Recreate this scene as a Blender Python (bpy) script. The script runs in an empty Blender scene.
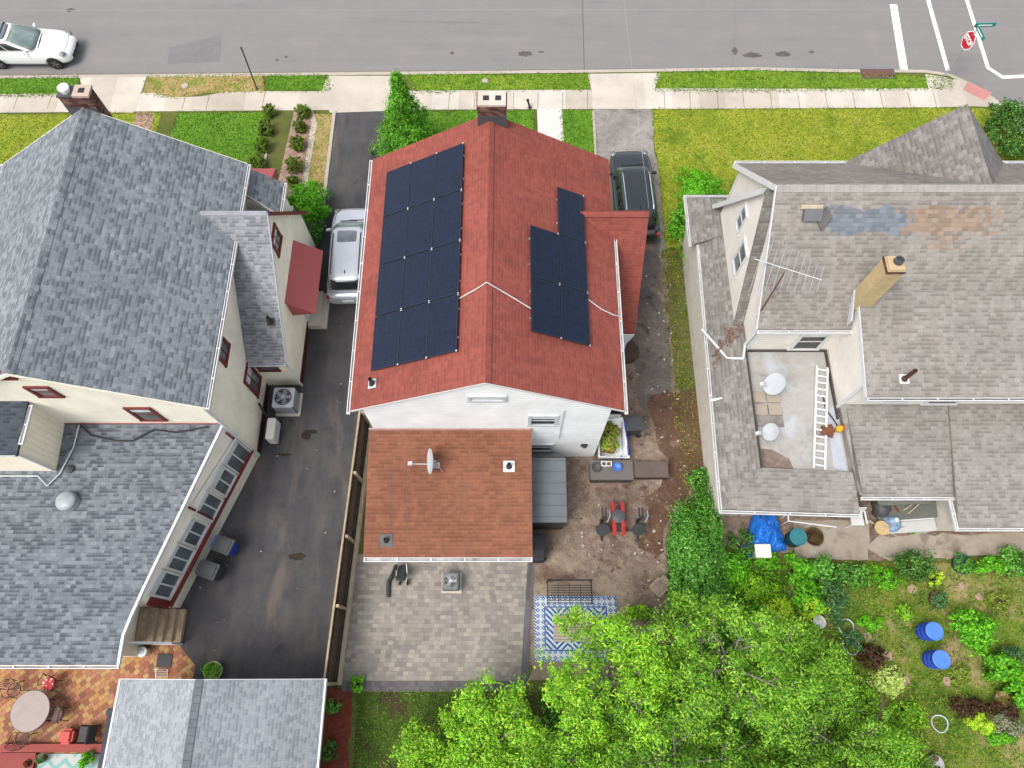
import bpy, bmesh, math, random
import numpy as np
from mathutils import Vector, Matrix
from mathutils.geometry import tessellate_polygon
R = math.radians
S = bpy.context.scene
COL = S.collection
rng = np.random.default_rng(7)
random.seed(5)

# ------------------------------------------------------------------ camera
CAM_H, PITCH, FPX = 28.0, 22.0, 711.0
cd = bpy.data.cameras.new('camera'); cam = bpy.data.objects.new('camera', cd); COL.objects.link(cam)
cam.location = (0, 0, CAM_H); cam.rotation_euler = (R(PITCH), 0, 0)
cd.sensor_width = 36; cd.lens = 36 * FPX / 1024; cd.clip_end = 1000; cd.clip_start = 0.1
S.camera = cam
_st, _ct = math.sin(R(PITCH)), math.cos(R(PITCH))
def _ray(u, v):
    a = (u - 512) / FPX; b = (384 - v) / FPX
    return a, b * _ct + _st, b * _st - _ct
def at(u, v, z=0.0):                       # where a measured sight line meets the level z
    d = _ray(u, v); k = (z - CAM_H) / d[2]
    return Vector((d[0] * k, d[1] * k, z))
def at_y(u, v, y):
    d = _ray(u, v); k = y / d[1]
    return Vector((d[0] * k, y, CAM_H + d[2] * k))
def at_x(u, v, x):
    d = _ray(u, v); k = x / d[0]
    return Vector((x, d[1] * k, CAM_H + d[2] * k))
def at_plane(u, v, p, n):
    d = Vector(_ray(u, v)); o = Vector((0, 0, CAM_H)); n = Vector(n)
    return o + d * ((Vector(p) - o).dot(n) / d.dot(n))

# ------------------------------------------------------------------ world, light
w = bpy.data.worlds.new('World'); S.world = w; w.use_nodes = True
SUN_EL, SUN_AZ = 60.0, 232.0               # azimuth measured clockwise from +y (north)
bg = w.node_tree.nodes['Background']
sky = w.node_tree.nodes.new('ShaderNodeTexSky'); sky.sky_type = 'NISHITA'; sky.sun_disc = False
sky.sun_elevation = R(SUN_EL); sky.sun_rotation = R(SUN_AZ)
sky.dust_density = 4.0; sky.air_density = 1.0; sky.ozone_density = 1.0
hs = w.node_tree.nodes.new('ShaderNodeHueSaturation'); hs.inputs['Saturation'].default_value = .38   # thin overcast: a paler sky
w.node_tree.links.new(sky.outputs[0], hs.inputs['Color']); w.node_tree.links.new(hs.outputs[0], bg.inputs[0]); bg.inputs[1].default_value = 0.15
sl = bpy.data.lights.new('sun', 'SUN'); so = bpy.data.objects.new('sun', sl); COL.objects.link(so)
sl.energy = 1.0; sl.angle = R(24); sl.color = (1.0, 0.96, 0.90)
sd = Vector((math.sin(R(SUN_AZ)) * math.cos(R(SUN_EL)), math.cos(R(SUN_AZ)) * math.cos(R(SUN_EL)), math.sin(R(SUN_EL))))
so.rotation_euler = sd.to_track_quat('Z', 'Y').to_euler(); so.location = (0, 0, 60)
S.view_settings.view_transform = 'Standard'; S.view_settings.look = 'None'
S.view_settings.exposure = 1.06; S.view_settings.gamma = 1

# ------------------------------------------------------------------ materials
def lin(c): return tuple(((x / 255) / 12.92 if x / 255 <= .04045 else ((x / 255 + .055) / 1.055) ** 2.4) for x in c)
def D(r, g, b, k=1.95):                     # a colour read off the photograph -> base colour
    c = lin((r, g, b)); l = .3 * c[0] + .6 * c[1] + .1 * c[2]
    return tuple(min(.82, (x * .94 + l * .06) / k) for x in c)
class M:
    """small node builder"""
    def __init__(s, name, rough=.85, metal=0, spec=.3):
        s.m = bpy.data.materials.new(name); s.m.use_nodes = True
        s.t = s.m.node_tree; s.b = s.t.nodes['Principled BSDF']
        s.b.inputs['Roughness'].default_value = rough; s.b.inputs['Metallic'].default_value = metal
        s.b.inputs['Specular IOR Level'].default_value = spec
        s.uv = s.t.nodes.new('ShaderNodeTexCoord').outputs['UV']
        s.gp = s.t.nodes.new('ShaderNodeNewGeometry')
        s.pos = s.gp.outputs['Position']
    def put(s, sock, v):
        if isinstance(v, bpy.types.NodeSocket): s.t.links.new(v, sock)
        elif isinstance(v, (tuple, list)) and sock.type == 'RGBA': sock.default_value = (*v[:3], 1)
        else: sock.default_value = v
    def math(s, op, a, b=None, c=None):
        n = s.t.nodes.new('ShaderNodeMath'); n.operation = op; s.put(n.inputs[0], a)
        if b is not None: s.put(n.inputs[1], b)
        if c is not None: s.put(n.inputs[2], c)
        return n.outputs[0]
    def sep(s, v):
        n = s.t.nodes.new('ShaderNodeSeparateXYZ'); s.put(n.inputs[0], v); return n.outputs
    def comb(s, x, y, z=0.0):
        n = s.t.nodes.new('ShaderNodeCombineXYZ'); s.put(n.inputs[0], x); s.put(n.inputs[1], y); s.put(n.inputs[2], z); return n.outputs[0]
    def mix(s, f, a, b, mode='MIX'):
        n = s.t.nodes.new('ShaderNodeMix'); n.data_type = 'RGBA'; n.blend_type = mode
        s.put(n.inputs[0], f); s.put(n.inputs[6], a); s.put(n.inputs[7], b); return n.outputs[2]
    def noise(s, scale, detail=3, vec=None, rough=.6, dist=0):
        n = s.t.nodes.new('ShaderNodeTexNoise'); s.put(n.inputs['Vector'], vec or s.pos)
        n.inputs['Scale'].default_value = scale; n.inputs['Detail'].default_value = detail
        n.inputs['Roughness'].default_value = rough; n.inputs['Distortion'].default_value = dist
        return n.outputs[0]
    def white(s, vec):
        n = s.t.nodes.new('ShaderNodeTexWhiteNoise'); n.noise_dimensions = '2D'; s.put(n.inputs[0], vec); return n.outputs[0]
    def voro(s, scale, vec=None, feature='F1'):
        n = s.t.nodes.new('ShaderNodeTexVoronoi'); n.feature = feature; s.put(n.inputs['Vector'], vec or s.pos); n.inputs['Scale'].default_value = scale
        return n.outputs
    def ramp(s, f, stops, interp='LINEAR'):
        n = s.t.nodes.new('ShaderNodeValToRGB'); s.put(n.inputs[0], f); r = n.color_ramp; r.interpolation = interp
        while len(r.elements) < len(stops): r.elements.new(.5)
        for e, (p, c) in zip(r.elements, stops):
            e.position = p; e.color = (*c[:3], 1) if isinstance(c, (tuple, list)) else (c, c, c, 1)
        return n.outputs[0]
    def mapr(s, v, a, b, c=0.0, d=1.0):
        n = s.t.nodes.new('ShaderNodeMapRange'); s.put(n.inputs[0], v)
        for i, x in enumerate((a, b, c, d)): n.inputs[i + 1].default_value = x
        return n.outputs[0]
    def bump(s, h, strength=.3, dist=.02):
        n = s.t.nodes.new('ShaderNodeBump'); s.put(n.inputs['Height'], h); n.inputs['Strength'].default_value = strength; n.inputs['Distance'].default_value = dist
        s.t.links.new(n.outputs[0], s.b.inputs['Normal'])
    def cells(s, wd, ht, stagger=None, vec=None, warp=0):
        """(random per cell, x in cell 0..1, y in cell 0..1)"""
        o = s.sep(vec or s.uv); v = s.math('DIVIDE', o[1], ht); row = s.math('FLOOR', v)
        off = s.math('MULTIPLY', row, stagger) if stagger is not None else s.math('MULTIPLY', s.white(s.comb(row, 3.3)), 7.0)
        u = s.math('ADD', s.math('DIVIDE', o[0], wd), off); col = s.math('FLOOR', u)
        return s.white(s.comb(col, row)), s.math('FRACT', u), s.math('FRACT', v)
    def base(s, c): s.put(s.b.inputs['Base Color'], c); return s.m

def plain(name, c, rough=.7, metal=0, var=.12, scale=3.0, spec=.3, bump=0):
    m = M(name, rough, metal, spec)
    n = m.noise(scale, 5)
    a = tuple(x * (1 - var) for x in c); b = tuple(min(.9, x * (1 + var)) for x in c)
    if bump: m.bump(m.noise(scale * 12, 3), bump, .01)
    return m.base(m.mix(m.mapr(n, .3, .7), a, b))
def shingle(name, tones, tab=.24, row=.145, dark=.62, stain=None, patches=None, contrast=1.0):
    tab, row, contrast = tab * .78, row * .85, contrast * .62
    m = M(name, .92, 0, .15)
    r1, fu, fv = m.cells(tab, row); r2, gu, gv = m.cells(tab * .7, row)
    f = m.mapr(m.math('ADD', m.math('MULTIPLY', r1, .6), m.math('MULTIPLY', r2, .4)), .05, .95, .5 - .5 * contrast, .5 + .5 * contrast)
    c = m.ramp(f, tones)
    dash = m.math('MULTIPLY', m.math('LESS_THAN', r1, .42), m.math('LESS_THAN', fv, .5))   # shadow lines of the laminated tabs, painted as dark dashes
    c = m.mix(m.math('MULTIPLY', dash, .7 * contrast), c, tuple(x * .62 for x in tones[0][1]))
    lap = m.mapr(fv, .0, .16, dark, 1.0)                   # butt edge of each course, its shadow line painted in
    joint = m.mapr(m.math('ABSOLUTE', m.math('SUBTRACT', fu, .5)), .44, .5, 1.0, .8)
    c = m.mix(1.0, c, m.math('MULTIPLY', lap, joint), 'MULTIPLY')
    gr = m.mapr(m.noise(30, 3), .25, .75, .86, 1.13); c = m.mix(1.0, c, gr, 'MULTIPLY')
    big = m.mapr(m.noise(.55, 6), .3, .7, .86, 1.11); c = m.mix(1.0, c, big, 'MULTIPLY')
    if stain:                                             # weather streaks: (colour, amount, scale)
        o = m.sep(m.uv); sv = m.comb(m.math('MULTIPLY', o[0], 3.0), m.math('MULTIPLY', o[1], .35))
        st = m.mapr(m.noise(stain[2], 5, sv), .48, .75, 0, stain[1]); c = m.mix(st, c, stain[0])
    if patches:
        for (x0, x1, y0, y1, col) in patches:
            o = m.sep(m.pos); wob = m.math('MULTIPLY', m.math('SUBTRACT', r2, .5), .9)
            xs = m.math('ADD', o[0], wob)
            ys = m.math('ADD', o[1], m.math('MULTIPLY', m.math('SUBTRACT', m.noise(1.3, 2), .5), .6)); xs = m.math('ADD', xs, m.math('MULTIPLY', m.math('SUBTRACT', m.noise(.9, 3), .5), 1.0))
            inx = m.math('MULTIPLY', m.math('GREATER_THAN', xs, x0), m.math('LESS_THAN', xs, x1))
            iny = m.math('MULTIPLY', m.math('GREATER_THAN', ys, y0), m.math('LESS_THAN', ys, y1))
            pc = m.mix(m.math('MULTIPLY', r1, .6), tuple(x * .8 for x in col), tuple(min(.8, x * 1.5) for x in col))
            pc = m.mix(1.0, pc, lap, 'MULTIPLY')
            c = m.mix(m.math('MULTIPLY', m.math('MULTIPLY', inx, iny), .74), c, pc)
    m.bump(m.math('ADD', m.math('MULTIPLY', fv, -.6), m.math('MULTIPLY', r1, .5)), .5, .012)
    return m.base(c)
def siding(name, c, pitch=.19, var=.09, vert=False):
    m = M(name, .6, 0, .3); o = m.sep(m.uv)
    f = m.math('FRACT', m.math('DIVIDE', o[0] if vert else o[1], pitch))
    lap = m.mapr(f, 0, .16, .72, 1.0)
    n = m.mapr(m.noise(1.2, 5), .3, .7, 1 - var, 1 + var)
    dirt = m.mapr(m.noise(.9, 5, m.comb(m.math('MULTIPLY', o[0], 3.0), m.math('MULTIPLY', o[1], .5))), .5, .8, 0, .16)   # streaks run down the boards
    m.bump(f, .8, .015)
    return m.base(m.mix(dirt, m.mix(1.0, m.mix(1.0, c, lap, 'MULTIPLY'), n, 'MULTIPLY'), tuple(x * .55 for x in c)))
def speckle(name, cols, scale=1.0, grain=60, gamt=.25, rough=.9, stains=None, bump=.25):
    """mottled ground: broad tones + grain (+ stains with a shape of their own)"""
    m = M(name, rough, 0, .2)
    n = m.math('ADD', m.math('MULTIPLY', m.noise(.35 * scale, 6, rough=.65), .6), m.math('MULTIPLY', m.noise(2.2 * scale, 5), .4))
    k = len(cols); c = m.ramp(m.mapr(n, .32, .68), [(i / (k - 1), x) for i, x in enumerate(cols)])
    c = m.mix(1.0, c, m.mapr(m.noise(grain, 3), .25, .75, 1 - gamt, 1 + gamt), 'MULTIPLY')
    for (col, sc, lo, amt) in (stains or []):
        c = m.mix(m.mapr(m.noise(sc, 4, dist=.6), lo, lo + .1, 0, amt), c, col)
    m.bump(m.noise(grain * .6, 4), bump, .02)
    return m.base(c)
def pavers(name, tones, wd, ht, joint=.05, jcol=.45, stagger=None, rough=.85, rot=None):
    m = M(name, rough, 0, .25); vec = None
    if rot is not None:
        o = m.sep(m.uv); c_, s_ = math.cos(rot), math.sin(rot)
        vec = m.comb(m.math('ADD', m.math('MULTIPLY', o[0], c_), m.math('MULTIPLY', o[1], s_)),
                     m.math('SUBTRACT', m.math('MULTIPLY', o[1], c_), m.math('MULTIPLY', o[0], s_)))
    r, fu, fv = m.cells(wd, ht, stagger, vec)
    c = m.ramp(r, tones)
    eu = m.math('ABSOLUTE', m.math('SUBTRACT', fu, .5)); ev = m.math('ABSOLUTE', m.math('SUBTRACT', fv, .5))
    j = m.math('MINIMUM', m.mapr(eu, .5 - joint, .5 - joint * .4, 1, jcol), m.mapr(ev, .5 - joint * wd / ht, .5 - joint * wd / ht * .4, 1, jcol))
    c = m.mix(1.0, c, j, 'MULTIPLY')
    c = m.mix(1.0, c, m.mapr(m.noise(.7, 5), .3, .7, .86, 1.12), 'MULTIPLY')
    c = m.mix(1.0, c, m.mapr(m.noise(40, 3), .2, .8, .85, 1.12), 'MULTIPLY')
    m.bump(j, .4, .01)
    return m.base(c)
def leafmat(name, cols, trans=.42, rough=.55):
    m = M(name, rough, 0, .35)
    cols = [(c_[0] * 1.75, c_[1] * 1.9, c_[2] * 1.15) for c_ in cols]
    ri = m.gp.outputs['Random Per Island']; k = len(cols)
    c = m.ramp(ri, [(i / (k - 1), x) for i, x in enumerate(cols)])
    c = m.mix(1.0, c, m.mapr(m.noise(.8, 3), .3, .7, .8, 1.2), 'MULTIPLY')
    tb = m.t.nodes.new('ShaderNodeBsdfTranslucent'); m.put(tb.inputs[0], m.mix(1.0, c, (1.0, 1.0, .55), 'MULTIPLY'))
    ms = m.t.nodes.new('ShaderNodeMixShader'); ms.inputs[0].default_value = trans
    out = m.t.nodes['Material Output']
    m.t.links.new(m.b.outputs[0], ms.inputs[1]); m.t.links.new(tb.outputs[0], ms.inputs[2]); m.t.links.new(ms.outputs[0], out.inputs[0])
    return m.base(c)
def paint(name, c, rough=.25, coat=.6, metal=0):
    m = M(name, rough, metal, .5); m.b.inputs['Coat Weight'].default_value = coat; m.b.inputs['Coat Roughness'].default_value = .06
    return m.base(m.mix(m.mapr(m.noise(2.0, 3), .3, .7), c, tuple(x * .94 for x in c)))
def glassy(name, c, rough=.12):
    m = M(name, rough, 0, .6); return m.base(m.mix(m.mapr(m.noise(1.5, 3), .35, .65), c, tuple(x * .6 for x in c)))

K = {}
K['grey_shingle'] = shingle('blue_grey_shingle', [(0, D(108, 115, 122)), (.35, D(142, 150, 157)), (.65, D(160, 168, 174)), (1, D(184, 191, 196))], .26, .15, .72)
K['grey_shingle_low'] = shingle('darker_blue_grey_shingle', [(0, D(84, 92, 100)), (.35, D(122, 129, 137)), (.65, D(142, 149, 156)), (1, D(170, 177, 183))], .26, .15, .72)  # darker tones of the blue grey shingle, for the low roof
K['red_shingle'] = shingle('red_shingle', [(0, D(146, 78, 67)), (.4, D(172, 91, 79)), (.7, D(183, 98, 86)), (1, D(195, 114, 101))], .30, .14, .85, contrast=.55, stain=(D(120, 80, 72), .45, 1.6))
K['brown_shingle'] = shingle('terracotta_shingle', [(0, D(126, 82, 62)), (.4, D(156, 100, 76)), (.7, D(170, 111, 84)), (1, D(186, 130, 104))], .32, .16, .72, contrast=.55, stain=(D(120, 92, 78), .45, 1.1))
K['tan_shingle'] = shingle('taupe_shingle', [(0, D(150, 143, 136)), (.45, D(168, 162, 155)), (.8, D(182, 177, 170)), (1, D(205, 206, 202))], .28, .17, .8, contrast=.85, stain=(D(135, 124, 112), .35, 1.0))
K['white_siding'] = siding('white_siding', (.80, .81, .82))
K['cream_siding'] = siding('cream_siding', (.82, .77, .64))
K['cream_vertical'] = siding('cream_board_siding', (.80, .73, .58), .2, vert=True)
K['beige_siding'] = siding('beige_siding', (.70, .66, .60))
K['white_trim'] = plain('white_trim', (.53, .53, .525), .5, var=.06)
K['red_trim'] = plain('dark_red_trim', D(140, 52, 48), .55)
K['red_metal'] = plain('dusty_red_awning', D(214, 104, 106), .5, var=.05)
K['pane'] = glassy('window_pane', (.12, .14, .15))
K['dark_pane'] = glassy('dark_window_pane', (.03, .035, .035))
K['curtain'] = plain('white_blind', (.5, .52, .52), .6)
K['brick'] = pavers('dark_brown_brick', [(0, D(80, 52, 48)), (.5, D(120, 78, 70)), (1, D(160, 120, 108))], .2, .075, .06, 1.5, .5)
K['tan_brick'] = pavers('tan_stucco_brick', [(0, D(214, 186, 132, 1.8)), (1, D(228, 203, 154, 1.8))], .2, .075, .05, .92, .5)
K['concrete'] = pavers('pale_concrete', [(0, D(204, 193, 176, 1.75)), (.5, D(220, 209, 193, 1.75)), (1, D(230, 221, 207, 1.75))], 1.35, 60, .002, .9, 0.0)
K['old_concrete'] = speckle('worn_concrete', [D(168, 152, 134), D(190, 176, 158), D(204, 192, 176)], 1, 40, .16, stains=[(D(130, 112, 94), .9, .58, .6)])
K['slab'] = plain('white_concrete', D(235, 230, 222, 1.75), .8)
K['kerb'] = speckle('kerb_concrete', [D(200, 188, 170), D(222, 212, 196)], 2, 50, .12)
K['black'] = plain('black_metal', (.02, .02, .022), .5)
K['dark_grey'] = plain('dark_grey_metal', (.06, .062, .066), .5)
K['metal'] = plain('galvanised_metal', (.42, .43, .45), .4, .6)
K['light_grey'] = plain('light_grey_paint', (.42, .44, .46), .5)
K['alum'] = plain('aluminium', (.55, .56, .57), .35, .7)
K['wood'] = plain('weathered_wood', D(182, 160, 132, 1.6), .85, var=.3, scale=5)
K['pale_wood'] = plain('pale_timber', D(206, 190, 162, 1.7), .8, var=.15, scale=4)
K['dark_wood'] = plain('dark_fence_board', D(108, 88, 74), .85, var=.3, scale=5)
K['blue_plastic'] = plain('blue_plastic', D(40, 80, 200, 1.5), .4, var=.08)
K['blue_lid'] = plain('light_blue_lid', D(84, 140, 236, 1.6), .45, var=.08)
K['black_plastic'] = plain('black_plastic', (.045, .047, .05), .5)
K['grey_plastic'] = plain('grey_plastic', (.05, .053, .058), .5)
K['teal'] = plain('teal_plastic', D(50, 128, 138, 1.6), .5)
K['red_paint'] = plain('red_vinyl', D(206, 40, 44), .45, var=.08)
K['tyre'] = plain('tyre_rubber', (.018, .018, .019), .85)
K['rim'] = plain('wheel_rim', (.3, .31, .32), .3, .8)
K['lamp'] = plain('lamp_lens', (.16, .17, .18), .15, spec=.6)
K['tail'] = plain('tail_lamp', (.35, .02, .02), .2, spec=.6)
K['bark'] = plain('grey_bark', D(150, 140, 128), .9, var=.3, scale=8, bump=.4)
K['brown_bark'] = plain('brown_bark', D(96, 80, 64), .9, var=.3, scale=8, bump=.4)

# ------------------------------------------------------------------ objects
def tag(o, label=None, cat=None, group=None, kind=None):
    if label: o['label'] = label
    if cat: o['category'] = cat
    if group: o['group'] = group
    if kind: o['kind'] = kind
    return o
def thing(name, label, cat, loc=(0, 0, 0), group=None, rz=0.0):
    o = bpy.data.objects.new(name, None); COL.objects.link(o); o.location = loc; o.rotation_euler = (0, 0, rz)
    o.empty_display_size = .2
    return tag(o, label, cat, group)
def chain(o):
    v = Vector((0, 0, 0))
    while o is not None: v += o.location; o = o.parent
    return v
def copy_tree(o, parent=None):
    c = o.copy(); COL.objects.link(c)
    if parent is not None: c.parent = parent
    for ch in list(o.children): copy_tree(ch, c)
    return c
class MB:
    def __init__(s): s.v = []; s.f = []; s.mi = []; s.cur = 0; s.sm = []; s.smooth = False
    def use(s, i): s.cur = i; return s
    def add(s, vs, fs):
        b = len(s.v); s.v += [tuple(x) for x in vs]
        for f in fs: s.f.append([b + i for i in f]); s.mi.append(s.cur); s.sm.append(s.smooth)
        return s
    def box(s, x0, x1, y0, y1, z0, z1):
        return s.add([(x0, y0, z0), (x1, y0, z0), (x1, y1, z0), (x0, y1, z0), (x0, y0, z1), (x1, y0, z1), (x1, y1, z1), (x0, y1, z1)],
                     [(0, 3, 2, 1), (4, 5, 6, 7), (0, 1, 5, 4), (1, 2, 6, 5), (2, 3, 7, 6), (3, 0, 4, 7)])
    def obox(s, c, ax, ay, az):               # oriented box: centre, three half-axes
        c, ax, ay, az = map(Vector, (c, ax, ay, az))
        if ax.cross(ay).dot(az) < 0: ax = -ax
        p = [c + i * ax + j * ay + k * az for k in (-1, 1) for (i, j) in ((-1, -1), (1, -1), (1, 1), (-1, 1))]
        return s.add(p, [(0, 3, 2, 1), (4, 5, 6, 7), (0, 1, 5, 4), (1, 2, 6, 5), (2, 3, 7, 6), (3, 0, 4, 7)])
    def prism(s, poly, d):                    # polygon pushed along d
        p = [Vector(x) for x in poly]; d = Vector(d); n = len(p)
        nr = sum(((p[i] - p[0]).cross(p[(i + 1) % n] - p[0]) for i in range(1, n - 1)), Vector())
        if nr.dot(d) > 0: p = p[::-1]
        q = [x + d for x in p]
        return s.add(p + q, [tuple(range(n)), tuple(range(2 * n - 1, n - 1, -1))] + [(i, i + n, (i + 1) % n + n, (i + 1) % n) for i in range(n)])
    def slab(s, poly, t=.1): return s.prism(poly, (0, 0, -t))
    def sheet(s, poly): return s.add(poly, [tuple(range(len(poly)))])
    def tube(s, pts, r, n=8, r1=None, cap=True):
        pts = [Vector(p) for p in pts]; m = len(pts); vs = []; fs = []
        for i, p in enumerate(pts):
            t = (pts[min(i + 1, m - 1)] - pts[max(i - 1, 0)]).normalized()
            a = t.orthogonal().normalized() if i == 0 else (a - t * a.dot(t)).normalized()
            b = t.cross(a); rr = r if r1 is None else r + (r1 - r) * i / (m - 1)
            vs += [p + (a * math.cos(2 * math.pi * k / n) + b * math.sin(2 * math.pi * k / n)) * rr for k in range(n)]
        for i in range(m - 1):
            fs += [(i * n + k, i * n + (k + 1) % n, (i + 1) * n + (k + 1) % n, (i + 1) * n + k) for k in range(n)]
        if cap: fs += [tuple(range(n - 1, -1, -1)), tuple(range((m - 1) * n, m * n))]
        return s.add(vs, fs)
    def lathe(s, prof, c=(0, 0, 0), n=20, axis=(0, 0, 1)):
        ax = Vector(axis).normalized(); a = ax.orthogonal().normalized(); b = ax.cross(a); c = Vector(c); vs = []; fs = []
        for (r, z) in prof: vs += [c + ax * z + (a * math.cos(2 * math.pi * k / n) + b * math.sin(2 * math.pi * k / n)) * max(r, 1e-4) for k in range(n)]
        for i in range(len(prof) - 1):
            fs += [(i * n + k, i * n + (k + 1) % n, (i + 1) * n + (k + 1) % n, (i + 1) * n + k) for k in range(n)]
        fs += [tuple(range(n - 1, -1, -1)), tuple(range((len(prof) - 1) * n, len(prof) * n))]
        return s.add(vs, fs)
    def build(s, name, mats, parent=None, bevel=0, smooth=False, rotz=None):
        off = chain(parent); me = bpy.data.meshes.new(name)
        me.from_pydata([tuple(Vector(v) - off) for v in s.v], [], s.f)
        if not isinstance(mats, (list, tuple)): mats = [mats]
        for m in mats: me.materials.append(K[m] if isinstance(m, str) else m)
        me.polygons.foreach_set('material_index', s.mi)
        if bevel:
            bm = bmesh.new(); bm.from_mesh(me); bmesh.ops.remove_doubles(bm, verts=bm.verts, dist=1e-5)
            bmesh.ops.bevel(bm, geom=[e for e in bm.edges if len(e.link_faces) == 2 and e.calc_face_angle(0) > .5], offset=bevel, segments=2, affect='EDGES', clamp_overlap=True)
            bm.to_mesh(me); bm.free()
        uvs(me)
        if smooth: me.polygons.foreach_set('use_smooth', [True] * len(me.polygons))
        elif any(s.sm) and not bevel: me.polygons.foreach_set('use_smooth', s.sm)
        o = bpy.data.objects.new(name, me); COL.objects.link(o)
        if parent is not None: o.parent = parent
        return o
def uvs(me):
    """metres on every face: u runs level along it, v up its slope"""
    uvl = me.uv_layers.new(name='UVMap'); n = len(me.loops); arr = np.zeros(n * 2, np.float32)
    for p in me.polygons:
        nr = p.normal
        u = Vector((1, 0, 0)) if abs(nr.z) > .9995 else Vector((0, 0, 1)).cross(nr).normalized()
        v = nr.cross(u) if abs(nr.z) <= .9995 else Vector((0, 1, 0))
        for li in p.loop_indices:
            co = me.vertices[me.loops[li].vertex_index].co
            arr[2 * li] = co.dot(u); arr[2 * li + 1] = co.dot(v)
    uvl.data.foreach_set('uv', arr)

def sheet(name, poly, mat, z, kind='structure', wob=0, step=.35, tagit=True):
    """flat ground sheet; wob roughens its outline"""
    pts = [Vector((p[0], p[1], 0)) for p in poly]
    if wob:
        q = []; n = len(pts)
        for i in range(n):
            a, b = pts[i], pts[(i + 1) % n]; L = (b - a).length; k = max(1, int(L / step))
            nr = Vector((-(b - a).y, (b - a).x, 0)).normalized()
            for j in range(k):
                q.append(a.lerp(b, j / k) + nr * (random.uniform(-wob, wob)))
        pts = q
    tri = tessellate_polygon([pts]); me = bpy.data.meshes.new(name); me.from_pydata([(p.x, p.y, z) for p in pts], [], [tuple(t) for t in tri]); me.update(); uvs(me); me.materials.append(K[mat] if isinstance(mat, str) else mat)
    for p in me.polygons:
        if p.normal.z < 0: p.flip()
    o = bpy.data.objects.new(name, me); COL.objects.link(o)
    if kind: o['kind'] = kind
    return o

# ---------------------------------------------------------------- foliage
def leafy(name, P, N, length, width, mat, parent=None, seed=0, jit=.6, off=None, fold=True):
    """one mesh of many small leaves: centres P (n,3), outward normals N (n,3)"""
    r = np.random.default_rng(seed); n = len(P)
    P = np.asarray(P, float); N = np.asarray(N, float) + r.normal(0, jit, (n, 3)); N /= np.linalg.norm(N, axis=1)[:, None] + 1e-9
    T = r.normal(0, 1, (n, 3)); T -= N * (T * N).sum(1)[:, None]; T /= np.linalg.norm(T, axis=1)[:, None] + 1e-9
    B = np.cross(N, T); L = (length * r.uniform(.65, 1.3, n))[:, None]; W = (width * r.uniform(.7, 1.25, n))[:, None]
    droop = N * (L * r.uniform(-.15, .05, n)[:, None])
    V = np.empty((n, 4, 3)); V[:, 0] = P - T * L * .5; V[:, 1] = P + B * W * .5 - T * L * .05; V[:, 2] = P + T * L * .5 + droop; V[:, 3] = P - B * W * .5 - T * L * .05
    if off is not None: V -= np.asarray(off)
    me = bpy.data.meshes.new(name)
    me.vertices.add(n * 4); me.vertices.foreach_set('co', V.reshape(-1).astype(np.float32))
    me.loops.add(n * 4); me.loops.foreach_set('vertex_index', np.arange(n * 4, dtype=np.int32))
    me.polygons.add(n); me.polygons.foreach_set('loop_start', np.arange(0, n * 4, 4, dtype=np.int32)); me.polygons.foreach_set('loop_total', np.full(n, 4, np.int32))
    me.update(calc_edges=True); me.materials.append(K[mat] if isinstance(mat, str) else mat)
    o = bpy.data.objects.new(name, me); COL.objects.link(o)
    if parent is not None: o.parent = parent
    return o
def clump_points(c, r3, nclump, per, seed, clump=.32, fill=.55, low=-.3):
    """leaf points gathered in clumps over an uneven ellipsoid"""
    r = np.random.default_rng(seed)
    d = r.normal(0, 1, (nclump * 3, 3)); d /= np.linalg.norm(d, axis=1)[:, None]; d = d[d[:, 2] > low][:nclump]
    rad = r.uniform(fill, 1.0, len(d)) ** .6 * r.uniform(.74, 1.16, len(d))
    ph = r.uniform(0, 6.28, 4); rad *= 1 + .13 * np.sin(3 * np.arctan2(d[:, 1], d[:, 0]) + ph[0]) + .09 * np.sin(5 * np.arctan2(d[:, 1], d[:, 0]) + ph[1])
    C = d * rad[:, None]
    a = r.normal(0, 1, (len(C), per, 3)); a /= np.linalg.norm(a, axis=2)[:, :, None]
    sz = clump * r.uniform(.4, 1.6, len(C))
    q = C[:, None, :] + a * (sz[:, None] * r.uniform(.35, 1, (len(C), per)))[:, :, None]
    nr = a * .7 + C[:, None, :] * .6 + np.array([0, 0, .45])
    return (q.reshape(-1, 3) * np.array(r3) + np.array(c)), nr.reshape(-1, 3)
def shrub(name, label, cat, loc, r3, mat, nclump=60, per=60, leaf=(.07, .035), seed=1, group=None, clump=.32, stem='brown_bark', fill=.55, low=-.3):
    root = thing(name, label, cat, loc, group)
    x, y, z = loc; c = (x, y, z + r3[2] * .9)
    P, N = clump_points(c, r3, nclump, per, seed, clump, fill, low)
    P[:, 2] = np.maximum(P[:, 2], z + .02)
    leafy('foliage', P, N, leaf[0], leaf[1], mat, root, seed, off=(x, y, z))
    b = MB(); r = random.Random(seed)
    for k in range(5):
        a = r.uniform(0, 6.28); b.tube([(x + .04 * math.cos(a), y + .04 * math.sin(a), z), (x + math.cos(a) * r3[0] * .3, y + math.sin(a) * r3[1] * .3, z + r3[2] * .8),
                (x + math.cos(a) * r3[0] * .6, y + math.sin(a) * r3[1] * .6, z + r3[2] * 1.35)], .03, 5, .008)
    b.build('stem', stem, root)
    return root
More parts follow.
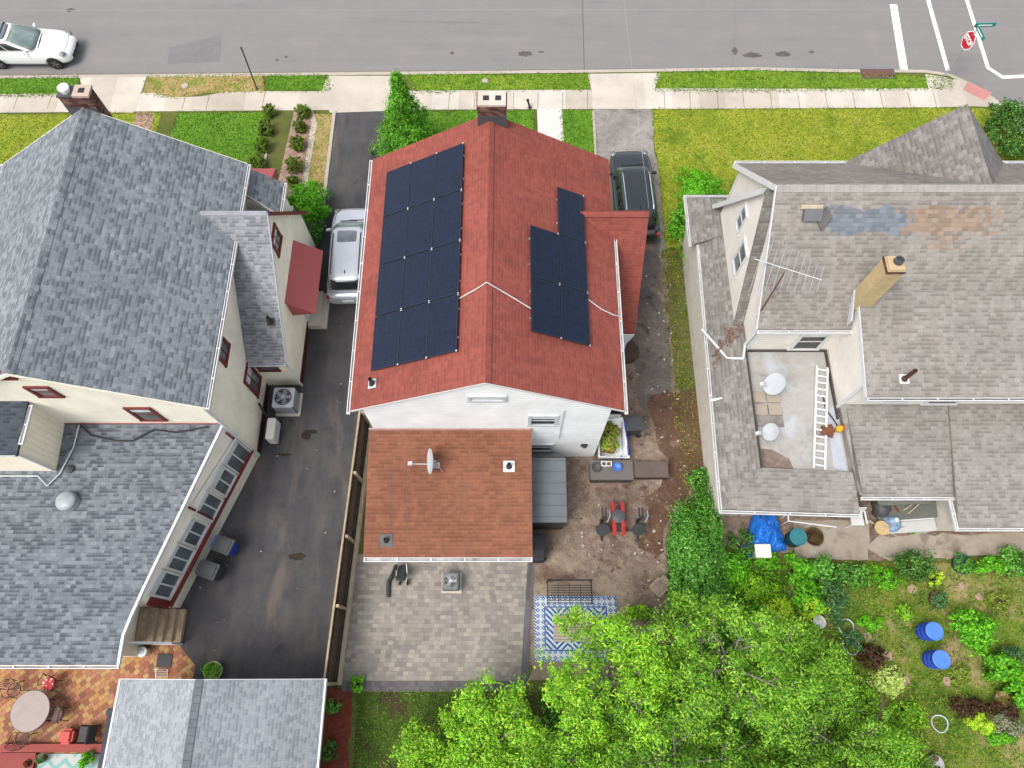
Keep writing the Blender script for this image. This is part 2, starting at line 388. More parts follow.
def tree(name, label, loc, height, spread, mat, seed, nlimb=9, tuft=36, leaf=(.19, .065), bark='bark', group=None, lean=(0, 0), lo=.25, sub=6, bare=0):
    """trunk, limbs and twigs grown outward; a tuft of leaves at each twig end"""
    r = random.Random(seed); root = thing(name, label, 'tree', loc, group); x, y, z = loc
    wood = MB(); ends = []
    top = Vector((x + lean[0], y + lean[1], z + height * .8)); base = Vector(loc)
    axis = [base, base.lerp(top, .35) + Vector((r.uniform(-.15, .15), r.uniform(-.15, .15), 0)), base.lerp(top, .7) + Vector((r.uniform(-.2, .2), r.uniform(-.2, .2), 0)), top]
    wood.tube(axis, .035 * height ** .9 * .55, 9, .03)
    def on(t):
        t *= 3; i = min(2, int(t)); return axis[i].lerp(axis[i + 1], t - i)
    for i in range(nlimb):
        t = lo + (1 - lo) * (i + r.random() * .6) / nlimb; p = on(min(1, t)); a = i * 2.4 + r.uniform(-.4, .4)
        Lr = spread * (1.05 - .55 * max(0, t - .35)) * r.uniform(.75, 1.1)
        rise = height * r.uniform(.08, .26) * (1.1 - .3 * t)
        e = p + Vector((math.cos(a) * Lr, math.sin(a) * Lr, rise)); mid = p.lerp(e, .5) + Vector((r.uniform(-.2, .2), r.uniform(-.2, .2), rise * .25))
        wood.tube([p, mid, e], .045 * (1.3 - t * .6), 6, .012)
        for j in range(sub):
            s = .28 + .72 * (j + r.random()) / sub; q = p.lerp(mid, s * 2) if s < .5 else mid.lerp(e, s * 2 - 1)
            b = a + r.choice((-1, 1)) * r.uniform(.4, 1.3); l2 = spread * .38 * r.uniform(.6, 1.2)
            f = q + Vector((math.cos(b) * l2, math.sin(b) * l2, r.uniform(-.1, .5) * l2 + .1)); wood.tube([q, f], .018, 4, .006)
            for k in range(4):
                g = q.lerp(f, .3 + .7 * (k + r.random()) / 4) + Vector((r.uniform(-.3, .3), r.uniform(-.3, .3), r.uniform(-.12, .25)))
                wood.tube([q.lerp(f, .3), g], .008, 3, .004)
                if r.random() > bare: ends.append(g)
        ends.append(e)
    for k in range(6): ends.append(top + Vector((r.uniform(-.5, .5), r.uniform(-.5, .5), r.uniform(-.2, .5))))
    wood.build('trunk', bark, root)
    rr = np.random.default_rng(seed); E = np.array([tuple(v) for v in ends]); n = len(E)
    a = rr.normal(0, 1, (n, tuft, 3)); a[:, :, 2] = a[:, :, 2] * .8 + .15; a /= np.linalg.norm(a, axis=2)[:, :, None]
    sz = rr.uniform(.16, .5, n)
    P = E[:, None, :] + a * (sz[:, None] * rr.uniform(.25, 1, (n, tuft)))[:, :, None]
    N = a * .35 + np.array([0, 0, .8])
    leafy('crown', P.reshape(-1, 3), N.reshape(-1, 3), leaf[0], leaf[1], mat, root, seed, .45, off=loc)
    return root
K['lime_leaf'] = leafmat('bright_green_leaf', [D(70, 116, 16), D(112, 170, 22), D(138, 196, 30), D(160, 212, 44), D(206, 228, 76)])
K['hedge_leaf'] = leafmat('mid_green_ivy_leaf', [D(44, 92, 28), D(74, 136, 46), D(102, 168, 66), D(150, 204, 116)])
K['box_leaf'] = leafmat('olive_boxwood_leaf', [D(60, 86, 20), D(92, 120, 30), D(120, 150, 40), D(136, 134, 54)])
K['conifer_leaf'] = leafmat('conifer_green', [D(52, 110, 20), D(80, 150, 28), D(110, 182, 40), D(150, 206, 64)])
K['bush_leaf'] = leafmat('vivid_green_leaf', [D(60, 130, 10), D(92, 168, 12), D(112, 192, 22), D(146, 212, 40)])
K['dark_leaf'] = leafmat('deep_green_leaf', [D(40, 78, 30), D(60, 106, 44), D(88, 140, 62), D(130, 170, 100)])
K['yellow_leaf'] = leafmat('yellow_green_leaf', [D(130, 168, 20), D(170, 206, 30), D(196, 220, 50), D(214, 228, 80)])
K['red_leaf'] = leafmat('burgundy_leaf', [D(50, 26, 26), D(84, 42, 44), D(104, 64, 58), D(70, 70, 40)])
K['cream_leaf'] = leafmat('cream_variegated_leaf', [D(150, 180, 80), D(214, 226, 150), D(236, 240, 190)])
K['blue_leaf'] = leafmat('blue_green_leaf', [D(50, 92, 64), D(80, 124, 90), D(112, 156, 116)])
# ================================================================ SETTING: ground, street, yards
K['soil'] = speckle('yard_soil', [D(70, 90, 30), D(110, 120, 50), D(134, 124, 80)], 1, 30, .3)
K['asphalt'] = speckle('weathered_asphalt', [D(146, 142, 142), D(157, 152, 151), D(167, 162, 160)], .5, 45, .12, stains=[(D(120, 116, 116), .5, .66, .35), (D(184, 180, 176), .35, .62, .3)])
K['blacktop'] = speckle('sealed_blacktop', [D(66, 65, 68), D(80, 79, 82), D(98, 94, 92)], .8, 50, .2, stains=[(D(150, 138, 124), .38, .56, .5), (D(40, 38, 38), .6, .64, .8)])
def lane(name, cols, sx, sy, grain, stains):
    m = M(name, .92, 0, .2); o = m.sep(m.pos); st = m.comb(m.math('MULTIPLY', o[0], sx), m.math('MULTIPLY', o[1], sy))
    n = m.math('ADD', m.math('MULTIPLY', m.noise(1, 6, st, .65), .6), m.math('MULTIPLY', m.noise(.8, 5), .4)); k = len(cols); c = m.ramp(m.mapr(n, .34, .66), [(i / (k - 1), x) for i, x in enumerate(cols)])
    for (col, sc, lo, amt, strch) in stains:
        v = m.comb(m.math('MULTIPLY', o[0], sc * strch[0]), m.math('MULTIPLY', o[1], sc * strch[1])); c = m.mix(m.mapr(m.noise(1, 5, v, .6, .5), lo, lo + .14, 0, amt), c, col)
    c = m.mix(1.0, c, m.mapr(m.noise(grain, 3), .25, .75, .86, 1.14), 'MULTIPLY'); m.bump(m.noise(grain, 4), .25, .02); return m.base(c)
K['asphalt'] = lane('lane_worn_asphalt', [D(148, 144, 144), D(155, 151, 150), D(158, 154, 152), D(164, 160, 158)], .12, 1.6, 38, [(D(134, 130, 130), .3, .6, .28, (.35, 1.6)), (D(176, 172, 169), .5, .62, .2, (.5, 1.5))])
K['blacktop'] = lane('sealed_worn_blacktop', [D(74, 73, 76), D(87, 86, 89), D(99, 97, 97), D(112, 107, 103)], 1.1, .3, 40, [(D(146, 132, 118), .45, .54, .5, (1.5, .4)), (D(42, 40, 40), .7, .62, .7, (1, 1)), (D(120, 112, 106), 1.2, .6, .4, (1, .6))])
K['dirt'] = speckle('bare_dirt', [D(108, 88, 76), D(138, 118, 104), D(164, 144, 126), D(190, 170, 148)], 1.6, 20, .42, stains=[(D(112, 74, 54), .9, .55, .6), (D(66, 46, 38), 1.4, .60, .7), (D(200, 182, 158), .8, .58, .6)], bump=.6)
K['gravel'] = speckle('grey_gravel', [D(140, 132, 128), D(170, 162, 156), D(196, 188, 180)], 1.5, 18, .35, stains=[(D(110, 100, 94), 1.2, .58, .6)], bump=.5)
K['mulch'] = speckle('red_mulch', [D(104, 52, 38), D(136, 66, 48), D(160, 88, 66)], 2, 22, .4, bump=.7)
K['lawn'] = speckle('green_lawn', [D(86, 126, 17), D(115, 156, 23), D(141, 174, 31), D(172, 187, 47)], 1.6, 15, .5, bump=.6)
K['lawn_bright'] = speckle('bright_green_lawn', [D(82, 130, 20), D(105, 161, 24), D(132, 178, 34)], 1.6, 15, .5, bump=.6)
K['lawn_yellow'] = speckle('yellowed_lawn', [D(108, 146, 18), D(149, 167, 27), D(174, 183, 38), D(178, 168, 80)], 1.5, 14, .48, stains=[(D(196, 176, 110), .9, .62, .5), (D(77, 130, 14), .6, .58, .6)], bump=.6)
K['lawn_dry'] = speckle('dry_lawn', [D(160, 140, 78), D(196, 168, 108), D(208, 180, 122)], 2.2, 14, .45, stains=[(D(123, 152, 31), 1.3, .52, .7)], bump=.6)
K['lawn_rough'] = speckle('rough_back_lawn', [D(72, 104, 22), D(100, 134, 30), D(130, 146, 46), D(170, 154, 96)], 1.7, 14, .55, stains=[(D(196, 168, 124), .5, .53, .75), (D(150, 128, 92), 1.6, .58, .5), (D(54, 90, 18), .7, .57, .5)], bump=.7)
K['verge'] = speckle('leaf_littered_verge', [D(70, 84, 34), D(96, 108, 46), D(128, 120, 72), D(110, 78, 56)], 1.8, 14, .55, bump=.7)
K['patio'] = pavers('mixed_grey_paver', [(0, D(152, 144, 138)), (.4, D(168, 160, 152)), (.7, D(178, 170, 159)), (1, D(192, 182, 167))], .21, .15, .05, .78)
K['edge_paver'] = pavers('charcoal_edge_paver', [(0, D(108, 102, 104)), (1, D(128, 122, 124))], .12, .5, .06, .7, .5)
K['herring'] = pavers('red_yellow_brick_paver', [(0, D(156, 106, 84)), (.3, D(188, 118, 86)), (.5, D(204, 140, 112)), (.75, D(208, 156, 92)), (1, D(216, 178, 120))], .20, .17, .07, .58, .5, rot=R(38))
K['pink_brick'] = pavers('pink_brick_path', [(0, D(176, 134, 120)), (.5, D(200, 158, 146)), (1, D(214, 182, 168))], .2, .1, .06, .8, .5)
K['road_paint'] = speckle('worn_road_paint', [(.62, .62, .6), (.7, .7, .69)], 2, 40, .08)
K['tar'] = speckle('oil_stain', [D(96, 90, 90), D(120, 114, 114)], 3, 40, .2)
K['crack'] = plain('crack_filler', D(142, 138, 137), .9)
K['crack_dust'] = speckle('gutter_dust', [D(138, 132, 126), D(160, 152, 142)], 3, 30, .25)
K['tactile'] = pavers('pink_tactile_paving', [(0, D(226, 150, 146)), (1, D(236, 168, 162))], .08, .08, .12, .85, 0.0)

def flat(name, poly, mat, z, **k): return sheet(name, poly, mat, z, **k)
def px(pts, z=0.0): return [at(u, v, z) for u, v in pts]
# far ground, road
flat('ground', [(-150, -120), (150, -120), (150, 160), (-150, 160)], 'soil', -.2)
flat('road', [(-120, 22), (120, 22), (120, 40), (-120, 40)], 'asphalt', -.12)
flat('road', [(25.2, -100), (33, -100), (33, 22.004), (25.2, 22.004)], 'asphalt', -.12)
kerb = [(-60, 28.0), (-26.3, 28.28), (-14, 28.45), (-.6, 28.62), (6, 28.72), (12.5, 28.86), (17, 28.72), (20, 28.70), (21.32, 28.69), (22.5, 28.45), (23.64, 27.68), (24.56, 26.63), (25.1, 25.6), (25.4, 24), (25.5, 10), (25.5, -60)]
flat('yard', kerb + [(-60, -60)], 'soil', 0)
b = MB()
for i in range(len(kerb) - 1):
    a, c = Vector((*kerb[i], 0)), Vector((*kerb[i + 1], 0)); t = (c - a).normalized(); n = Vector((-t.y, t.x, 0))
    b.prism([a - n * .05 + Vector((0, 0, -.18)), c - n * .05 + t * .02 + Vector((0, 0, -.18)), c + n * .14 + t * .02 + Vector((0, 0, -.18)), a + n * .14 + Vector((0, 0, -.18))], (0, 0, .193 + .0004 * (i % 2)))
tag(b.build('kerb', 'kerb'), kind='structure')
# road markings
def stripe(pts, wd, z=-.116, mat='road_paint', name='road_marking'):
    b = MB(); pts = [Vector((p[0], p[1], z)) for p in pts]
    for i in range(len(pts) - 1):
        t = (pts[i + 1] - pts[i]).normalized(); n = Vector((-t.y, t.x, 0)) * wd / 2
        zz = Vector((0, 0, .0004 * i))
        b.sheet([pts[i] - n + zz, pts[i + 1] - n + t * wd * .3 + zz, pts[i + 1] + n + t * wd * .3 + zz, pts[i] + n + zz])
    return tag(b.build(name, mat), kind='structure')
stripe([(20.36, 28.98), (20.73, 33.5)], .40)
stripe([(22.62, 28.9), (22.8, 40)], .22)
stripe([(24.9, 40), (24.75, 29.1), (25.35, 28.45), (30, 28.75)], .2)
stripe([(-60, 33.1), (60, 33.35)], .05, mat=speckle('faded_seam', [D(164, 160, 160), D(176, 172, 172)], 2, 40, .1), name='road_seam')
stripe([(3.75, 28.75), (3.95, 40)], .035, mat='tar', name='road_seam')
for (u, v, rx, ry) in ((524, 54, .42, .22), (541, 52, .2, .08), (735, 51, .22, .26), (752, 55, .5, .2), (783, 54, .45, .2), (812, 52, .16, .1), (70, 10, .3, .16), (277, 60, .1, .1), (286, 57, .1, .1), (452, 53, .12, .12)):
    pass
for (u, v, rx, ry) in ((524, 54, .42, .22), (541, 52, .2, .08), (735, 51, .22, .26), (752, 55, .5, .2), (783, 54, .45, .2), (812, 52, .16, .1), (70, 10, .3, .16), (277, 60, .1, .1), (286, 57, .1, .1), (452, 53, .12, .12)):
    c = at(u, v, -.12); n = 16
    flat('oil_stain', [(c.x + rx * random.uniform(.6, 1.15) * math.cos(6.283 * i / n), c.y + ry * random.uniform(.6, 1.15) * math.sin(6.283 * i / n)) for i in range(n)], 'tar', -.1172)
flat('road_patch', px([(168, 48), (222, 34), (220, 62), (168, 64)], -.12), speckle('old_patch', [D(136, 132, 134), D(154, 150, 150)], 2, 40, .15), -.1178, wob=.05)
# hairline cracks in the carriageway
rc = random.Random(19)
for (x0, y0, x1, y1) in ((-9, 32.6, 0, 32.2), (11.4, 29, 12.2, 34)):
    n = 9; stripe([(x0 + (x1 - x0) * i / n + rc.uniform(-.12, .12), y0 + (y1 - y0) * i / n + rc.uniform(-.12, .12)) for i in range(n + 1)], .03, -.1165, 'crack', 'road_crack')
for (yy, ww) in ((29.05, .35),):
    stripe([(-60, 28.55), (-14, 28.72), (6, 28.98), (17, 28.98)], .16, -.1178, 'crack_dust', 'gutter_dirt')
# pavement with joints
PV = [(-60, 26.0), (-26.3, 26.0), (-17, 26.1), (-8.6, 26.18), (0, 26.22), (8, 26.25), (16, 26.3), (21.6, 26.35), (23.0, 26.4), (24.3, 26.5), (23.5, 27.5), (22.4, 28.3), (21.3, 28.55), (21.25, 27.6), (16, 27.55), (8, 27.6), (4.5, 27.5), (-3.2, 27.45), (-7.2, 27.4), (-12.9, 27.4), (-14.6, 27.35), (-15.8, 27.05), (-17.3, 27.0), (-18.3, 27.3), (-26.3, 27.2), (-60, 27.1)]
flat('pavement', PV, 'concrete', .008)
jb = MB(); x = -30.0
for jx in [-25.1, -23.4, -16.6, -15.4, -12.6, -8.9, -6.7, -3.2, -1.9, 0.05, 1.3, 2.55, 3.8, 5.1, 6.4, 7.7, 9.0, 10.4, 11.7, 13.1, 14.5, 15.9, 17.3, 18.7, 20.1, 21.4]:
    jb.sheet([(jx - .012, 26.24, .0105), (jx + .012, 26.24, .0105), (jx + .05, 27.36, .0105), (jx + .02, 27.36, .0105)])
tag(jb.build('pavement_joint', speckle('joint_dirt', [D(120, 112, 90), D(150, 140, 120)], 2, 30, .2)), kind='structure')
flat('driveway_apron', px([(147, 75), (80, 78), (83, 97), (88, 112), (133, 113), (141, 95)]), 'concrete', .012)
flat('driveway_apron', px([(327, 76), (395, 76), (388, 111), (330, 113), (322, 92)]), 'concrete', .0142)
flat('driveway_apron', px([(588, 74), (660, 73), (654, 91), (652, 109), (591, 109), (591, 90)]), 'concrete', .0146)
flat('kerb_ramp', px([(953, 79), (968, 83), (999, 104), (987, 107), (960, 106), (955, 90)]), 'concrete', .014)
flat('tactile_paving', px([(967, 82), (992, 93), (984, 101), (963, 90)]), 'tactile', .018)
b = MB()
for i in range(7): b.box(18.1 + i * .23, 18.22 + i * .23, 28.3, 28.82, -.02, .022)
b.use(1).box(17.98, 19.75, 28.22, 28.88, -.1, .016)
g = b.build('storm_drain', [plain('rusty_iron', D(150, 84, 68), .8, var=.25), 'tar']); tag(g, 'rusty red storm drain grating set in the kerb near the white stop line', 'drain')

# lawns: (outline, material)
G = []
def lawn(poly, mat, dens, z=.004, wob=.06):
    flat('lawn', poly, mat, z, wob=wob); G.append(([(p[0], p[1]) for p in poly], dens, mat))
lawn(px([(-60, 79), (78, 77), (82, 92), (60, 95), (22, 97), (-60, 96)]), 'lawn_bright', 60)
lawn([(-28, 15), (-17.6, 15), (-17.6, 25.95), (-28, 25.85)], 'lawn_yellow', 40)
lawn(px([(147, 76), (263, 75), (265, 92), (205, 93), (178, 98), (160, 97), (142, 93)]), 'lawn_dry', 25)
lawn(px([(268, 75), (328, 75), (331, 91), (266, 91)]), 'lawn_bright', 60)
lawn([(-17.0, 17), (-12.2, 17), (-12.4, 26.05), (-16.8, 26.0)], 'lawn_bright', 50)
lawn(px([(309, 114), (333, 114), (326, 182), (302, 186)]), 'lawn_dry', 20)
lawn(px([(404, 75), (588, 74), (590, 90), (462, 90), (440, 94), (416, 92)]), 'lawn', 50)
lawn(px([(656, 73), (760, 70), (870, 75), (950, 77), (953, 89), (840, 91), (735, 92), (655, 91)]), 'lawn', 50)
lawn([(-5.2, 18), (1.1, 18), (1.1, 26.15), (-5.2, 26.1)], 'lawn_bright', 50)
lawn([(2.45, 18), (4.0, 18), (4.05, 26.15), (2.45, 26.15)], 'lawn_bright', 50)
lawn([(7.05, 16.5), (7.9, 16.5), (25.3, 16.5), (25.3, 24), (24.6, 26.1), (23.2, 26.3), (7.05, 26.2)], 'lawn_yellow', 45)
lawn([(6.9, 18), (8.2, 18), (8.2, 7), (7.0, 6.4), (6.75, 10), (6.7, 14)], 'verge', 35, z=.009, wob=.12)
lawn([(8.0, 4.3), (9.2, 4.0), (13.0, 3.85), (26, 3.9), (26, -12), (7.2, -12), (7.2, 3)], 'lawn_rough', 26, wob=0)
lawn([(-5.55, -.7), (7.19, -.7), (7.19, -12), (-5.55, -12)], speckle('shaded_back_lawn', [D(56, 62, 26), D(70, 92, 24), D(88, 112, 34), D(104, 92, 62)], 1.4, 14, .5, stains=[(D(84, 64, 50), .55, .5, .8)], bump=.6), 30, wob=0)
# drives, paths, patios
flat('driveway', [(-13.4, -4), (-6.5, -4), (-6.3, 9), (-5.4, 20), (-5.15, 26.12), (-8.85, 26.12), (-8.95, 17.5), (-10.3, 17.5), (-10.3, 8), (-13.4, 1)], 'blacktop', .012)
for (u, v, rx, ry) in ((297, 557, .34, .17), (306, 436, .22, .3), (312, 432, .25, .1), (285, 455, .4, .06)):
    c = at(u, v, 0); flat('oil_stain', [(c.x + rx * random.uniform(.5, 1.2) * math.cos(6.283 * i / 15), c.y + ry * random.uniform(.5, 1.2) * math.sin(6.283 * i / 15)) for i in range(15)], speckle('dark_drive_stain', [D(58, 48, 42), D(74, 64, 56)], 3, 30, .2), .0135)
flat('driveway', [(4.1, 26.3), (7.0, 26.3), (7.1, 17), (4.2, 17)], 'gravel', .008, wob=.08)
flat('dirt_yard', [(3.3, 17.5), (7.05, 17.5), (6.9, 12.5), (7.3, 9), (7.35, 6.6), (6.3, 5.2), (6.05, 3.5), (6.1, 1.2), (5.4, .2), (.6, .2), (.4, 8.2), (3.3, 8.2)], 'dirt', .012, wob=.12)
flat('driveway_remnant', px([(622, 214), (656, 216), (664, 300), (674, 395), (655, 425), (636, 400), (630, 330)]), speckle('broken_grey_drive', [D(96, 90, 88), D(122, 114, 110), D(146, 136, 128)], 1.6, 22, .35, stains=[(D(176, 150, 122), .8, .58, .6), (D(70, 56, 48), .9, .58, .7)], bump=.5), .0142, wob=.14)
flat('damp_soil', px([(650, 395), (700, 390), (712, 455), (700, 480), (672, 520), (655, 560), (640, 548), (648, 500), (668, 470), (655, 430)]), speckle('red_brown_soil', [D(92, 66, 52), D(116, 86, 68), D(138, 108, 88)], 1.8, 20, .4, stains=[(D(170, 146, 120), 1.1, .6, .6), (D(60, 42, 34), 1.5, .6, .6)], bump=.6), .0158, wob=.22)
flat('concrete_patch', [(.9, 3.1), (3.6, 3.4), (4.3, 2.2), (5.4, 1.2), (4.4, -.2), (.7, -.3)], speckle('dusty_slab', [D(150, 128, 108), D(170, 150, 130), D(184, 166, 148)], 1.6, 26, .2, stains=[(D(110, 86, 68), .9, .58, .6)]), .016, wob=.1)
flat('path', px([(537, 109), (562, 109), (564, 145), (538, 135)]), 'slab', .012)
flat('path', [(-11.7, 18), (-10.15, 18), (-10.0, 26.15), (-10.95, 26.15), (-11.2, 22)], 'pink_brick', .012)
flat('path', [(-10.15, 18), (-9.9, 18), (-9.72, 25.3), (-10.0, 26.15)], 'concrete', .010)
flat('path', px([(137, 112), (154, 113), (152, 131), (133, 126)]), 'pink_brick', .012)
for x0, x1, y0, y1 in ((-9.0, -8.84, 18.5, 26.1), (-12.06, -11.95, 18, 24)):
    tag(MB().box(x0, x1, y0, y1, -.02, .05).build('edging', 'kerb'), kind='structure')
tag(MB().box(4.02, 4.14, 17, 26.1, -.02, .04).build('edging', 'kerb'), kind='structure')
flat('patio', [(-6.3, -.32), (.32, -.32), (.62, 4.2), (-5.95, 4.2)], 'patio', .016)
flat('patio_border', [(-6.15, -.68), (.34, -.68), (.34, -.32), (-6.3, -.32)], 'edge_paver', .020)
flat('patio_border', [(.32, -.68), (.56, -.68), (.88, 4.2), (.62, 4.2)], 'edge_paver', .024)
flat('mulch_bed', [(-6.95, -.5), (-5.8, -.6), (-5.55, -8), (-6.95, -8)], 'mulch', .014, wob=.05)
flat('brick_patio', [(-22, .9), (-12.3, .9), (-11.6, .2), (-11.6, -.1), (-12, -8), (-22, -8)], 'herring', .016)
flat('concrete_path', px([(795, 520), (870, 520), (868, 560), (793, 558)]), 'old_concrete', .014, wob=.05)
flat('concrete_path', px([(866, 548), (880, 536), (1060, 532), (1060, 548), (990, 556), (940, 560), (915, 556), (890, 562)]), 'old_concrete', .018, wob=.08)
flat('dirt_yard', px([(716, 500), (1040, 490), (1040, 545), (880, 560), (720, 545)]), 'dirt', .010, wob=.1)

def tufts(polys, seed=3):
    r = np.random.default_rng(seed)
    for nm, mat, names in (('grass', leafmat('lawn_blade', [D(56, 88, 14), D(80, 119, 19), D(100, 143, 25), D(140, 166, 48)], .3), ('green', 'bright')), ('grass', leafmat('yellow_lawn_blade', [D(76, 109, 14), D(112, 137, 22), D(148, 158, 40), D(184, 166, 73)], .3), None)):
        P = []
        for poly, dens, mt in polys:
            m_ = mt if isinstance(mt, str) else 'shade'
            green = m_ in ('lawn', 'lawn_bright', 'shade')
            if green != (names is not None): continue
            xs = [p[0] for p in poly]; ys = [p[1] for p in poly]; x0, x1, y0, y1 = max(min(xs), -30), min(max(xs), 26), max(min(ys), -4), max(ys)
            n = int((x1 - x0) * (y1 - y0) * dens * 5); q = np.column_stack([r.uniform(x0, x1, n), r.uniform(y0, y1, n)])
            ins = np.zeros(n, bool); j = len(poly) - 1
            for i in range(len(poly)):
                (xi, yi), (xj, yj) = poly[i], poly[j]
                c = ((yi > q[:, 1]) != (yj > q[:, 1])) & (q[:, 0] < (xj - xi) * (q[:, 1] - yi) / (yj - yi + 1e-12) + xi); ins ^= c; j = i
            q = q[ins]
            ed = []                                   # ragged edge: blades leaning over the paving
            for i in range(len(poly)):
                a_, b_ = np.array(poly[i][:2], float), np.array(poly[(i + 1) % len(poly)][:2], float); L_ = min(60, np.linalg.norm(b_ - a_)); k_ = int(L_ * 26); ed.append(a_ + (b_ - a_) * r.uniform(0, 1, (k_, 1)) + r.normal(0, .07, (k_, 2)))
            q = np.concatenate([q] + ed); P.append(np.column_stack([q, np.full(len(q), .035)]))
        P = np.concatenate(P); N = np.tile(np.array([0, 0, .35]), (len(P), 1))
        o = leafy('grass', P, N, .11, .03, mat, None, seed + 1, jit=.8); tag(o, kind='stuff')
        o['label'] = 'short green grass growing on the lawns' if names else 'yellowing grass growing on the dry lawns'; o['category'] = 'grass'
tufts(G)
# ================================================================ BUILDING PARTS
UP = Vector((0, 0, 1))
K['gutter_grey'] = plain('grey_gutter_bed', (.30, .29, .28), .8, var=.4, scale=2)
def window(parent, c, u, n, wd, ht, frame='white_trim', pane='pane', split='h', fw=.09, out=.05, blind=0.0, name='window', v=UP):
    """window on a wall: c centre on the wall face, u along it, n outward"""
    c, u, n, v = Vector(c), Vector(u).normalized(), Vector(n).normalized(), Vector(v).normalized(); b = MB()
    for s in (-1, 1):
        b.obox(c + u * s * (wd / 2 - fw / 2) + n * out / 2, u * fw / 2, n * (out / 2 + .01), v * (ht / 2))
        b.obox(c + v * s * (ht / 2 - fw / 2) + n * (out / 2 + .004), v * fw / 2, n * (out / 2 + .01), u * (wd / 2 - fw * (1 if s > 0 else -.25)))
    if split == 'h': b.obox(c + n * out * .35, u * (wd / 2 - fw), n * out * .3, v * .025)
    if split == 'v': b.obox(c + n * out * .35, v * (ht / 2 - fw), n * out * .3, u * .03)
    fr = b.build(name, frame, parent)
    g = MB().obox(c + n * .008, u * (wd / 2 - fw * .9), n * .008, v * (ht / 2 - fw * .9)); g.build('pane', pane, fr)
    if blind: MB().obox(c + n * .02 + v * (ht / 2 - fw) * (1 - blind), u * (wd / 2 - fw), n * .003, v * (ht / 2 - fw) * blind).build('blind', 'curtain', fr)
    return fr
def gutter(parent, p, q, mat='white_trim', wd=.085, ht=.10, inner='gutter_grey', name='gutter'):
    """open trough from p to q"""
    p, q = Vector(p), Vector(q); t = (q - p).normalized(); n = t.cross(UP).normalized(); b = MB(); m = (p + q) / 2; h = (q - p).length / 2
    b.obox(m + n * wd / 2, t * h, n * .012, UP * ht / 2); b.obox(m - n * wd / 2, t * h, n * .012, UP * ht / 2)
    b.obox(m - UP * (ht / 2 - .012), t * (h - .003), n * (wd / 2 - .014), UP * .01)
    k = max(2, int(h * 2 / 1.1))
    for i in range(k + 1): b.obox(p.lerp(q, i / k) * 1 + UP * (ht / 2 - .012) + t * (.03 if i == 0 else -.03 if i == k else 0), t * .02, n * (wd / 2 - .014), UP * .01)
    g = b.build(name, mat, parent)
    MB().obox(m - UP * (ht / 2 - .03), t * (h - .02), n * (wd / 2 - .016), UP * .006).build('debris', inner, g)
    return g
def roof_plane(b, poly, t=.14): b.slab(poly, t)
def fascia(b, pts, h=.2, t=.03, out=None):
    for i in range(len(pts) - 1):
        p, q = Vector(pts[i]), Vector(pts[i + 1]); d = (q - p); n = d.cross(UP).normalized() * t if out is None else Vector(out) * t
        b.prism([p + n * .1, q + n * .1, q + n * .1 - UP * h, p + n * .1 - UP * h], n)
def pipe_vent(name, label, p, h=.4, r=.06, base='light_grey', mat='black', group=None, flange=.16, slope=0, sdir=(1, 0)):
    o = thing(name, label, 'vent pipe', p, group); p = Vector(p); x = Vector((sdir[0], sdir[1], slope)).normalized(); y = Vector((-sdir[1], sdir[0], 0)); z = x.cross(y)
    if z.z < 0: z = -z
    MB().obox(p + z * .015, x * flange, y * flange, z * .012).build('flange', base, o)
    b = MB(); b.lathe([(r * 1.7, 0), (r * 1.15, .12), (r, .13), (r, h), (r * .75, h), (r * .75, h - .1)], p + z * .01, 14); b.build('pipe', mat, o)
    return o

# ================================================================ CENTRE HOUSE
EX0, EX1, RXc, RZ, EZ = -5.4, 3.75, -.80, 8.18, 5.70
YR, YF = 8.06, 18.4
C = thing('house', 'white house with a red shingle gable roof covered in solar panels', 'house', (-.8, 13, 0))
b = MB()
def gz(x): return EZ + (RZ - EZ) * (1 - abs(x - RXc) / ((RXc - EX0) if x < RXc else (EX1 - RXc))) - .16
b.prism([(-5.0, 8.12, 0), (3.33, 8.12, 0), (3.33, 8.12, gz(3.33)), (RXc, 8.12, RZ - .16), (-5.0, 8.12, gz(-5.0))], (0, 10.08, 0))
b.build('wall', 'white_siding', C)
b = MB()
roof_plane(b, [(EX0, YR, EZ), (EX0, YF, EZ), (RXc, YF, RZ), (RXc, YR, RZ)]); roof_plane(b, [(EX1, YR, EZ), (RXc, YR, RZ), (RXc, YF, RZ), (EX1, YF, EZ)])
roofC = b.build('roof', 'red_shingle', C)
b = MB(); b.prism([(RXc - .17, YR, RZ - .055), (RXc, YR, RZ + .035), (RXc + .17, YR, RZ - .055)], (0, YF - YR, 0)); b.build('ridge_cap', K['red_shingle'], roofC)
b = MB()
for y, n in ((YR, -1), (YF, 1)): fascia(b, [(EX0, y, EZ - .02), (RXc, y, RZ - .02), (EX1, y, EZ - .02)], .12, .015, (0, n, 0))
b.build('rake_board', 'white_trim', C)
gutter(C, (EX0 - .07, YF, EZ - .09), (EX0 - .07, YR - .1, EZ - .09)); gutter(C, (EX1 + .07, YR - .1, EZ - .09), (EX1 + .07, 14.9, EZ - .09))
# chimney at the front gable
b = MB(); cx, cy = -.70, 18.36
b.box(cx - .5, cx + .5, cy - .33, cy + .33, 0.2, 8.72); b.box(cx - .53, cx + .53, cy - .36, cy + .36, 8.72, 8.86)
ch = b.build('chimney', 'brick', roofC)
MB().box(cx - .49, cx + .49, cy - .32, cy + .32, 8.86, 8.93).build('cap', 'concrete', ch)
b = MB()
for dx in (-.2, .22): b.box(cx + dx - .1, cx + dx + .1, cy - .1, cy + .1, 8.93, 8.95)
b.build('flue', 'black', ch)
MB().box(cx - .52, cx + .52, cy - .36, cy - .345, 7.9, 8.45).build('flashing', 'dark_grey', ch)
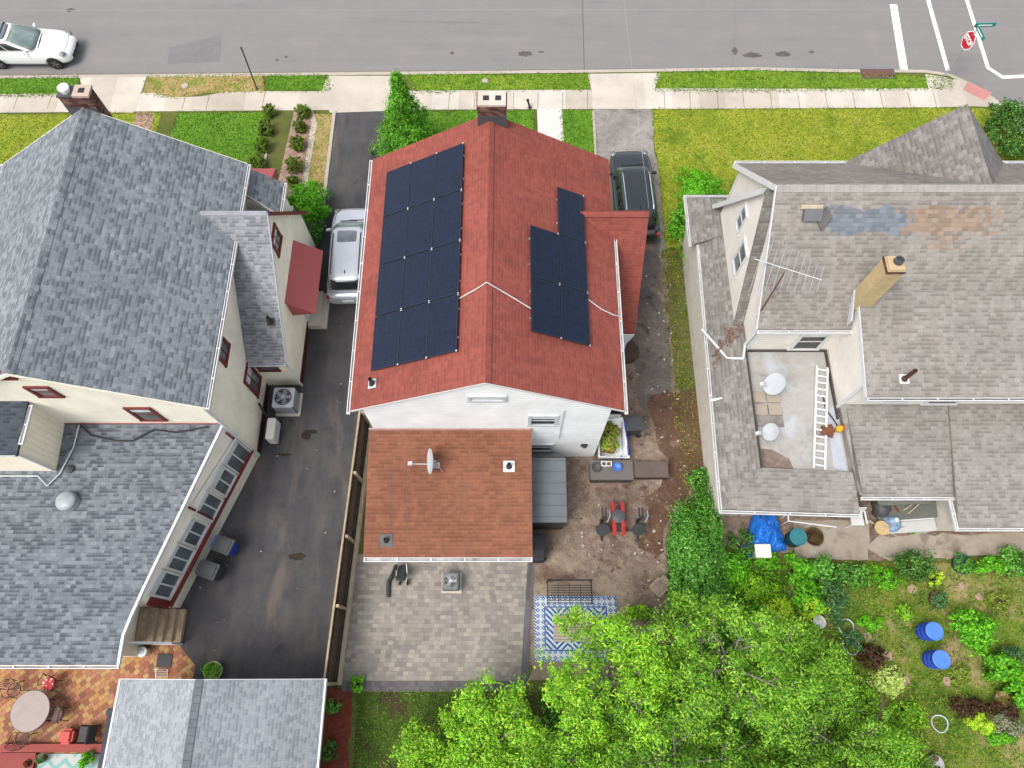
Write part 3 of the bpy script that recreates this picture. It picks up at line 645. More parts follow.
# right wing: steep catslide over the drive
WX, AY, AZ, FY, FZ, BY, BZ = 4.95, 15.35, 6.55, 17.6, 2.6, 12.6, 2.25
b = MB(); b.prism([(3.3, BY + .15, 0), (3.3, FY - .15, 0), (3.3, FY - .15, FZ - .05), (3.3, AY, AZ - .25), (3.3, BY + .15, BZ + .03)], (WX - .15 - 3.3, 0, 0)); b.build('wall', 'white_siding', C)
b = MB(); roof_plane(b, [(2.1, AY, AZ), (WX, AY, AZ), (WX, BY, BZ), (2.1, BY, BZ)], .12); roof_plane(b, [(2.1, FY, FZ), (WX, FY, FZ), (WX, AY, AZ), (2.1, AY, AZ)], .12)
# clip the slopes where they would pass below the main roof: built only from the wall outward
b = MB()
def zmain(x): return EZ + (RZ - EZ) * (EX1 - x) / (EX1 - RXc)
xi = EX1 - (AZ - EZ) / (RZ - EZ) * (EX1 - RXc)             # where the wing ridge meets the main roof
yb = AY - (AZ - EZ + .05) / (AZ - BZ) * (AY - BY); yf = AY + (AZ - EZ + .05) / (AZ - FZ) * (FY - AY)
b.slab([(xi, AY, AZ), (WX, AY, AZ), (WX, BY, BZ), (3.36, BY, BZ), (3.36, yb, EZ - .05), (EX1, yb, EZ - .05)], .1)
b.slab([(xi, AY, AZ), (EX1, yf, EZ - .05), (3.36, yf, EZ - .05), (3.36, FY, FZ), (WX, FY, FZ), (WX, AY, AZ)], .1)
wr = b.build('roof', 'red_shingle', C)
MB().prism([(xi, AY - .14, AZ - .1), (xi, AY, AZ + .04), (xi, AY + .14, AZ - .1)], (WX - xi, 0, 0)).build('ridge_cap', 'red_shingle', wr)
MB().prism([(3.4, BY - .05, BZ + .04), (WX - .02, BY - .05, BZ + .04), (WX - .25, BY - .15, BZ - .5), (3.4, BY - .15, BZ - .5)], (0, -.03, 0)).build('fascia', 'white_trim', C)
# rear addition
AZ_TOP = 3.58
AX0, AX1, AYT, AZT, AYE, AZE = -5.15, .70, 8.11, AZ_TOP, 3.70, 2.65
b = MB(); b.prism([(-5.0, 8.13, 0), (-5.0, 3.95, 0), (-5.0, 3.95, 2.5), (-5.0, 8.13, 3.42)], (5.6, 0, 0)); b.build('wall', 'white_siding', C)
b = MB(); b.slab([(AX0, AYT, AZT), (AX0 - .06, AYE, AZE), (AX1 + .02, AYE, AZE), (AX1, AYT, AZT)], .1); roofA = b.build('roof', 'brown_shingle', C)
MB().box(AX0, AX1, 8.06, 8.11, AZ_TOP - .02, AZ_TOP + .12).build('flashing', plain('reddish_flashing', D(214, 170, 160), .6, var=.2), roofA)
gutter(C, (AX0 - .05, AYE - .07, AZE - .06), (AX1 + .02, AYE - .07, AZE - .06), wd=.14)
b = MB(); b.box(AX0 + .05, AX1 - .05, AYE + .02, AYE + .05, AZE - .28, AZE - .1); b.box(AX1 - .04, AX1 - .01, AYE, AYT, 2.4, 2.5); b.build('fascia', 'white_trim', C)
b = MB(); b.tube([(-.05, AYE - .05, AZE - .1), (-.05, 3.9, 2.1), (-.05, 3.9, .1)], .05); b.build('downspout', 'white_trim', C)
window(C, at_y(487, 398, 8.12), (1, 0, 0), (0, -1, 0), 1.25, .5, 'light_grey', 'curtain', None, .11)
window(C, at_y(543, 420, 8.12), (1, 0, 0), (0, -1, 0), 1.05, 1.1, 'light_grey', 'dark_pane', 'h', .12, blind=.3)
window(C, at_y(540, 447, 8.12), (1, 0, 0), (0, -1, 0), 1.05, 1.0, 'light_grey', 'dark_pane', 'h', .12, blind=.3)
b = MB(); p = at_y(584, 445, 8.11); b.obox(p, (.12, 0, 0), (0, .05, 0), (0, 0, .1)); b.lathe([(.05, 0), (.09, .1), (.02, .16)], p + Vector((0, -.1, .05)), 10); b.build('wall_lamp', 'black', C)
b = MB(); b.tube([(1.75, 8.08, 5.6), (1.75, 8.08, 2.5)], .02, 6); b.build('cable', 'light_grey', C)
# conduit across the roof
def on_roof(x, y, d=.05): return (x, y, (EZ + (RZ - EZ) * (1 - abs(x - RXc) / ((RXc - EX0) if x < RXc else (EX1 - RXc)))) + d)
b = MB(); b.tube([on_roof(-1.75, 11.15), on_roof(-1.2, 11.32), on_roof(RXc, 11.45, .1), on_roof(-.3, 11.3), on_roof(.62, 10.95)], .022, 6)
b.tube([on_roof(2.6, 11.9), on_roof(3.1, 11.65), on_roof(3.55, 11.55), (3.85, 11.6, 5.62)], .022, 6)
tag(b.build('conduit', plain('off_white_conduit', (.42, .41, .40), .6)), 'white electrical conduit pipe running over the red roof between the solar arrays', 'conduit')
pipe_vent('vent_pipe', 'short black vent pipe near the rear left corner of the red roof', on_roof(-4.63, 8.85, 0), .42, .07, slope=.53)
# solar panels
ang = math.atan2(RZ - EZ, RXc - EX0); ang2 = math.atan2(RZ - EZ, EX1 - RXc)
K['cell'] = None
m = M('solar_cell_sheet', .13, 0, .3); r_, fu, fv = m.cells(.19, .19, 0.0)
ln = m.math('MAXIMUM', m.mapr(m.math('ABSOLUTE', m.math('SUBTRACT', fu, .5)), .47, .5), m.mapr(m.math('ABSOLUTE', m.math('SUBTRACT', fv, .5)), .47, .5))
K['cell'] = m.base(m.mix(m.math('MULTIPLY', ln, .5), m.mix(r_, (.003, .006, .018), (.004, .009, .026)), (.014, .026, .05)))
K['panel_frame'] = plain('black_panel_frame', (.012, .018, .03), .4)
def panel():
    o = thing('solar_panel', 'x', 'solar panel', (0, 0, 0), 'solar panels on the red roof'); hw, hl = .555, .995
    b = MB(); b.box(-hw, hw, -hl, -hl + .03, 0, .04); b.box(-hw, hw, hl - .03, hl, 0, .04); b.box(-hw, -hw + .03, -hl + .03, hl - .03, 0, .04); b.box(hw - .03, hw, -hl + .03, hl - .03, 0, .04)
    b.build('frame', 'panel_frame', o)
    b = MB(); b.box(-hw + .03, hw - .03, -hl + .03, hl - .03, .012, .034); b.build('cell_sheet', 'cell', o)
    b = MB()
    for y in (-.5, .5): b.box(-hw - .012, hw + .012, y - .02, y + .02, -.09, -.004)
    for y in (-hl, hl): b.box(hw - .03, hw + .02, y - .03, y + .03, .0405, .05)
    b.build('mounting_rail', 'alum', o)
    return o
proto = panel(); first = True
rows = ['front', 'second', 'third', 'rear']
def put_panel(x, y, side, label):
    global first
    o = proto if first else copy_tree(proto); first = False
    z = on_roof(x, y, .13)[2]; o.location = (x, y, z); o.rotation_euler = (0, -ang if side < 0 else ang2, 0); o['label'] = label
for j in range(4):
    for i, cn in enumerate(('eave-side', 'middle', 'ridge-side')):
        put_panel(-4.19 + i * .995, 16.35 - j * 2.03, -1, 'dark solar panel, %s row from the street, %s column of the twelve-panel array' % (rows[j], cn))
for j, (x, nm) in enumerate(((2.10, 'topmost'), (1.10, 'upper left'), (2.10, 'middle right'), (1.10, 'lower left'), (2.10, 'lowest right'))):
    put_panel(x, (15.1, 13.1, 13.08, 11.08, 11.06)[j], 1, 'dark solar panel, %s of the five-panel array nearer the dirt drive' % nm)
# dish + vents on the brown roof
def rA(x, y, d=0): return Vector((x, y, AZE + (AZT - AZE) * (y - AYE) / (AYT - AYE) + d))
K['dish_grey'] = plain('dish_grey', (.36, .38, .40), .5, var=.08)
def dish(label, base, aim, r, name='satellite_dish', mast=.5, group='satellite dishes on the roofs', arm_len=.55, mcol='light_grey'):
    o = thing(name, label, 'satellite dish', base, group); base = Vector(base); aim = Vector(aim).normalized(); h = base + UP * mast
    side = aim.cross(UP).normalized(); up = side.cross(aim)
    b = MB(); n = 24; vs = []; fs = []
    rings = [(.0, 0), (.35, .02), (.7, .08), (1.0, .16)]
    for k, (rr, d) in enumerate(rings):
        for i in range(n):
            a = 6.2832 * i / n; vs.append(h + aim * (.12 + d * r * .9) + (side * math.cos(a) * .92 + up * math.sin(a) * 1.05) * r * max(rr, .01))
    for k in range(3): fs += [(k * n + i, k * n + (i + 1) % n, (k + 1) * n + (i + 1) % n, (k + 1) * n + i) for i in range(n)]
    b.add(vs, fs); off = len(vs); b.add([v - aim * .015 for v in vs], [tuple(reversed(f)) for f in fs])
    b.add([vs[3 * n + i] for i in range(n)] + [vs[3 * n + i] - aim * .015 for i in range(n)], [(i, (i + 1) % n, n + (i + 1) % n, n + i) for i in range(n)])
    b.build('reflector', 'dish_grey', o, smooth=True)
    tip = h + aim * (arm_len + .1) - up * r * .55
    b = MB(); b.tube([h + aim * .1 - up * r * .75, tip], .02, 6); b.build('feed_arm', 'light_grey', o)
    b = MB(); b.obox(tip + up * .05, aim * .07, side * .06, up * .07); b.build('receiver', 'light_grey', o)
    b = MB(); b.tube([base, h, h + aim * .12], .028, 8); b.tube([base + side * .25 - aim * .2, h - UP * .12], .014, 5); b.tube([base - side * .25 - aim * .2, h - UP * .12], .014, 5); b.build('mast', 'metal', o)
    b = MB(); b.box(base.x - .12, base.x + .12, base.y - .12, base.y + .12, base.z, base.z + .02); b.build('foot', 'metal', o)
    return o
p = at(433, 463, 3.6); dish('grey satellite dish seen edge on standing on the brown shingle roof', rA(p.x + .1, p.y, 0), (-1, -.12, .30), .48, mast=.55, arm_len=.75)
p = at(509, 466, 3.35); pipe_vent('vent_pipe', 'black vent pipe on a square white flange near the right edge of the brown roof', rA(p.x, p.y), .3, .07, 'white_trim', slope=-.326, sdir=(0, -1), flange=.2)
p = at(386, 540, 2.85); pipe_vent('vent_pipe', 'black vent pipe on a dark flange near the lower left corner of the brown roof', rA(p.x, p.y), .28, .06, 'dark_grey', slope=-.326, sdir=(0, -1), flange=.22)
# overhead service wire
b = MB(); pts = [Vector((4.9, 15.4, 6.75)), Vector((4.75, 22, 6.6)), Vector((4.4, 30, 7.1)), Vector((4.0, 40, 8.4))]
b.tube(pts, .006, 5); tag(b.build('service_cable', plain('dull_cable', (.26, .26, .27), .6)), 'thin grey overhead cable crossing the street to the red roof', 'cable')
# ================================================================ LEFT HOUSE
L = thing('house', 'cream house with blue grey shingle roofs and dark red trim', 'house', (-14.7, 13, 0))
LX0, LX1, LRX, LEZ, LRZ, LY0, LY1 = -19.4, -10.1, -14.75, 6.0, 8.9, 8.05, 17.95
def zL(x): return LEZ + (LRZ - LEZ) * (1 - abs(x - LRX) / (LX1 - LRX))
b = MB(); b.prism([(-19.1, 8.2, 0), (-10.3, 8.2, 0), (-10.3, 8.2, zL(-10.3) - .16), (LRX, 8.2, LRZ - .16), (-19.1, 8.2, zL(-19.1) - .16)], (0, 9.6, 0)); b.build('wall', 'cream_siding', L)
b = MB(); b.slab([(LX0, LY0, LEZ), (LX0, LY1, LEZ), (LRX, LY1, LRZ), (LRX, LY0, LRZ)], .13); b.slab([(LX1, LY0, LEZ), (LRX, LY0, LRZ), (LRX, LY1, LRZ), (LX1, LY1, LEZ)], .13)
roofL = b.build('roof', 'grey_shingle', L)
b = MB()
for k in range(46):
    y = LY0 + .215 * k; b.prism([(LRX - .19, y, LRZ - .105), (LRX, y, LRZ + .02 + .02), (LRX + .19, y, LRZ - .105)], (0, .21, 0))
b.build('ridge_cap', 'grey_shingle', roofL)
b = MB(); fascia(b, [(LX0, LY0, LEZ), (LRX, LY0, LRZ), (LX1, LY0, LEZ)], .17, .02, (0, -1, 0)); fascia(b, [(LX0, LY1, LEZ), (LRX, LY1, LRZ), (LX1, LY1, LEZ)], .17, .02, (0, 1, 0)); b.build('rake_board', K['cream_siding'], L)
gutter(L, (LX1 + .07, LY0 - .05, LEZ - .07), (LX1 + .07, LY1, LEZ - .07)); gutter(L, (LX0 - .07, LY0, LEZ - .07), (LX0 - .07, LY1, LEZ - .07))
# chimney at the front gable
b = MB(); b.box(-15.34, -14.3, 17.97, 18.42, 0, 9.349); chL = b.build('chimney', 'brick', L)
MB().box(-15.38, -14.84, 17.955, 18.46, 9.35, 9.41).build('cap', 'dark_grey', chL)
b = MB(); b.box(-14.84, -14.27, 17.957, 18.45, 9.35, 9.44); b.use(1).box(-14.66, -14.46, 18.1, 18.3, 9.44, 9.455); b.build('cap', [plain('peach_mortar', D(222, 196, 176), .8), 'black'], chL)
b = MB(); b.lathe([(.15, 0), (.15, .1), (.19, .12), (.19, .18), (.14, .21), (.02, .22)], (-15.1, 18.2, 9.41), 18); b.build('flue_cap', plain('bright_zinc', (.72, .72, .72), .4, .2), chL)
MB().prism([(-15.34, 17.967, 8.5), (-14.75, 17.967, 8.9), (-14.3, 17.967, 8.6), (-14.3, 17.967, 8.85), (-15.34, 17.967, 8.95)], (0, -.012, 0)).build('flashing', 'dark_grey', chL)
# rear wall windows and trim
for (tl, tr, br, bl) in (((25, 386), (49, 386), (64, 396.5), (38, 396.5)), ((120, 407), (150, 407), (168, 420), (144, 420)), ((-14, 372), (4, 373), (12, 377), (-4, 377))):
    p = [at_y(*q, 8.2) for q in (tl, tr, br, bl)]; c = sum(p, Vector()) / 4; c.y = 8.2
    wd = ((p[1] - p[0]).x + (p[2] - p[3]).x) / 2; ht = ((p[0] - p[3]).z + (p[1] - p[2]).z) / 2
    window(L, c, (1, 0, 0), (0, -1, 0), max(.7, wd), max(.6, ht), 'red_trim', 'pane', 'h', .11, blind=.3)
# windows on the drive side
def win_x(corners, x, **k):
    p = [at_x(u, v, x) for u, v in corners]; c = sum(p, Vector()) / 4; ys = sorted(q.y for q in p); zs = sorted(q.z for q in p)
    return window(L, (x, c.y, c.z), (0, 1, 0), (1, 0, 0), max(.6, (ys[2] + ys[3] - ys[0] - ys[1]) / 2), max(.8, (zs[2] + zs[3] - zs[0] - zs[1]) / 2), 'red_trim', 'pane', 'v', .12, blind=.35, **k)
win_x([(217, 332), (229, 343), (226, 368), (214.5, 355)], -10.3)
win_x([(246, 362), (261, 376), (257.5, 398), (243, 383)], -10.3)
# wing with its steep gable
GX, GY, GZ, GB, GBZ, GF, GFZ = -8.78, 15.25, 6.72, 11.08, 2.75, 18.05, 2.85
b = MB(); b.prism([(-10.35, GB + .18, 0), (-10.35, GF - .2, 0), (-10.35, GF - .2, GFZ + .05), (-10.35, GY, GZ - .22), (-10.35, GB + .18, GBZ + .05)], (GX - .12 + 10.35, 0, 0)); b.build('wall', 'cream_siding', L)
xi = LX1 - (GZ - LEZ) / (LRZ - LEZ) * (LX1 - LRX); zw = zL(LX1)
yb = GY - (GZ - LEZ) / (GZ - GBZ) * (GY - GB); yf = GY + (GZ - LEZ) / (GZ - GFZ) * (GF - GY)
b = MB(); b.slab([(xi, GY, GZ), (GX, GY, GZ), (GX, GB, GBZ), (-10.29, GB, GBZ), (-10.29, yb, LEZ), (LX1, yb, LEZ)], .1)
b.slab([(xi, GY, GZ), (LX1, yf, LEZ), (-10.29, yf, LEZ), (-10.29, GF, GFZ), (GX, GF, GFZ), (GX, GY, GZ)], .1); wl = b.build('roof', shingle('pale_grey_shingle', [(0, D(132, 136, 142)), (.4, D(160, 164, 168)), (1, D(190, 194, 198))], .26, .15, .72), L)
MB().prism([(xi + .1, GY - .11, GZ - .08), (xi + .1, GY, GZ + .05), (xi + .1, GY + .11, GZ - .12)], (GX - xi - .1, 0, 0)).build('ridge_cap', plain('pale_ridge_shingle', D(178, 182, 188), .9, var=.12), wl)
b = MB(); fascia(b, [(GX, GY, GZ), (GX, GF + .05, GFZ - .05)], .24, .05, (1, 0, 0)); b.prism([(GX - .3, GF, GFZ - .09), (GX, GF, GFZ - .09), (GX, GY, GZ - .13), (GX - .3, GY, GZ - .13)], (0, 0, -.05)); b.build('rake_board', 'red_trim', L)
b = MB(); fascia(b, [(GX, GY, GZ), (GX, GB, GBZ)], .14, .02, (1, 0, 0)); b.build('rake_board', 'light_grey', L)
win_x([(272, 224), (281, 232), (279.5, 258), (271, 246)], GX - .12)
window(L, at_y(267.5, 367, GB + .18), (1, 0, 0), (0, -1, 0), .85, .75, 'red_trim', 'pane', 'h', .11)
gutter(L, (-10.25, GB - .06, GBZ - .08), (GX, GB - .06, GBZ - .08), 'light_grey')
b = MB(); b.tube([(GX - .05, GB - .05, GBZ - .1), (GX - .1, GB + .12, GBZ - .5), (GX - .1, GB + .12, .1)], .045); b.tube([(-10.25, 8.1, 5.85), (-10.25, 8.1, .2)], .05); b.build('downspout', 'white_trim', L)
b = MB(); b.box(GX - .115, GX - .09, GB + .2, GF - .3, .02, .42); b.box(-10.29, -10.26, 8.25, GB + .1, .02, .4); b.build('base_trim', plain('dark_red_base', D(96, 44, 40), .6), L)
# awning over the side door
b = MB(); aw = [(GX - .12, 13.35, 3.4), (GX - .12, 16.25, 3.4), (-7.98, 16.45, 2.3), (-7.98, 13.45, 2.3)]; b.slab(aw, .05)
b.prism([(GX - .12, 13.4, 3.36), (-7.99, 13.48, 2.27), (GX - .12, 13.4, 2.27)], (0, .03, 0)); b.prism([(GX - .12, 16.2, 3.36), (-7.99, 16.4, 2.27), (GX - .12, 16.2, 2.27)], (0, -.03, 0)); b.build('awning', 'red_metal', L)
b = MB(); b.box(GX - .12, GX - .06, 14.1, 15.4, .35, 2.4); b.build('door', 'white_trim', L)
b = MB(); b.box(GX - .1, -8.1, 13.9, 15.6, 0, .17); b.box(GX - .1, -8.35, 13.9, 15.6, .17, .34); b.build('step', 'concrete', L)
# front bay with a lean-to roof
b = MB(); b.prism([(-10.3, 16.75, 0), (-9.25, 16.75, 0), (-9.25, 16.75, 4.5), (-10.3, 16.75, 5.5)], (0, 1.25, 0)); b.build('wall', 'cream_siding', L)
b = MB(); b.slab([(-10.25, 16.85, 5.78), (-9.1, 16.55, 4.72), (-9.1, 18.05, 4.72), (-10.25, 18.0, 5.78)], .09); b.build('roof', 'grey_shingle', L)
b = MB(); fascia(b, [(-10.25, 16.84, 5.8), (-9.1, 16.54, 4.74)], .16, .03, (0, -1, 0)); b.build('rake_board', 'white_trim', L)
gutter(L, (-9.03, 16.5, 4.66), (-9.03, 18.05, 4.66))
# front porch canopy and rail
b = MB(); b.slab([(-12.6, 17.9, 3.3), (-10.5, 17.9, 3.3), (-10.32, 20.35, 2.75), (-12.6, 20.35, 2.75)], .08); b.prism([(-10.5, 17.9, 3.22), (-10.32, 20.35, 2.67), (-10.32, 20.35, 2.3), (-10.5, 18.0, 2.3)], (-.03, 0, 0)); b.build('porch_canopy', 'red_metal', L)
b = MB(); b.box(-12.5, -9.8, 17.85, 19.4, 0, .5); b.build('porch', 'concrete', L)
b = MB()
for y in (18.0, 19.3): b.box(-9.86, -9.8, y - .03, y + .03, .5, 1.45)
b.box(-9.86, -9.8, 18, 19.3, 1.4, 1.46); b.box(-10.6, -9.86, 19.27, 19.33, 1.4, 1.46)
for k in range(8): b.box(-9.845, -9.815, 18.1 + k * .15, 18.13 + k * .15, .5, 1.4)
b.build('railing', 'white_trim', L)
# rear addition with its slanted side
def zA(y): return 3.22 + (y - .2) * .092
A, B = Vector((-10.30, 8.2, 0)), Vector((-12.50, 2.2, 0)); U = (A - B).normalized(); NN = Vector((U.y, -U.x, 0))
b = MB(); pl = [(A.x, 8.2), (B.x, B.y), (-13.62, 2.2), (-13.62, .5), (-23, .5), (-23, 8.2)]
b.add([(x, y, 0) for x, y in pl] + [(x, y, zA(y) - .1) for x, y in pl], [(5, 4, 3, 2, 1, 0), (6, 7, 8, 9, 10, 11)] + [(i, (i + 1) % 6, (i + 1) % 6 + 6, i + 6) for i in range(6)][:0] + [(i + 6, (i + 1) % 6 + 6, (i + 1) % 6, i)[::1] for i in range(6)])
b.build('wall', 'cream_siding', L)
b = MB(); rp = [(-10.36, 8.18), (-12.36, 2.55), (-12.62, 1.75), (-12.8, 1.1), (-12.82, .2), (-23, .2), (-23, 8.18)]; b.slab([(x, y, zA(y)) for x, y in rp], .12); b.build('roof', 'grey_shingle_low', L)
b = MB()
for i in range(4):
    p, q = rp[i], rp[i + 1]; b.prism([(p[0], p[1], zA(p[1]) + .01), (q[0], q[1], zA(q[1]) + .01), (q[0] + .09, q[1], zA(q[1]) + .01), (p[0] + .09, p[1], zA(p[1]) + .01)], (0, 0, -.13))
b.build('fascia', 'white_trim', L)
gutter(L, (-23, .13, zA(.2) - .07), (-12.75, .13, zA(.2) - .07))
WQ = [((860, 80), (910, 115), (875, 190), (815, 160)), ((808, 170), (858, 205), (820, 275), (765, 240)), ((752, 270), (808, 300), (770, 362), (715, 325)), ((697, 372), (755, 395), (712, 455), (655, 425)), ((650, 465), (705, 490), (662, 548), (600, 520)), ((590, 560), (655, 580), (615, 640), (540, 625))]
for i, q in enumerate(WQ):
    p = [at_plane(x / 3.657, 420 + y / 3.657, A, NN) for x, y in q]; c = sum(p, Vector()) / 4
    wd = abs(((p[0] + p[1] - p[2] - p[3]) / 2).dot(U)); ht = abs((p[0].z + p[3].z - p[1].z - p[2].z) / 2)
    window(L, c, -U, NN, max(.8, wd) * 1.15, max(.9, ht) * 1.12, 'white_trim', 'pane', 'v', .07, .06, blind=.28 if i % 2 else .18)
def trimbar(p, q, t, h, mat, name):
    p, q = Vector(p), Vector(q); d = q - p; m = (p + q) / 2; MB().obox(m + NN * t / 2, d / 2, NN * t / 2, UP * h / 2 if abs(d.normalized().z) < .5 else U * h / 2).build(name, mat, L)
trimbar(A + NN * .0 - U * .05 + UP * .98, B + UP * .98, .13, .1, 'red_trim', 'sill_board')
trimbar(A - U * 3.05 + UP * 1.05, A - U * 3.05 + UP * 3.3, .06, .08, 'red_trim', 'corner_board'); trimbar(B + U * .04 + UP * 1.05, B + U * .04 + UP * 2.6, .06, .3, 'red_trim', 'corner_board'); trimbar(A - U * .2 + UP * 1.05, A - U * .2 + UP * 3.5, .05, .06, 'red_trim', 'corner_board')
b = MB(); p0 = at_plane(237, 433, A, NN) + NN * .08; p1 = at_plane(193, 501, A, NN) + NN * .08; b.tube([p0, p1], .04, 6); b.build('downspout', 'white_trim', L)
MB().box(-15.94, -10.5, 8.17, 8.2, 3.9, 4.03).build('base_trim', plain('faded_red_trim', D(196, 120, 116), .6, var=.2), L)
# upper rear box
b = MB(); b.box(-21, -15.95, 6.5, 8.2, 3.5, 6.0); b.build('wall', 'cream_vertical', L)
b = MB(); b.slab([(-21, 6.4, 6.06), (-15.85, 6.4, 6.06), (-15.85, 8.19, 6.22), (-21, 8.19, 6.22)], .1); b.build('roof', shingle('dark_grey_shingle', [(0, D(70, 76, 86)), (1, D(104, 112, 122))], .26, .15, .8), L)
gutter(L, (-15.79, 8.1, 6.08), (-15.79, 6.75, 6.06), wd=.12, inner='white_trim')
b = MB(); b.box(-15.99, -15.92, 6.46, 6.54, 3.6, 6.0); b.box(-21, -15.9, 6.38, 6.41, 5.94, 6.05); b.build('corner_board', 'white_trim', L)
# cables, dome light, vent on the roofs
b = MB(); z = 3.98; b.tube([(-15.3, 8.1, z + .1), (-14.9, 7.75, z), (-14.0, 7.55, z - .02), (-13.4, 7.55, z - .02), (-12.7, 7.95, z + .02), (-11.9, 7.85, z), (-10.8, 8.05, z + .05)], .035, 6); b.build('power_cable', 'black', L)
b = MB(); b.tube([(-15.35, 8.1, z + .1), (-15.45, 7.3, 3.94), (-15.75, 6.4, 3.86), (-16.1, 5.95, 3.85), (-16.5, 6.3, 3.86), (-18, 6.3, 3.86), (-21, 6.4, 3.86)], .025, 6); b.build('cable', 'light_grey', L)
b = MB(); b.lathe([(.14, 0), (.15, .1), (.05, .2)], (-15.45, 6.55, zA(6.5)), 12); b.build('cable_box', 'dark_grey', L)
p = at(69, 502, 3.7); o = thing('skylight', 'round pale grey dome of a tubular skylight on the low grey roof', 'skylight', (p.x, p.y, zA(p.y)))
b = MB(); b.lathe([(.36, 0), (.34, .1), (.33, .16)], o.location, 24); b.build('curb', 'metal', o); b = MB(); b.lathe([(.35, .16), (.34, .22), (.26, .28), (.14, .31), (.01, .32)], o.location, 24); b.build('dome', plain('milky_dome', (.24, .26, .275), .35), o, smooth=True)
p = at_plane(271, 322, (GX, GY, GZ), (0, -(GZ - GBZ), GY - GB)); pipe_vent('vent_pipe', 'dark vent pipe on the pale grey catslide roof of the cream house', p, .4, .07, 'dark_grey', slope=-1.04, sdir=(0, -1))
# back steps
o = thing('wooden_steps', 'weathered wooden back steps with a white handrail between driveway and brick patio', 'steps', (-12.2, 1.5, 0))
for k in range(5):
    x1 = -12.2 - k * .27; MB().box(x1 - .27, x1, .98, 2.16, .17 + k * .16, .21 + k * .16).build('tread', 'wood', o)
    MB().box(x1 - .03, x1 - .005, 1.0, 2.14, .02 + k * .16, .168 + k * .16).build('riser', 'pale_wood', o)
b = MB(); b.box(-13.5, -12.17, .9, .96, .0, .15); b.prism([(-12.15, .9, 1.0), (-13.5, .9, 1.75), (-13.5, .9, 1.66), (-12.15, .9, .91)], (0, .07, 0)); b.box(-12.27, -12.19, .9, .97, 0, 1.0); b.box(-13.42, -13.34, .9, .97, .1, 1.7); b.build('handrail', 'white_trim', o)

# ================================================================ GARAGE
Gg = thing('garage', 'garage with a pale grey shingle gable roof beside the brick patio', 'garage', (-9.6, -5, 0))
gx0, gx1, grx, gez, grz, gy0, gy1 = -12.95, -6.2, -9.72, 2.5, 4.35, -9.5, -.25
b = MB(); b.prism([(-12.3, -.5, 0), (-6.88, -.5, 0), (-6.88, -.5, 2.6), (grx, -.5, 4.2), (-12.3, -.5, 2.5)], (0, -8.8, 0)); b.build('wall', 'cream_siding', Gg)
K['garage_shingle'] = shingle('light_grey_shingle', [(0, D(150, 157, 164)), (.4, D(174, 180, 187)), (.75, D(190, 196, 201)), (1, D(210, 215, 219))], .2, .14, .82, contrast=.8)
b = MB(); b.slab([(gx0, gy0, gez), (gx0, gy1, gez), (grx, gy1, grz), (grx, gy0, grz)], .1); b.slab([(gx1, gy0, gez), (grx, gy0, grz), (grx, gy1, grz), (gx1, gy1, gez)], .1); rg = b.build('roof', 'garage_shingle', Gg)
b = MB()
for k in range(42): b.prism([(grx - .02, gy1 - .22 * k, grz + .015), (grx, gy1 - .22 * k, grz + .04), (grx + .2, gy1 - .22 * k, grz - .07), (grx + .2, gy1 - .22 * k, grz - .1)], (0, -.21, 0))
b.build('ridge_cap', plain('grey_ridge_shingle', D(140, 146, 152), .9, var=.2), rg)
b = MB()
for x in (gx0 - .03, gx1 + .03): b.box(x - .03, x + .03, gy0, gy1 + .02, gez - .14, gez + .02)
fascia(b, [(gx0, gy1, gez), (grx, gy1, grz), (gx1, gy1, gez)], .14, .02, (0, 1, 0)); b.build('fascia', 'white_trim', Gg)
# ================================================================ RIGHT HOUSE
H = thing('house', 'beige corner house with patched taupe shingle roofs and a leaning yellow chimney', 'house', (14, 12, 0))
HX0, HR, HRZ, HF, HFZ, HB, HBZ = 8.68, 14.75, 8.85, 18.35, 5.55, 11.2, 5.4
XR, YK, ZK, HB2, HBZ2, HX1 = 12.0, 12.2, 6.35, 8.6, 5.55, 24.0
sl = (HRZ - HBZ) / (HR - HB); ZK = HRZ - sl * (HR - YK)
def ry(u, v): q = at_plane(u, v, (HX0, HR, HRZ), (0, -sl, 1)); return q.x, q.y
pa, pb, pc, pd, pe, pf = ry(834, 207), ry(904, 234), ry(904, 207), ry(985, 232), ry(935, 232), ry(962, 252)
pt = [(pa[0] - .2, pb[0], pb[1], pa[1], D(128, 141, 156)), (pc[0], pd[0], pd[1], pc[1], D(172, 144, 120)), (pe[0], pf[0], pf[1], pe[1] + .1, D(172, 150, 132))]
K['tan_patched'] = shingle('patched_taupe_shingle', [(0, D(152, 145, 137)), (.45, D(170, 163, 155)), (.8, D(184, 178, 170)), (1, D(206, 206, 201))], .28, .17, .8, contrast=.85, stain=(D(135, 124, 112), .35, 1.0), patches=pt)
K['dark_taupe'] = shingle('darker_taupe_shingle', [(0, D(138, 132, 126)), (.5, D(156, 150, 144)), (1, D(190, 190, 187))], .28, .17, .8, contrast=.85, stain=(D(120, 110, 98), .4, 1.0))  # the taupe shingle in a darker tone
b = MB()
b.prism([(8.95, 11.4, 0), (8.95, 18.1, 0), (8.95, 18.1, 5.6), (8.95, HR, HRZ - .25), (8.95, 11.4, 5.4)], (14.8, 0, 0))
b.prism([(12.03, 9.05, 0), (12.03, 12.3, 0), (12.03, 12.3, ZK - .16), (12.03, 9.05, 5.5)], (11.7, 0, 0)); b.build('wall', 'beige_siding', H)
b = MB(); b.slab([(HX0, HB, HBZ), (XR, HB, HBZ), (XR, YK, ZK), (HX1, YK, ZK), (HX1, HR, HRZ), (HX0, HR, HRZ)], .14)
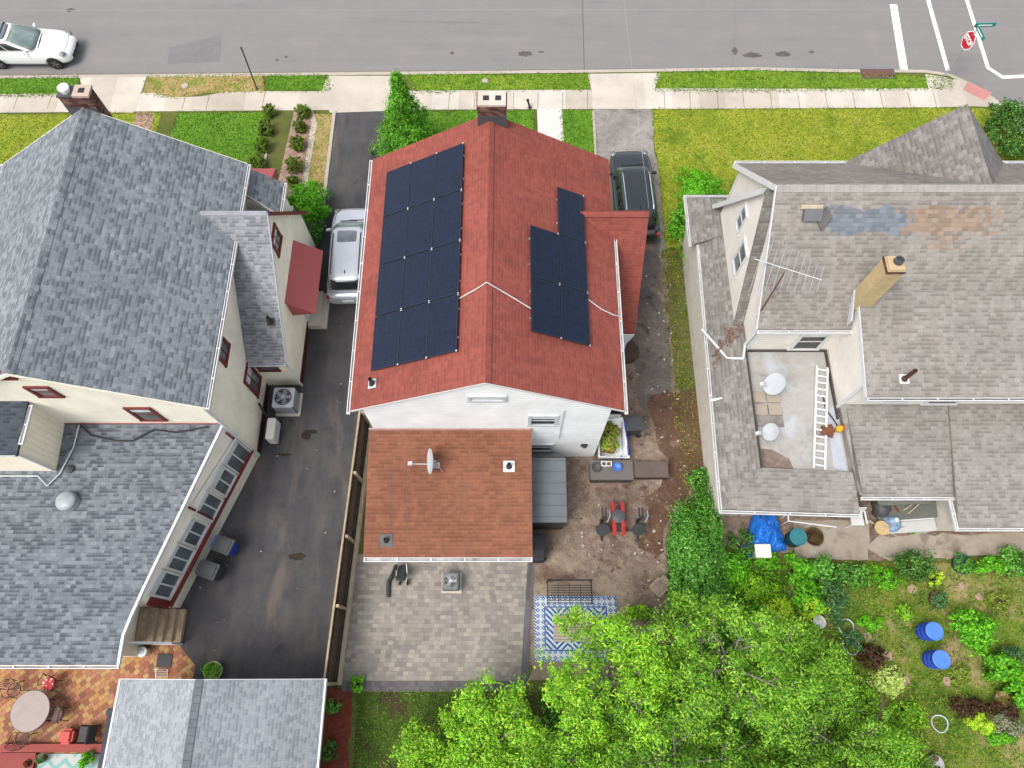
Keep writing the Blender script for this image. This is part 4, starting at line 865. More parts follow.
b.slab([(XR, HB2, HBZ2), (HX1, HB2, HBZ2), (HX1, YK, ZK), (XR, YK, ZK)], .14)
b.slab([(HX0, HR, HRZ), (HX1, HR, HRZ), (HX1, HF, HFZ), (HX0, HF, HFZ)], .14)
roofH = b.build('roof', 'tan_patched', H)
b = MB()
for k in range(70): b.prism([(HX0 + .219 * k, HR - .17, HRZ - .13), (HX0 + .219 * k, HR, HRZ + .04), (HX0 + .219 * k, HR + .17, HRZ - .13)], (.213, 0, 0))
b.build('ridge_cap', plain('pale_taupe_ridge', D(186, 182, 174), .9, var=.15), roofH)
b = MB(); fascia(b, [(HX0, HB, HBZ), (HX0, HR, HRZ)], .16, .03, (-1, 0, 0)); fascia(b, [(HX0, HR, HRZ + .01), (HX0, HF, HFZ + .01)], .26, .05, (-1, 0, 0)); b.prism([(HX0, HR, HRZ - .15), (8.95, HR, HRZ - .15), (8.95, HF, HFZ - .15), (HX0, HF, HFZ - .15)], (0, 0, -.03)); fascia(b, [(XR, HB2, HBZ2), (XR, YK, ZK)], .18, .02, (-1, 0, 0)); b.build('rake_board', 'white_trim', H)
gutter(H, (HX0, HB - .07, HBZ - .07), (XR + .02, HB - .07, HBZ - .07)); gutter(H, (XR, HB2 - .07, HBZ2 - .07), (HX1, HB2 - .07, HBZ2 - .07), inner=plain('brown_leaf_debris', (.025, .02, .018), .9, scale=1))
gutter(H, (HX0, HF + .07, HFZ - .07), (HX1, HF + .07, HFZ - .07))
b = MB()
for q in ((8.945, 18.1), (8.945, 11.4), (12.02, 9.05)): b.obox((q[0], q[1], 4.3), (.05, 0, 0), (0, .05, 0), (0, 0, 1.2))
b.build('corner_board', 'white_trim', H)
# front cross gable
CX, CF = 15.75, 18.2
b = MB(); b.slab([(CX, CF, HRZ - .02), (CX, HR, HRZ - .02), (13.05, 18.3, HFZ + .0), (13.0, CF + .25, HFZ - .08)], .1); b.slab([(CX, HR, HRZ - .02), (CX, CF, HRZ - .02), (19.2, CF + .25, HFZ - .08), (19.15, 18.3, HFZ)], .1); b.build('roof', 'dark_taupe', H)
b = MB(); b.prism([(13.3, CF - .1, 0), (18.9, CF - .1, 0), (18.9, CF - .1, 5.4), (CX, CF - .1, HRZ - .25), (13.3, CF - .1, 5.6)], (0, -.4, 0)); b.build('wall', 'beige_siding', H)
# steep side wing
WXr, WA, WAZ, WB, WBZ, WF, WFZ = 8.55, 15.02, 8.3, 12.55, 3.55, 18.3, 2.85
b = MB(); b.prism([(8.98, WB + .05, 0), (8.98, 17.6, 0), (8.98, 17.6, 3.9), (8.98, WA, WAZ - .2), (8.98, WB + .05, WBZ + .05)], (WXr + .1 - 8.98, 0, 0)); b.build('wall', 'beige_siding', H)
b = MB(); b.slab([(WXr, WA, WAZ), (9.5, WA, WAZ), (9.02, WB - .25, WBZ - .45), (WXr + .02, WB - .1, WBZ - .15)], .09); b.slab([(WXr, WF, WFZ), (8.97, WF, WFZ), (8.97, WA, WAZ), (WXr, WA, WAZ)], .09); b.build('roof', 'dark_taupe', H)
b = MB(); fascia(b, [(WXr, WA, WAZ + .06), (WXr - .02, WF, WFZ + .06)], .34, .12, (-1, 0, 0)); b.prism([(WXr - .1, WF + .02, WFZ - .08), (8.95, WF + .02, WFZ - .08), (8.95, WA, WAZ - .08), (WXr - .1, WA, WAZ - .08)], (0, .02, -.08)); b.build('rake_board', 'white_trim', H)
def win_h(corners, x, n=(-1, 0, 0), **k):
    p = [at_x(u, v, x) for u, v in corners]; c = sum(p, Vector()) / 4; ys = sorted(q.y for q in p); zs = sorted(q.z for q in p)
    return window(H, (x, c.y, c.z), (0, 1, 0), n, max(.75, (ys[2] + ys[3] - ys[0] - ys[1]) / 2), max(1.0, (zs[2] + zs[3] - zs[0] - zs[1]) / 2), 'white_trim', 'pane', 'h', .11, **k)
win_h([(734, 252), (748, 238), (747, 262), (734, 280)], WXr + .1)
window(H, (WXr + .1, 15.75, 5.55), (0, 1, 0), (-1, 0, 0), .7, 1.25, 'white_trim', 'pane', 'h', .1)
window(H, at_y(810, 341, 11.4), (1, 0, 0), (0, -1, 0), 1.15, 1.5, 'white_trim', 'dark_pane', 'h', .12, blind=.2)
window(H, at_y(897, 399, 9.05), (1, 0, 0), (0, -1, 0), .95, .7, 'white_trim', 'dark_pane', None, .1); window(H, at_y(944, 400, 9.05), (1, 0, 0), (0, -1, 0), 1.25, .8, 'white_trim', 'dark_pane', None, .1)
# chimney at the inner corner
b = MB(); b.box(11.86, 12.42, 11.68, 12.24, 5.0, 8.55); chH = b.build('chimney', 'tan_brick', H)
b = MB(); b.box(11.84, 12.44, 11.66, 12.26, 8.42, 8.52); b.build('soot_band', 'brick', chH)
b = MB(); b.box(11.89, 12.39, 11.71, 12.21, 8.55, 8.61); b.use(1).lathe([(.15, .05), (.15, .2), (.11, .2), (.11, .1)], (12.2, 12.0, 8.55), 14); b.build('flue', [plain('sandy_mortar', D(226, 196, 150), .9), 'dark_grey'], chH)
MB().prism([(11.84, 11.3, 5.4), (11.84, 12.2, 6.3), (11.84, 12.2, 6.5), (11.84, 11.3, 5.9)], (-.03, 0, 0)).build('flashing', 'light_grey', chH)
# roof ventilator with its lid off
p = at_plane(811, 216, (HX0, HR, HRZ), (0, -sl, 1)); o = thing('roof_vent', 'open box vent with a loose grey lid on the patched roof', 'roof vent', p)
b = MB(); b.obox(p + UP * .08, (.3, 0, 0), (0, .14, .14 * sl), (0, -.1 * sl, .1)); b.build('frame', plain('grey_slate_vent', D(130, 128, 132), .8), o)
b = MB(); b.obox(p + Vector((-.05, .2, .24)), (.36, 0, 0), (0, .05, .05 * sl), (0, -.05, .05)); b.build('batten', 'pale_wood', o)
b = MB(); b.obox(p + Vector((.42, -.1, .0)), (.10, -.14, -.1), (.14, .16, .16 * sl), (0, -.03, .03)); b.build('lid', plain('brown_lid', D(112, 108, 108), .7), o)
p = at_plane(904, 379, (XR, HB2, HBZ2), (0, -(ZK - HBZ2), YK - HB2)); pipe_vent('vent_pipe', 'rusty brown vent pipe in a white boot on the taupe roof above the long gutter', p, .75, .07, 'white_trim', plain('rusty_pipe', D(96, 62, 52), .8), slope=-.22, sdir=(0, -1))
# low roofs round the flat deck
EZl, XE, YE = 2.6, 7.56, 5.4
b = MB()
b.slab([(XE, YE, EZl), (8.9, 6.72, 3.42), (8.9, 12.2, 3.5), (8.64, 16.5, 3.5), (7.84, 16.6, EZl)][:0] or [(7.84, 16.55, EZl), (XE, YE, EZl), (8.9, 6.72, 3.42), (8.9, 16.55, 3.5)], .1)
b.slab([(7.52, 16.55, EZl), (8.9, 16.55, 3.45), (8.9, 18.2, 3.45), (7.52, 18.95, EZl)], .1); b.slab([(7.52, 18.95, EZl), (8.9, 18.2, 3.45), (24, 18.2, 3.45), (24, 18.95, EZl)], .1)
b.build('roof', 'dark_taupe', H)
b = MB(); b.slab([(XE, YE, EZl), (12.5, YE - .15, EZl), (12.12, 6.55, 3.38), (8.9, 6.72, 3.42)], .1)
b.slab([(12.15, 9.03, 3.62), (12.62, 5.85, 2.68), (15.95, 5.85, 2.68), (15.95, 9.03, 3.62)], .1); b.slab([(15.93, 9.03, 3.68), (15.93, 4.75, 2.6), (24, 4.75, 2.6), (24, 9.03, 3.68)], .1)
b.slab([(12.04, 9.03, 3.5), (12.2, 6.4, 3.36), (12.5, 5.9, 2.8), (12.66, 5.88, 2.72), (12.2, 9.03, 3.64)], .08); b.build('roof', 'tan_shingle', H)
K['deck'] = speckle('patched_flat_roofing', [D(166, 160, 152), D(186, 182, 176), D(202, 199, 194), D(190, 186, 180)], 1.2, 30, .12, stains=[(D(122, 104, 92), .6, .6, .7), (D(214, 220, 226), .45, .58, .8), (D(216, 202, 180), .5, .66, .6)])
b = MB(); b.box(8.9, 12.06, 6.5, 11.4, 3.1, 3.22); b.build('flat_roof', 'deck', H)
b = MB(); b.box(8.86, 8.9, 6.7, 11.38, 3.22, 3.52); b.box(11.94, 12.0, 8.6, 11.36, 3.22, 3.36); b.box(9.0, 11.94, 11.33, 11.38, 3.22, 3.34); b.build('curb', plain('dark_roof_tar', D(92, 84, 78), .9, var=.25), H)
b = MB(); b.sheet([(8.95, 6.78, 3.2236), (10.1, 6.72, 3.2236), (10.0, 7.1, 3.2236), (9.4, 7.45, 3.2236), (8.95, 7.5, 3.2236)]); b.build('roof_stain', speckle('brown_roof_stain', [D(128, 104, 92), D(150, 130, 118), D(176, 162, 150)], 3, 30, .25), H)
b = MB(); b.sheet([(9.0, 8.3, 3.2232), (10.0, 8.3, 3.2232), (10.0, 8.9, 3.2232), (9.0, 9.4, 3.2232)]); b.build('roof_stain', speckle('grey_roof_stain', [D(138, 128, 120), D(164, 156, 148), D(186, 180, 172)], 3, 30, .25), H)
b = MB(); b.sheet([(11.55, 6.75, 3.224), (12.0, 6.65, 3.224), (11.98, 9.2, 3.224), (11.62, 8.9, 3.224)]); b.build('roof_patch', plain('silver_coating', D(206, 212, 220), .6, var=.1), H)
gutter(H, (XE - .06, YE - .1, EZl - .07), (7.78, 16.55, EZl - .07)); gutter(H, (7.46, 16.5, EZl - .07), (7.46, 19, EZl - .07)); gutter(H, (7.4, 19.02, EZl - .07), (24, 19.02, EZl - .07)); b = MB()
gutter(H, (XE - .1, YE - .08, EZl - .07), (12.52, YE - .23, EZl - .07)); gutter(H, (12.6, 5.78, 2.62), (16.0, 5.78, 2.62)); gutter(H, (15.86, 5.8, 2.55), (15.86, 4.7, 2.55)); gutter(H, (15.8, 4.68, 2.53), (24, 4.68, 2.53))
b = MB(); b.box(7.78, 8.95, 5.7, 19.0 - .4, 0, 2.52); b.box(8.9, 12.4, 5.7, 12, 0, 2.5); b.box(12.03, 24, 6.6, 9.05, 0, 2.7); b.box(16.2, 24, 5.1, 6.61, 0, 2.5); b.build('wall', plain('tan_stucco', (.52, .48, .42), .8, var=.12), H)
b = MB(); b.tube([(7.55, 12.6, 2.62), (8.3, 11.2, 2.95), (8.78, 11.0, 3.36)], .05, 6); b.tube([(8.78, 11.02, 3.36), (8.72, 11.35, 3.9), (8.75, 11.3, 5.3)], .05, 6); b.tube([(7.6, 9.6, 2.58), (8.05, 9.62, 2.78)], .05, 6); b.build('downspout', 'white_trim', H)
b = MB()
rr = random.Random(3)
for k in range(60):
    x = rr.uniform(7.75, 8.85); y = 11.2 + (x - 7.75) * 1.1 + rr.gauss(0, .2); z = EZl + (x - 7.6) * .66 + .06; b.obox((x, y, z), (.03, .012, .012), (-.012, .03, 0), (0, 0, .008))
b.build('leaf_litter', plain('rust_brown_leaves', D(140, 100, 70), .9, var=.4), H)
b = MB(); b.slab([(14.0, 5.85, 1.15), (15.8, 5.85, 1.5), (15.8, 6.58, 1.9), (13.6, 6.58, 1.6)], .05); b.build('porch_awning', siding('grey_green_ribbed', D(120, 124, 112), .18, .15), H)
# front drive side bush line, antenna, dishes, ladder, tools on the deck
o = thing('tv_antenna', 'old white television antenna on a leaning rusty pole at the roof edge', 'antenna', (8.85, 12.0, 5.6))
foot = at_x(757, 317, 8.66); head = foot + (at(787, 269, 7.7) - foot)
MB().tube([foot, head], .025, 6).build('pole', plain('rusty_pole', D(120, 66, 60), .8), o)
b = MB(); d = Vector((1.95, -.75, .0)).normalized(); s0 = head - d * 1.1; s1 = head + d * 1.15; b.tube([s0, s1], .015, 6); b.build('boom', 'alum', o)
pr = Vector((.38, .92, 0)).normalized()
for k in range(10):
    q = s0.lerp(s1, .08 + .1 * k); l = 1.25 - .085 * k; MB().tube([q - pr * l, q + pr * l], .011, 5).build('element', 'alum', o)
p = at(771, 391, 3.25); dish('large pale grey satellite dish standing on flagstones on the flat roof', (p.x, p.y, 3.24), (-.75, -.1, .62), .43, mast=.65)
p = at(768, 437, 3.25); dish('smaller white satellite dish beside a black mast on the flat roof', (p.x, p.y, 3.24), (-.85, -.15, .5), .34, mast=.6, mcol='white_trim')
K['ladder_metal'] = plain('pale_ladder_metal', (.62, .62, .62), .5, .1)
o = thing('ladder', 'long aluminium extension ladder lying on the flat roof', 'ladder', (11.4, 8.4, 3.24))
a0, a1 = at(822, 367, 3.3), at(819, 469, 3.3); t = (a1 - a0).normalized(); sdv = Vector((-t.y, t.x, 0)) * .2; b = MB()
for s in (-1, 1): MB().obox((a0 + a1) / 2 + sdv * s + UP * .02, (a1 - a0) / 2, sdv.normalized() * .032, UP * .035).build('rail', 'ladder_metal', o)
n = 15
for k in range(n): MB().obox(a0.lerp(a1, (k + .5) / n) + UP * .03, sdv * .96, t * .026, UP * .018).build('rung', 'ladder_metal', o)
for k in range(4):
    dx, dy = (k % 2) * .52, (k // 2) * .5; p = at(759, 397, 3.25); MB().box(p.x + dx - .24, p.x + dx + .24, p.y - dy - .22, p.y - dy + .22, 3.225, 3.28 + .006 * k).build('flagstone', 'old_concrete', bevel=.01)
for i, f in enumerate([x for x in COL.objects if x.name.startswith('flagstone')]): tag(f, ('grey flagstone under the large dish, inner rear', 'grey flagstone nearest the big dish mast', 'grey flagstone by the low roof edge, front', 'grey flagstone at the front of the paved square')[i], 'flagstone', 'flagstones under the dish')
p = at(829, 430, 3.25); o = thing('roofing_torch', 'orange and yellow tool beside a brown rag by the ladder', 'tool', (p.x, p.y, 3.24))
b = MB(); b.obox(p + Vector((-.05, .02, .04)), (.2, .04, 0), (-.04, .15, .0), (0, 0, .03)); b.obox(p + Vector((-.1, -.1, .08)), (.2, -.08, .0), (.06, .15, 0), (0, 0, .03)); b.build('rag', plain('brown_rag', D(140, 86, 56), .9, var=.3), o)
b = MB(); b.lathe([(.12, 0), (.13, .2), (.08, .28)], p + Vector((.32, 0, 0)), 12); b.use(1).lathe([(.09, 0), (.1, .1), (.05, .14)], p + Vector((.44, .04, .1)), 12); b.build('can', [plain('yellow_can', D(240, 190, 30), .5), plain('orange_can', D(214, 100, 40), .5)], o)
b = MB(); b.tube([p + Vector((.3, .1, .1)), p + Vector((.2, .4, .05)), p + Vector((.0, .8, .03)), p + Vector((-.02, 1.3, .03))], .025, 6); b.build('hose', 'black', o)
# ================================================================ CARS (nose along +y at build time)
def superloft(rings, n=40, ex=5.0):
    """rings: (yc, half_length, half_width, z); rounded-rectangle sections stacked in z"""
    vs = []; fs = []
    for (yc, hl, hw, z) in rings:
        for i in range(n):
            a = 2 * math.pi * i / n; c, s = math.cos(a), math.sin(a)
            vs.append((hw * math.copysign(abs(c) ** (2 / ex), c), yc + hl * math.copysign(abs(s) ** (2 / ex), s), z))
    m = len(rings)
    for k in range(m - 1): fs += [(k * n + i, k * n + (i + 1) % n, (k + 1) * n + (i + 1) % n, (k + 1) * n + i) for i in range(n)]
    fs.append(tuple(range(n - 1, -1, -1))); fs.append(tuple((m - 1) * n + i for i in range(n)))
    return vs, fs
def car(name, label, paintm, Lg, Wd, st, cab, loc, rz, roofpane=None, rails=None, tailmat='tail', group=None, wheel_r=.34, axles=None, sunroof=None):
    """st: stations (y, half width, z bottom, z shoulder, z deck); cab: (z0,z1, rear y0, rear y1, front y0, front y1, hw0, hw1)"""
    o = thing(name, label, 'car', (0, 0, 0), group)
    vs = []; fs = []
    for (y, hw, zb, zs, zt) in st:
        prof = [(.0, zb), (.80, zb), (.97, zb + .10), (1.0, zb + (zs - zb) * .5), (.985, zs - .06), (.93, zs), (.80, zt - .012), (.45, zt + .008), (0, zt + .014)]
        full = [(-a, z) for a, z in prof[1:-1]][::-1]; ring = [(a, z) for a, z in prof] + full
        vs += [(a * hw, y, z) for a, z in ring]
    n = len(ring)
    for k in range(len(st) - 1): fs += [(k * n + i, (k + 1) * n + i, (k + 1) * n + (i + 1) % n, k * n + (i + 1) % n) for i in range(n)]
    fs.append(tuple(range(n))); fs.append(tuple((len(st) - 1) * n + i for i in range(n - 1, -1, -1)))
    axles = axles or (-Lg * .30, Lg * .31)
    b = MB(); b.add(vs, fs); body = b.build('body', paintm, o, smooth=True)
    bm = bmesh.new(); bm.from_mesh(body.data); bmesh.ops.recalc_face_normals(bm, faces=bm.faces); bm.to_mesh(body.data); bm.free()
    sm = body.modifiers.new('s', 'SUBSURF'); sm.levels = sm.render_levels = 2
    cut = MB()
    for y in axles: cut.lathe([(wheel_r + .05, -Wd), (wheel_r + .05, -Wd / 2 + .24)], (0, y, wheel_r), 28, (1, 0, 0)); cut.lathe([(wheel_r + .05, Wd / 2 - .24), (wheel_r + .05, Wd)], (0, y, wheel_r), 28, (1, 0, 0))
    cu = cut.build('cutter', 'black'); bo = body.modifiers.new('b', 'BOOLEAN'); bo.operation = 'DIFFERENCE'; bo.object = cu; bo.solver = 'EXACT'
    dg = bpy.context.evaluated_depsgraph_get(); me = bpy.data.meshes.new_from_object(body.evaluated_get(dg)); body.modifiers.clear(); body.data = me; bpy.data.objects.remove(cu)
    if len(me.materials) == 0: me.materials.append(paintm)
    me.polygons.foreach_set('material_index', [0] * len(me.polygons)); me.polygons.foreach_set('use_smooth', [True] * len(me.polygons))
    # cabin
    z0, z1, r0, r1, f0, f1, w0, w1 = cab
    def ring(t):
        q = t ** 1.0; re = r0 + (r1 - r0) * q; fr = f0 + (f1 - f0) * q; bulge = math.sin(math.pi * min(1, t)) * .02
        return ((re + fr) / 2, (fr - re) / 2, w0 + (w1 - w0) * t + bulge, z0 + (z1 - z0) * t)
    rings = [ring(t) for t in (0, .25, .5, .75, .95)]; yc, hl, hw, z = ring(1.0)
    rings += [(yc, hl - .02, hw - .015, z), (yc, hl - .10, hw - .09, z + .035), (yc, hl * .7, hw * .66, z + .055), (yc, hl * .3, hw * .3, z + .062)]
    v, f = superloft(rings, 48, 6.0); b = MB(); b.add(v, f); b.build('cabin', paintm, o, smooth=True)
    def surf(side, s, t, off=.006):
        yc, hl, hw, z = ring(t); ex = 6.0
        if side in 'fr':
            x = s * hw; y = hl * (1 - min(.999, abs(s)) ** ex) ** (1 / ex); return Vector((x, yc + (y + off if side == 'f' else -y - off), z + off * .5))
        y = s * hl; x = hw * (1 - min(.999, abs(s)) ** ex) ** (1 / ex); return Vector(((x + off) * (1 if side == 'R' else -1), yc + y, z + off * .3))
    def patch(name, side, s0, s1, t0, t1, mat, nn=10, taper=(0, 0)):
        b = MB(); vs = []; m = 5
        for j in range(m + 1):
            t = t0 + (t1 - t0) * j / m
            for i in range(nn + 1):
                a0 = s0 + taper[0] * j / m; a1 = s1 - taper[1] * j / m; vs.append(surf(side, a0 + (a1 - a0) * i / nn, t))
        fs = [(j * (nn + 1) + i, j * (nn + 1) + i + 1, (j + 1) * (nn + 1) + i + 1, (j + 1) * (nn + 1) + i) for j in range(m) for i in range(nn)]
        b.add(vs, fs); q = b.build(name, mat, o, smooth=True); q.data.materials[0] = K[mat] if isinstance(mat, str) else mat
        sd_ = q.modifiers.new('t', 'SOLIDIFY'); sd_.thickness = .004; return q
    patch('windscreen', 'f', -.88, .88, .06, .93, 'windscreen_glass', 14); patch('rear_window', 'r', -.85, .85, .22, .92, 'car_glass', 14)
    for sd_ in 'LR':
        for (a, c, tp) in ((-.80, -.36, (.08, 0)), (-.33, .16, (0, 0)), (.19, .78, (0, .10))): patch('side_window', sd_, a, c, .18, .86, 'car_glass', 5, tp)
    yc, hl, hw, z = ring(1.0)
    if roofpane:
        v, f = superloft([(yc, hl - .02, hw - .07, z + .02), (yc, hl - .07, hw - .11, z + .062), (yc, hl * .6, hw * .55, z + .078)], 40, 6); MB().add(v, f).build('glass_roof', roofpane, o, smooth=True)
        MB().box(-hw + .06, hw - .06, yc + hl - .30, yc + hl - .2, z + .03, z + .083).build('roof_bar', 'black', o)
    if sunroof:
        v, f = superloft([(yc + hl * sunroof[0], .30, hw * .62, z + .03), (yc + hl * sunroof[0], .29, hw * .6, z + .072)], 32, 8); MB().add(v, f).build('sunroof', 'sunroof_glass', o)
    if rails:
        for s in (-1, 1):
            b = MB(); b.tube([(s * (hw - .1), yc - hl + .25, z + .03), (s * (hw - .1), yc - hl + .4, z + .1), (s * (hw - .1), yc + hl - .5, z + .1), (s * (hw - .1), yc + hl - .3, z + .03)], .022, 8); b.build('roof_rail', rails, o)
    b = MB(); b.prism([(0, yc - hl + .28, z + .04), (0, yc - hl + .5, z + .04), (0, yc - hl + .28, z + .13)], (.03, 0, 0)); b.build('aerial_fin', 'black', o)
    if rails:
        b = MB()
        for k in range(-3, 4):
            b.box(k * hw * .2 - .008, k * hw * .2 + .008, yc - hl + .35, yc + hl * .35, z + .05, z + .066)
        if sunroof: b.build('roof_rib', paintm, o)
    for y in axles:
        for s in (-1, 1):
            x = s * (Wd / 2 - .125); wh = thing_child('wheel', o, (x, y, wheel_r))
            b = MB(); b.lathe([(wheel_r * .62, -.1), (wheel_r * .93, -.115), (wheel_r, -.08), (wheel_r, .08), (wheel_r * .93, .115), (wheel_r * .62, .1)], (x, y, wheel_r), 28, (1, 0, 0)); b.build('tyre', 'tyre', wh, smooth=False)
            b = MB(); b.lathe([(wheel_r * .63, -.09), (wheel_r * .6, .09)], (x, y, wheel_r), 24, (1, 0, 0))
            for k in range(5):
                a = 6.2832 * k / 5; b.obox((x + s * .095, y + math.cos(a) * wheel_r * .33, wheel_r + math.sin(a) * wheel_r * .33), (.012, 0, 0), (0, math.cos(a) * wheel_r * .3, math.sin(a) * wheel_r * .3), (0, -math.sin(a) * .035, math.cos(a) * .035))
            b.build('rim', 'rim', wh)
    yn = st[-1][0]; yr = st[0][0]; hw_n = st[-3][1]; zn = st[-2][3]; 
    for s in (-1, 1):
        b = MB(); b.obox((s * hw_n * .80, st[-3][0] + .10, st[-3][4] - .085), (.12, -.05 * s, -.02), (.03 * s, .14, -.03), (0, .01, .035)); q = b.build('headlight', 'lamp', o, bevel=.03, smooth=True); q.rotation_euler = (0, 0, 0)
        b = MB(); b.obox((s * st[2][1] * .87, yr + .12, st[2][3] - .12), (.08, .0, 0), (0, .08, 0), (0, 0, .10)); b.build('taillight', tailmat, o, bevel=.03)
        b = MB(); b.obox((s * (w0 + .12), f0 - .48, z0 + .09), (.11, -.02 * s, 0), (.01, .06, 0), (0, 0, .065)); mi = b.build('wing_mirror', paintm, o, bevel=.03)
    b = MB(); b.box(-.26, .26, yr - .012, yr + .05, .62, .75); b.build('number_plate', 'white_trim', o)
    b = MB(); b.box(-hw_n * .55, hw_n * .55, yn - .06, yn + .012, .36, .5); b.build('grille', 'black', o, bevel=.02)
    from mathutils.bvhtree import BVHTree
    bv = BVHTree.FromPolygons([v.co for v in body.data.vertices], [tuple(p.vertices) for p in body.data.polygons])
    def seam(pts):
        q = []
        for (x, y) in pts:
            h = bv.ray_cast(Vector((x, y, 3)), Vector((0, 0, -1)))
            if h[0] is not None: q.append(h[0] + Vector((0, 0, .001)))
        if len(q) > 1: MB().tube(q, .009, 5).build('panel_gap', 'black', o)
    ys = [f0 - .1 + (yn - .34 - f0) * i / 8 for i in range(9)]
    for s in (-1, 1): seam([(s * (hw_n * .86 - .05 * i / 8), y) for i, y in enumerate(ys)])
    seam([(hw_n * (.81 - 1.62 * i / 12), yn - .34 + .10 * (1 - (1 - i / 6) ** 2)) for i in range(13)])
    b = MB(); yw = f0 + .03
    b.box(-.5, .25, yw - .03, yw, z0 + .035, z0 + .055); b.box(-.1, .55, yw + .0, yw + .03, z0 + .04, z0 + .055); b.build('wiper', 'black', o)
    o.location = loc; o.rotation_euler = (0, 0, rz)
    return o
def thing_child(name, parent, loc):
    e = bpy.data.objects.new(name, None); COL.objects.link(e); e.parent = parent; e.location = Vector(loc) - chain(parent); e.empty_display_size = .1; return e
K['car_glass'] = glassy('tinted_car_glass', (.015, .02, .022), .05)
K['windscreen_glass'] = glassy('windscreen_glass', (.17, .22, .21), .05)
K['sunroof_glass'] = glassy('sunroof_glass', (.16, .17, .19), .1)
K['roof_glass'] = glassy('pale_roof_glass', (.16, .19, .21), .08)
white, silver, blackp = paint('white_car_paint', (.72, .73, .74)), paint('silver_car_paint', (.50, .52, .55), .25, .6, .35), paint('black_car_paint', (.012, .014, .017), .18, .9)
# stations rear to nose
suv = lambda L_, W_: [(-L_ / 2, W_ * .40, .42, .72, .80), (-L_ / 2 + .05, W_ * .455, .34, .92, 1.0), (-L_ / 2 + .22, W_ * .485, .28, .98, 1.06), (-L_ * .25, W_ * .5, .24, 1.0, 1.08), (0, W_ * .5, .24, 1.0, 1.08), (L_ * .17, W_ * .5, .24, 1.0, 1.08), (L_ * .30, W_ * .495, .24, .98, 1.06), (L_ / 2 - .42, W_ * .468, .25, .92, 1.0), (L_ / 2 - .12, W_ * .385, .28, .78, .86), (L_ / 2, W_ * .25, .36, .62, .66)]
cross = lambda L_, W_: [(-L_ / 2, W_ * .38, .40, .72, .82), (-L_ / 2 + .06, W_ * .44, .34, .90, .98), (-L_ / 2 + .3, W_ * .48, .26, .98, 1.04), (-L_ * .25, W_ * .5, .2, .98, 1.05), (0, W_ * .5, .2, .95, 1.02), (L_ * .17, W_ * .5, .2, .92, 1.0), (L_ * .30, W_ * .495, .2, .88, .97), (L_ / 2 - .42, W_ * .465, .22, .80, .87), (L_ / 2 - .12, W_ * .40, .25, .64, .72), (L_ / 2, W_ * .30, .32, .52, .56)]
nose = at(76.5, 48, .4 - .12)
car('parked_car', 'white crossover car with glass roof parked at the kerb of the street', white, 4.75, 1.93, cross(4.75, 1.93), (.98, 1.52, -2.25, -1.6, .86, -.50, .84, .64), (nose.x - 2.37, 29.92, -.12), R(-90), roofpane='roof_glass')
car('parked_car', 'silver minivan parked on the blacktop driveway between the cream and white houses', silver, 4.85, 1.92, suv(4.85, 1.92), (1.04, 1.66, -2.22, -1.92, 1.45, .72, .86, .70), (-7.18, 17.33, .012), R(1.5), rails='black', sunroof=(.62,))
car('parked_car', 'black sport utility vehicle parked beneath the red wing of the white house', blackp, 4.95, 2.0, suv(4.95, 2.0), (1.04, 1.68, -2.25, -1.85, 1.30, .70, .88, .70), (5.62, 20.55, .012), R(2), rails='alum')
# ================================================================ STREET FURNITURE
sg = thing('stop_sign', 'red octagonal stop sign on a post with two teal street name blades at the corner', 'street sign', (21.9, 28.1, 0)); bx, by = 22.0, 28.1
tilt = Vector((.03, .05, 1)).normalized()
b = MB(); b.tube([(bx, by, 0), Vector((bx, by, 0)) + tilt * 3.25], .03, 8); b.build('post', 'metal', sg)
sn = Vector((-.92, -.12, .16)).normalized(); su = UP.cross(sn).normalized(); sv = sn.cross(su); c = Vector((bx, by, 0)) + tilt * 2.4 + sn * .05
K['sign_red'] = plain('sign_red', D(206, 16, 40, 1.6), .4, var=.03); K['sign_white'] = plain('sign_white', (.74, .74, .74), .4, var=.02)
def octo(r, off, mat, name, th=.006):
    MB().prism([c + sn * off + (su * math.cos(R(22.5 + 45 * k)) + sv * math.sin(R(22.5 + 45 * k))) * r for k in range(8)], sn * th).build(name, mat, sg)
octo(.44, 0, 'sign_white', 'sign_border'); octo(.40, .007, 'sign_red', 'sign_face')
def text(s, size, c, u, v, n, mat, name, parent, bold=.012, sx=1.0):
    cu = bpy.data.curves.new(name, 'FONT'); cu.body = s; cu.size = size; cu.align_x = 'CENTER'; cu.align_y = 'CENTER'; cu.extrude = .002; cu.offset = bold
    t = bpy.data.objects.new(name, cu); COL.objects.link(t); dg = bpy.context.evaluated_depsgraph_get(); me = bpy.data.meshes.new_from_object(t.evaluated_get(dg)); bpy.data.objects.remove(t)
    o = bpy.data.objects.new(name, me); COL.objects.link(o); me.materials.clear(); me.materials.append(K[mat]); o.parent = parent
    m3 = Matrix((u * sx, v, n)).transposed().to_4x4(); m3.translation = Vector(c) - chain(parent); o.matrix_local = m3; return o
text('STOP', .34, c + sn * .017, su, sv, sn, 'sign_white', 'lettering', sg, .012, .82)
K['sign_teal'] = plain('street_sign_teal', D(20, 150, 140, 1.7), .4, var=.05)
top = Vector((bx, by, 0)) + tilt * 3.1
for (d, z) in (((1, .04, 0), .16), ((.12, -.99, 0), -.02)):
    d = Vector(d).normalized(); nn = d.cross(UP); q = top + UP * z + d * .22; b = MB(); b.obox(q, d * .5, nn * .02, UP * .1); bl = b.build('name_blade', 'sign_teal', sg)
    b = MB(); b.obox(q + UP * .0, d * .34, nn * .023, UP * .03); b.build('lettering_strip', 'sign_white', bl)
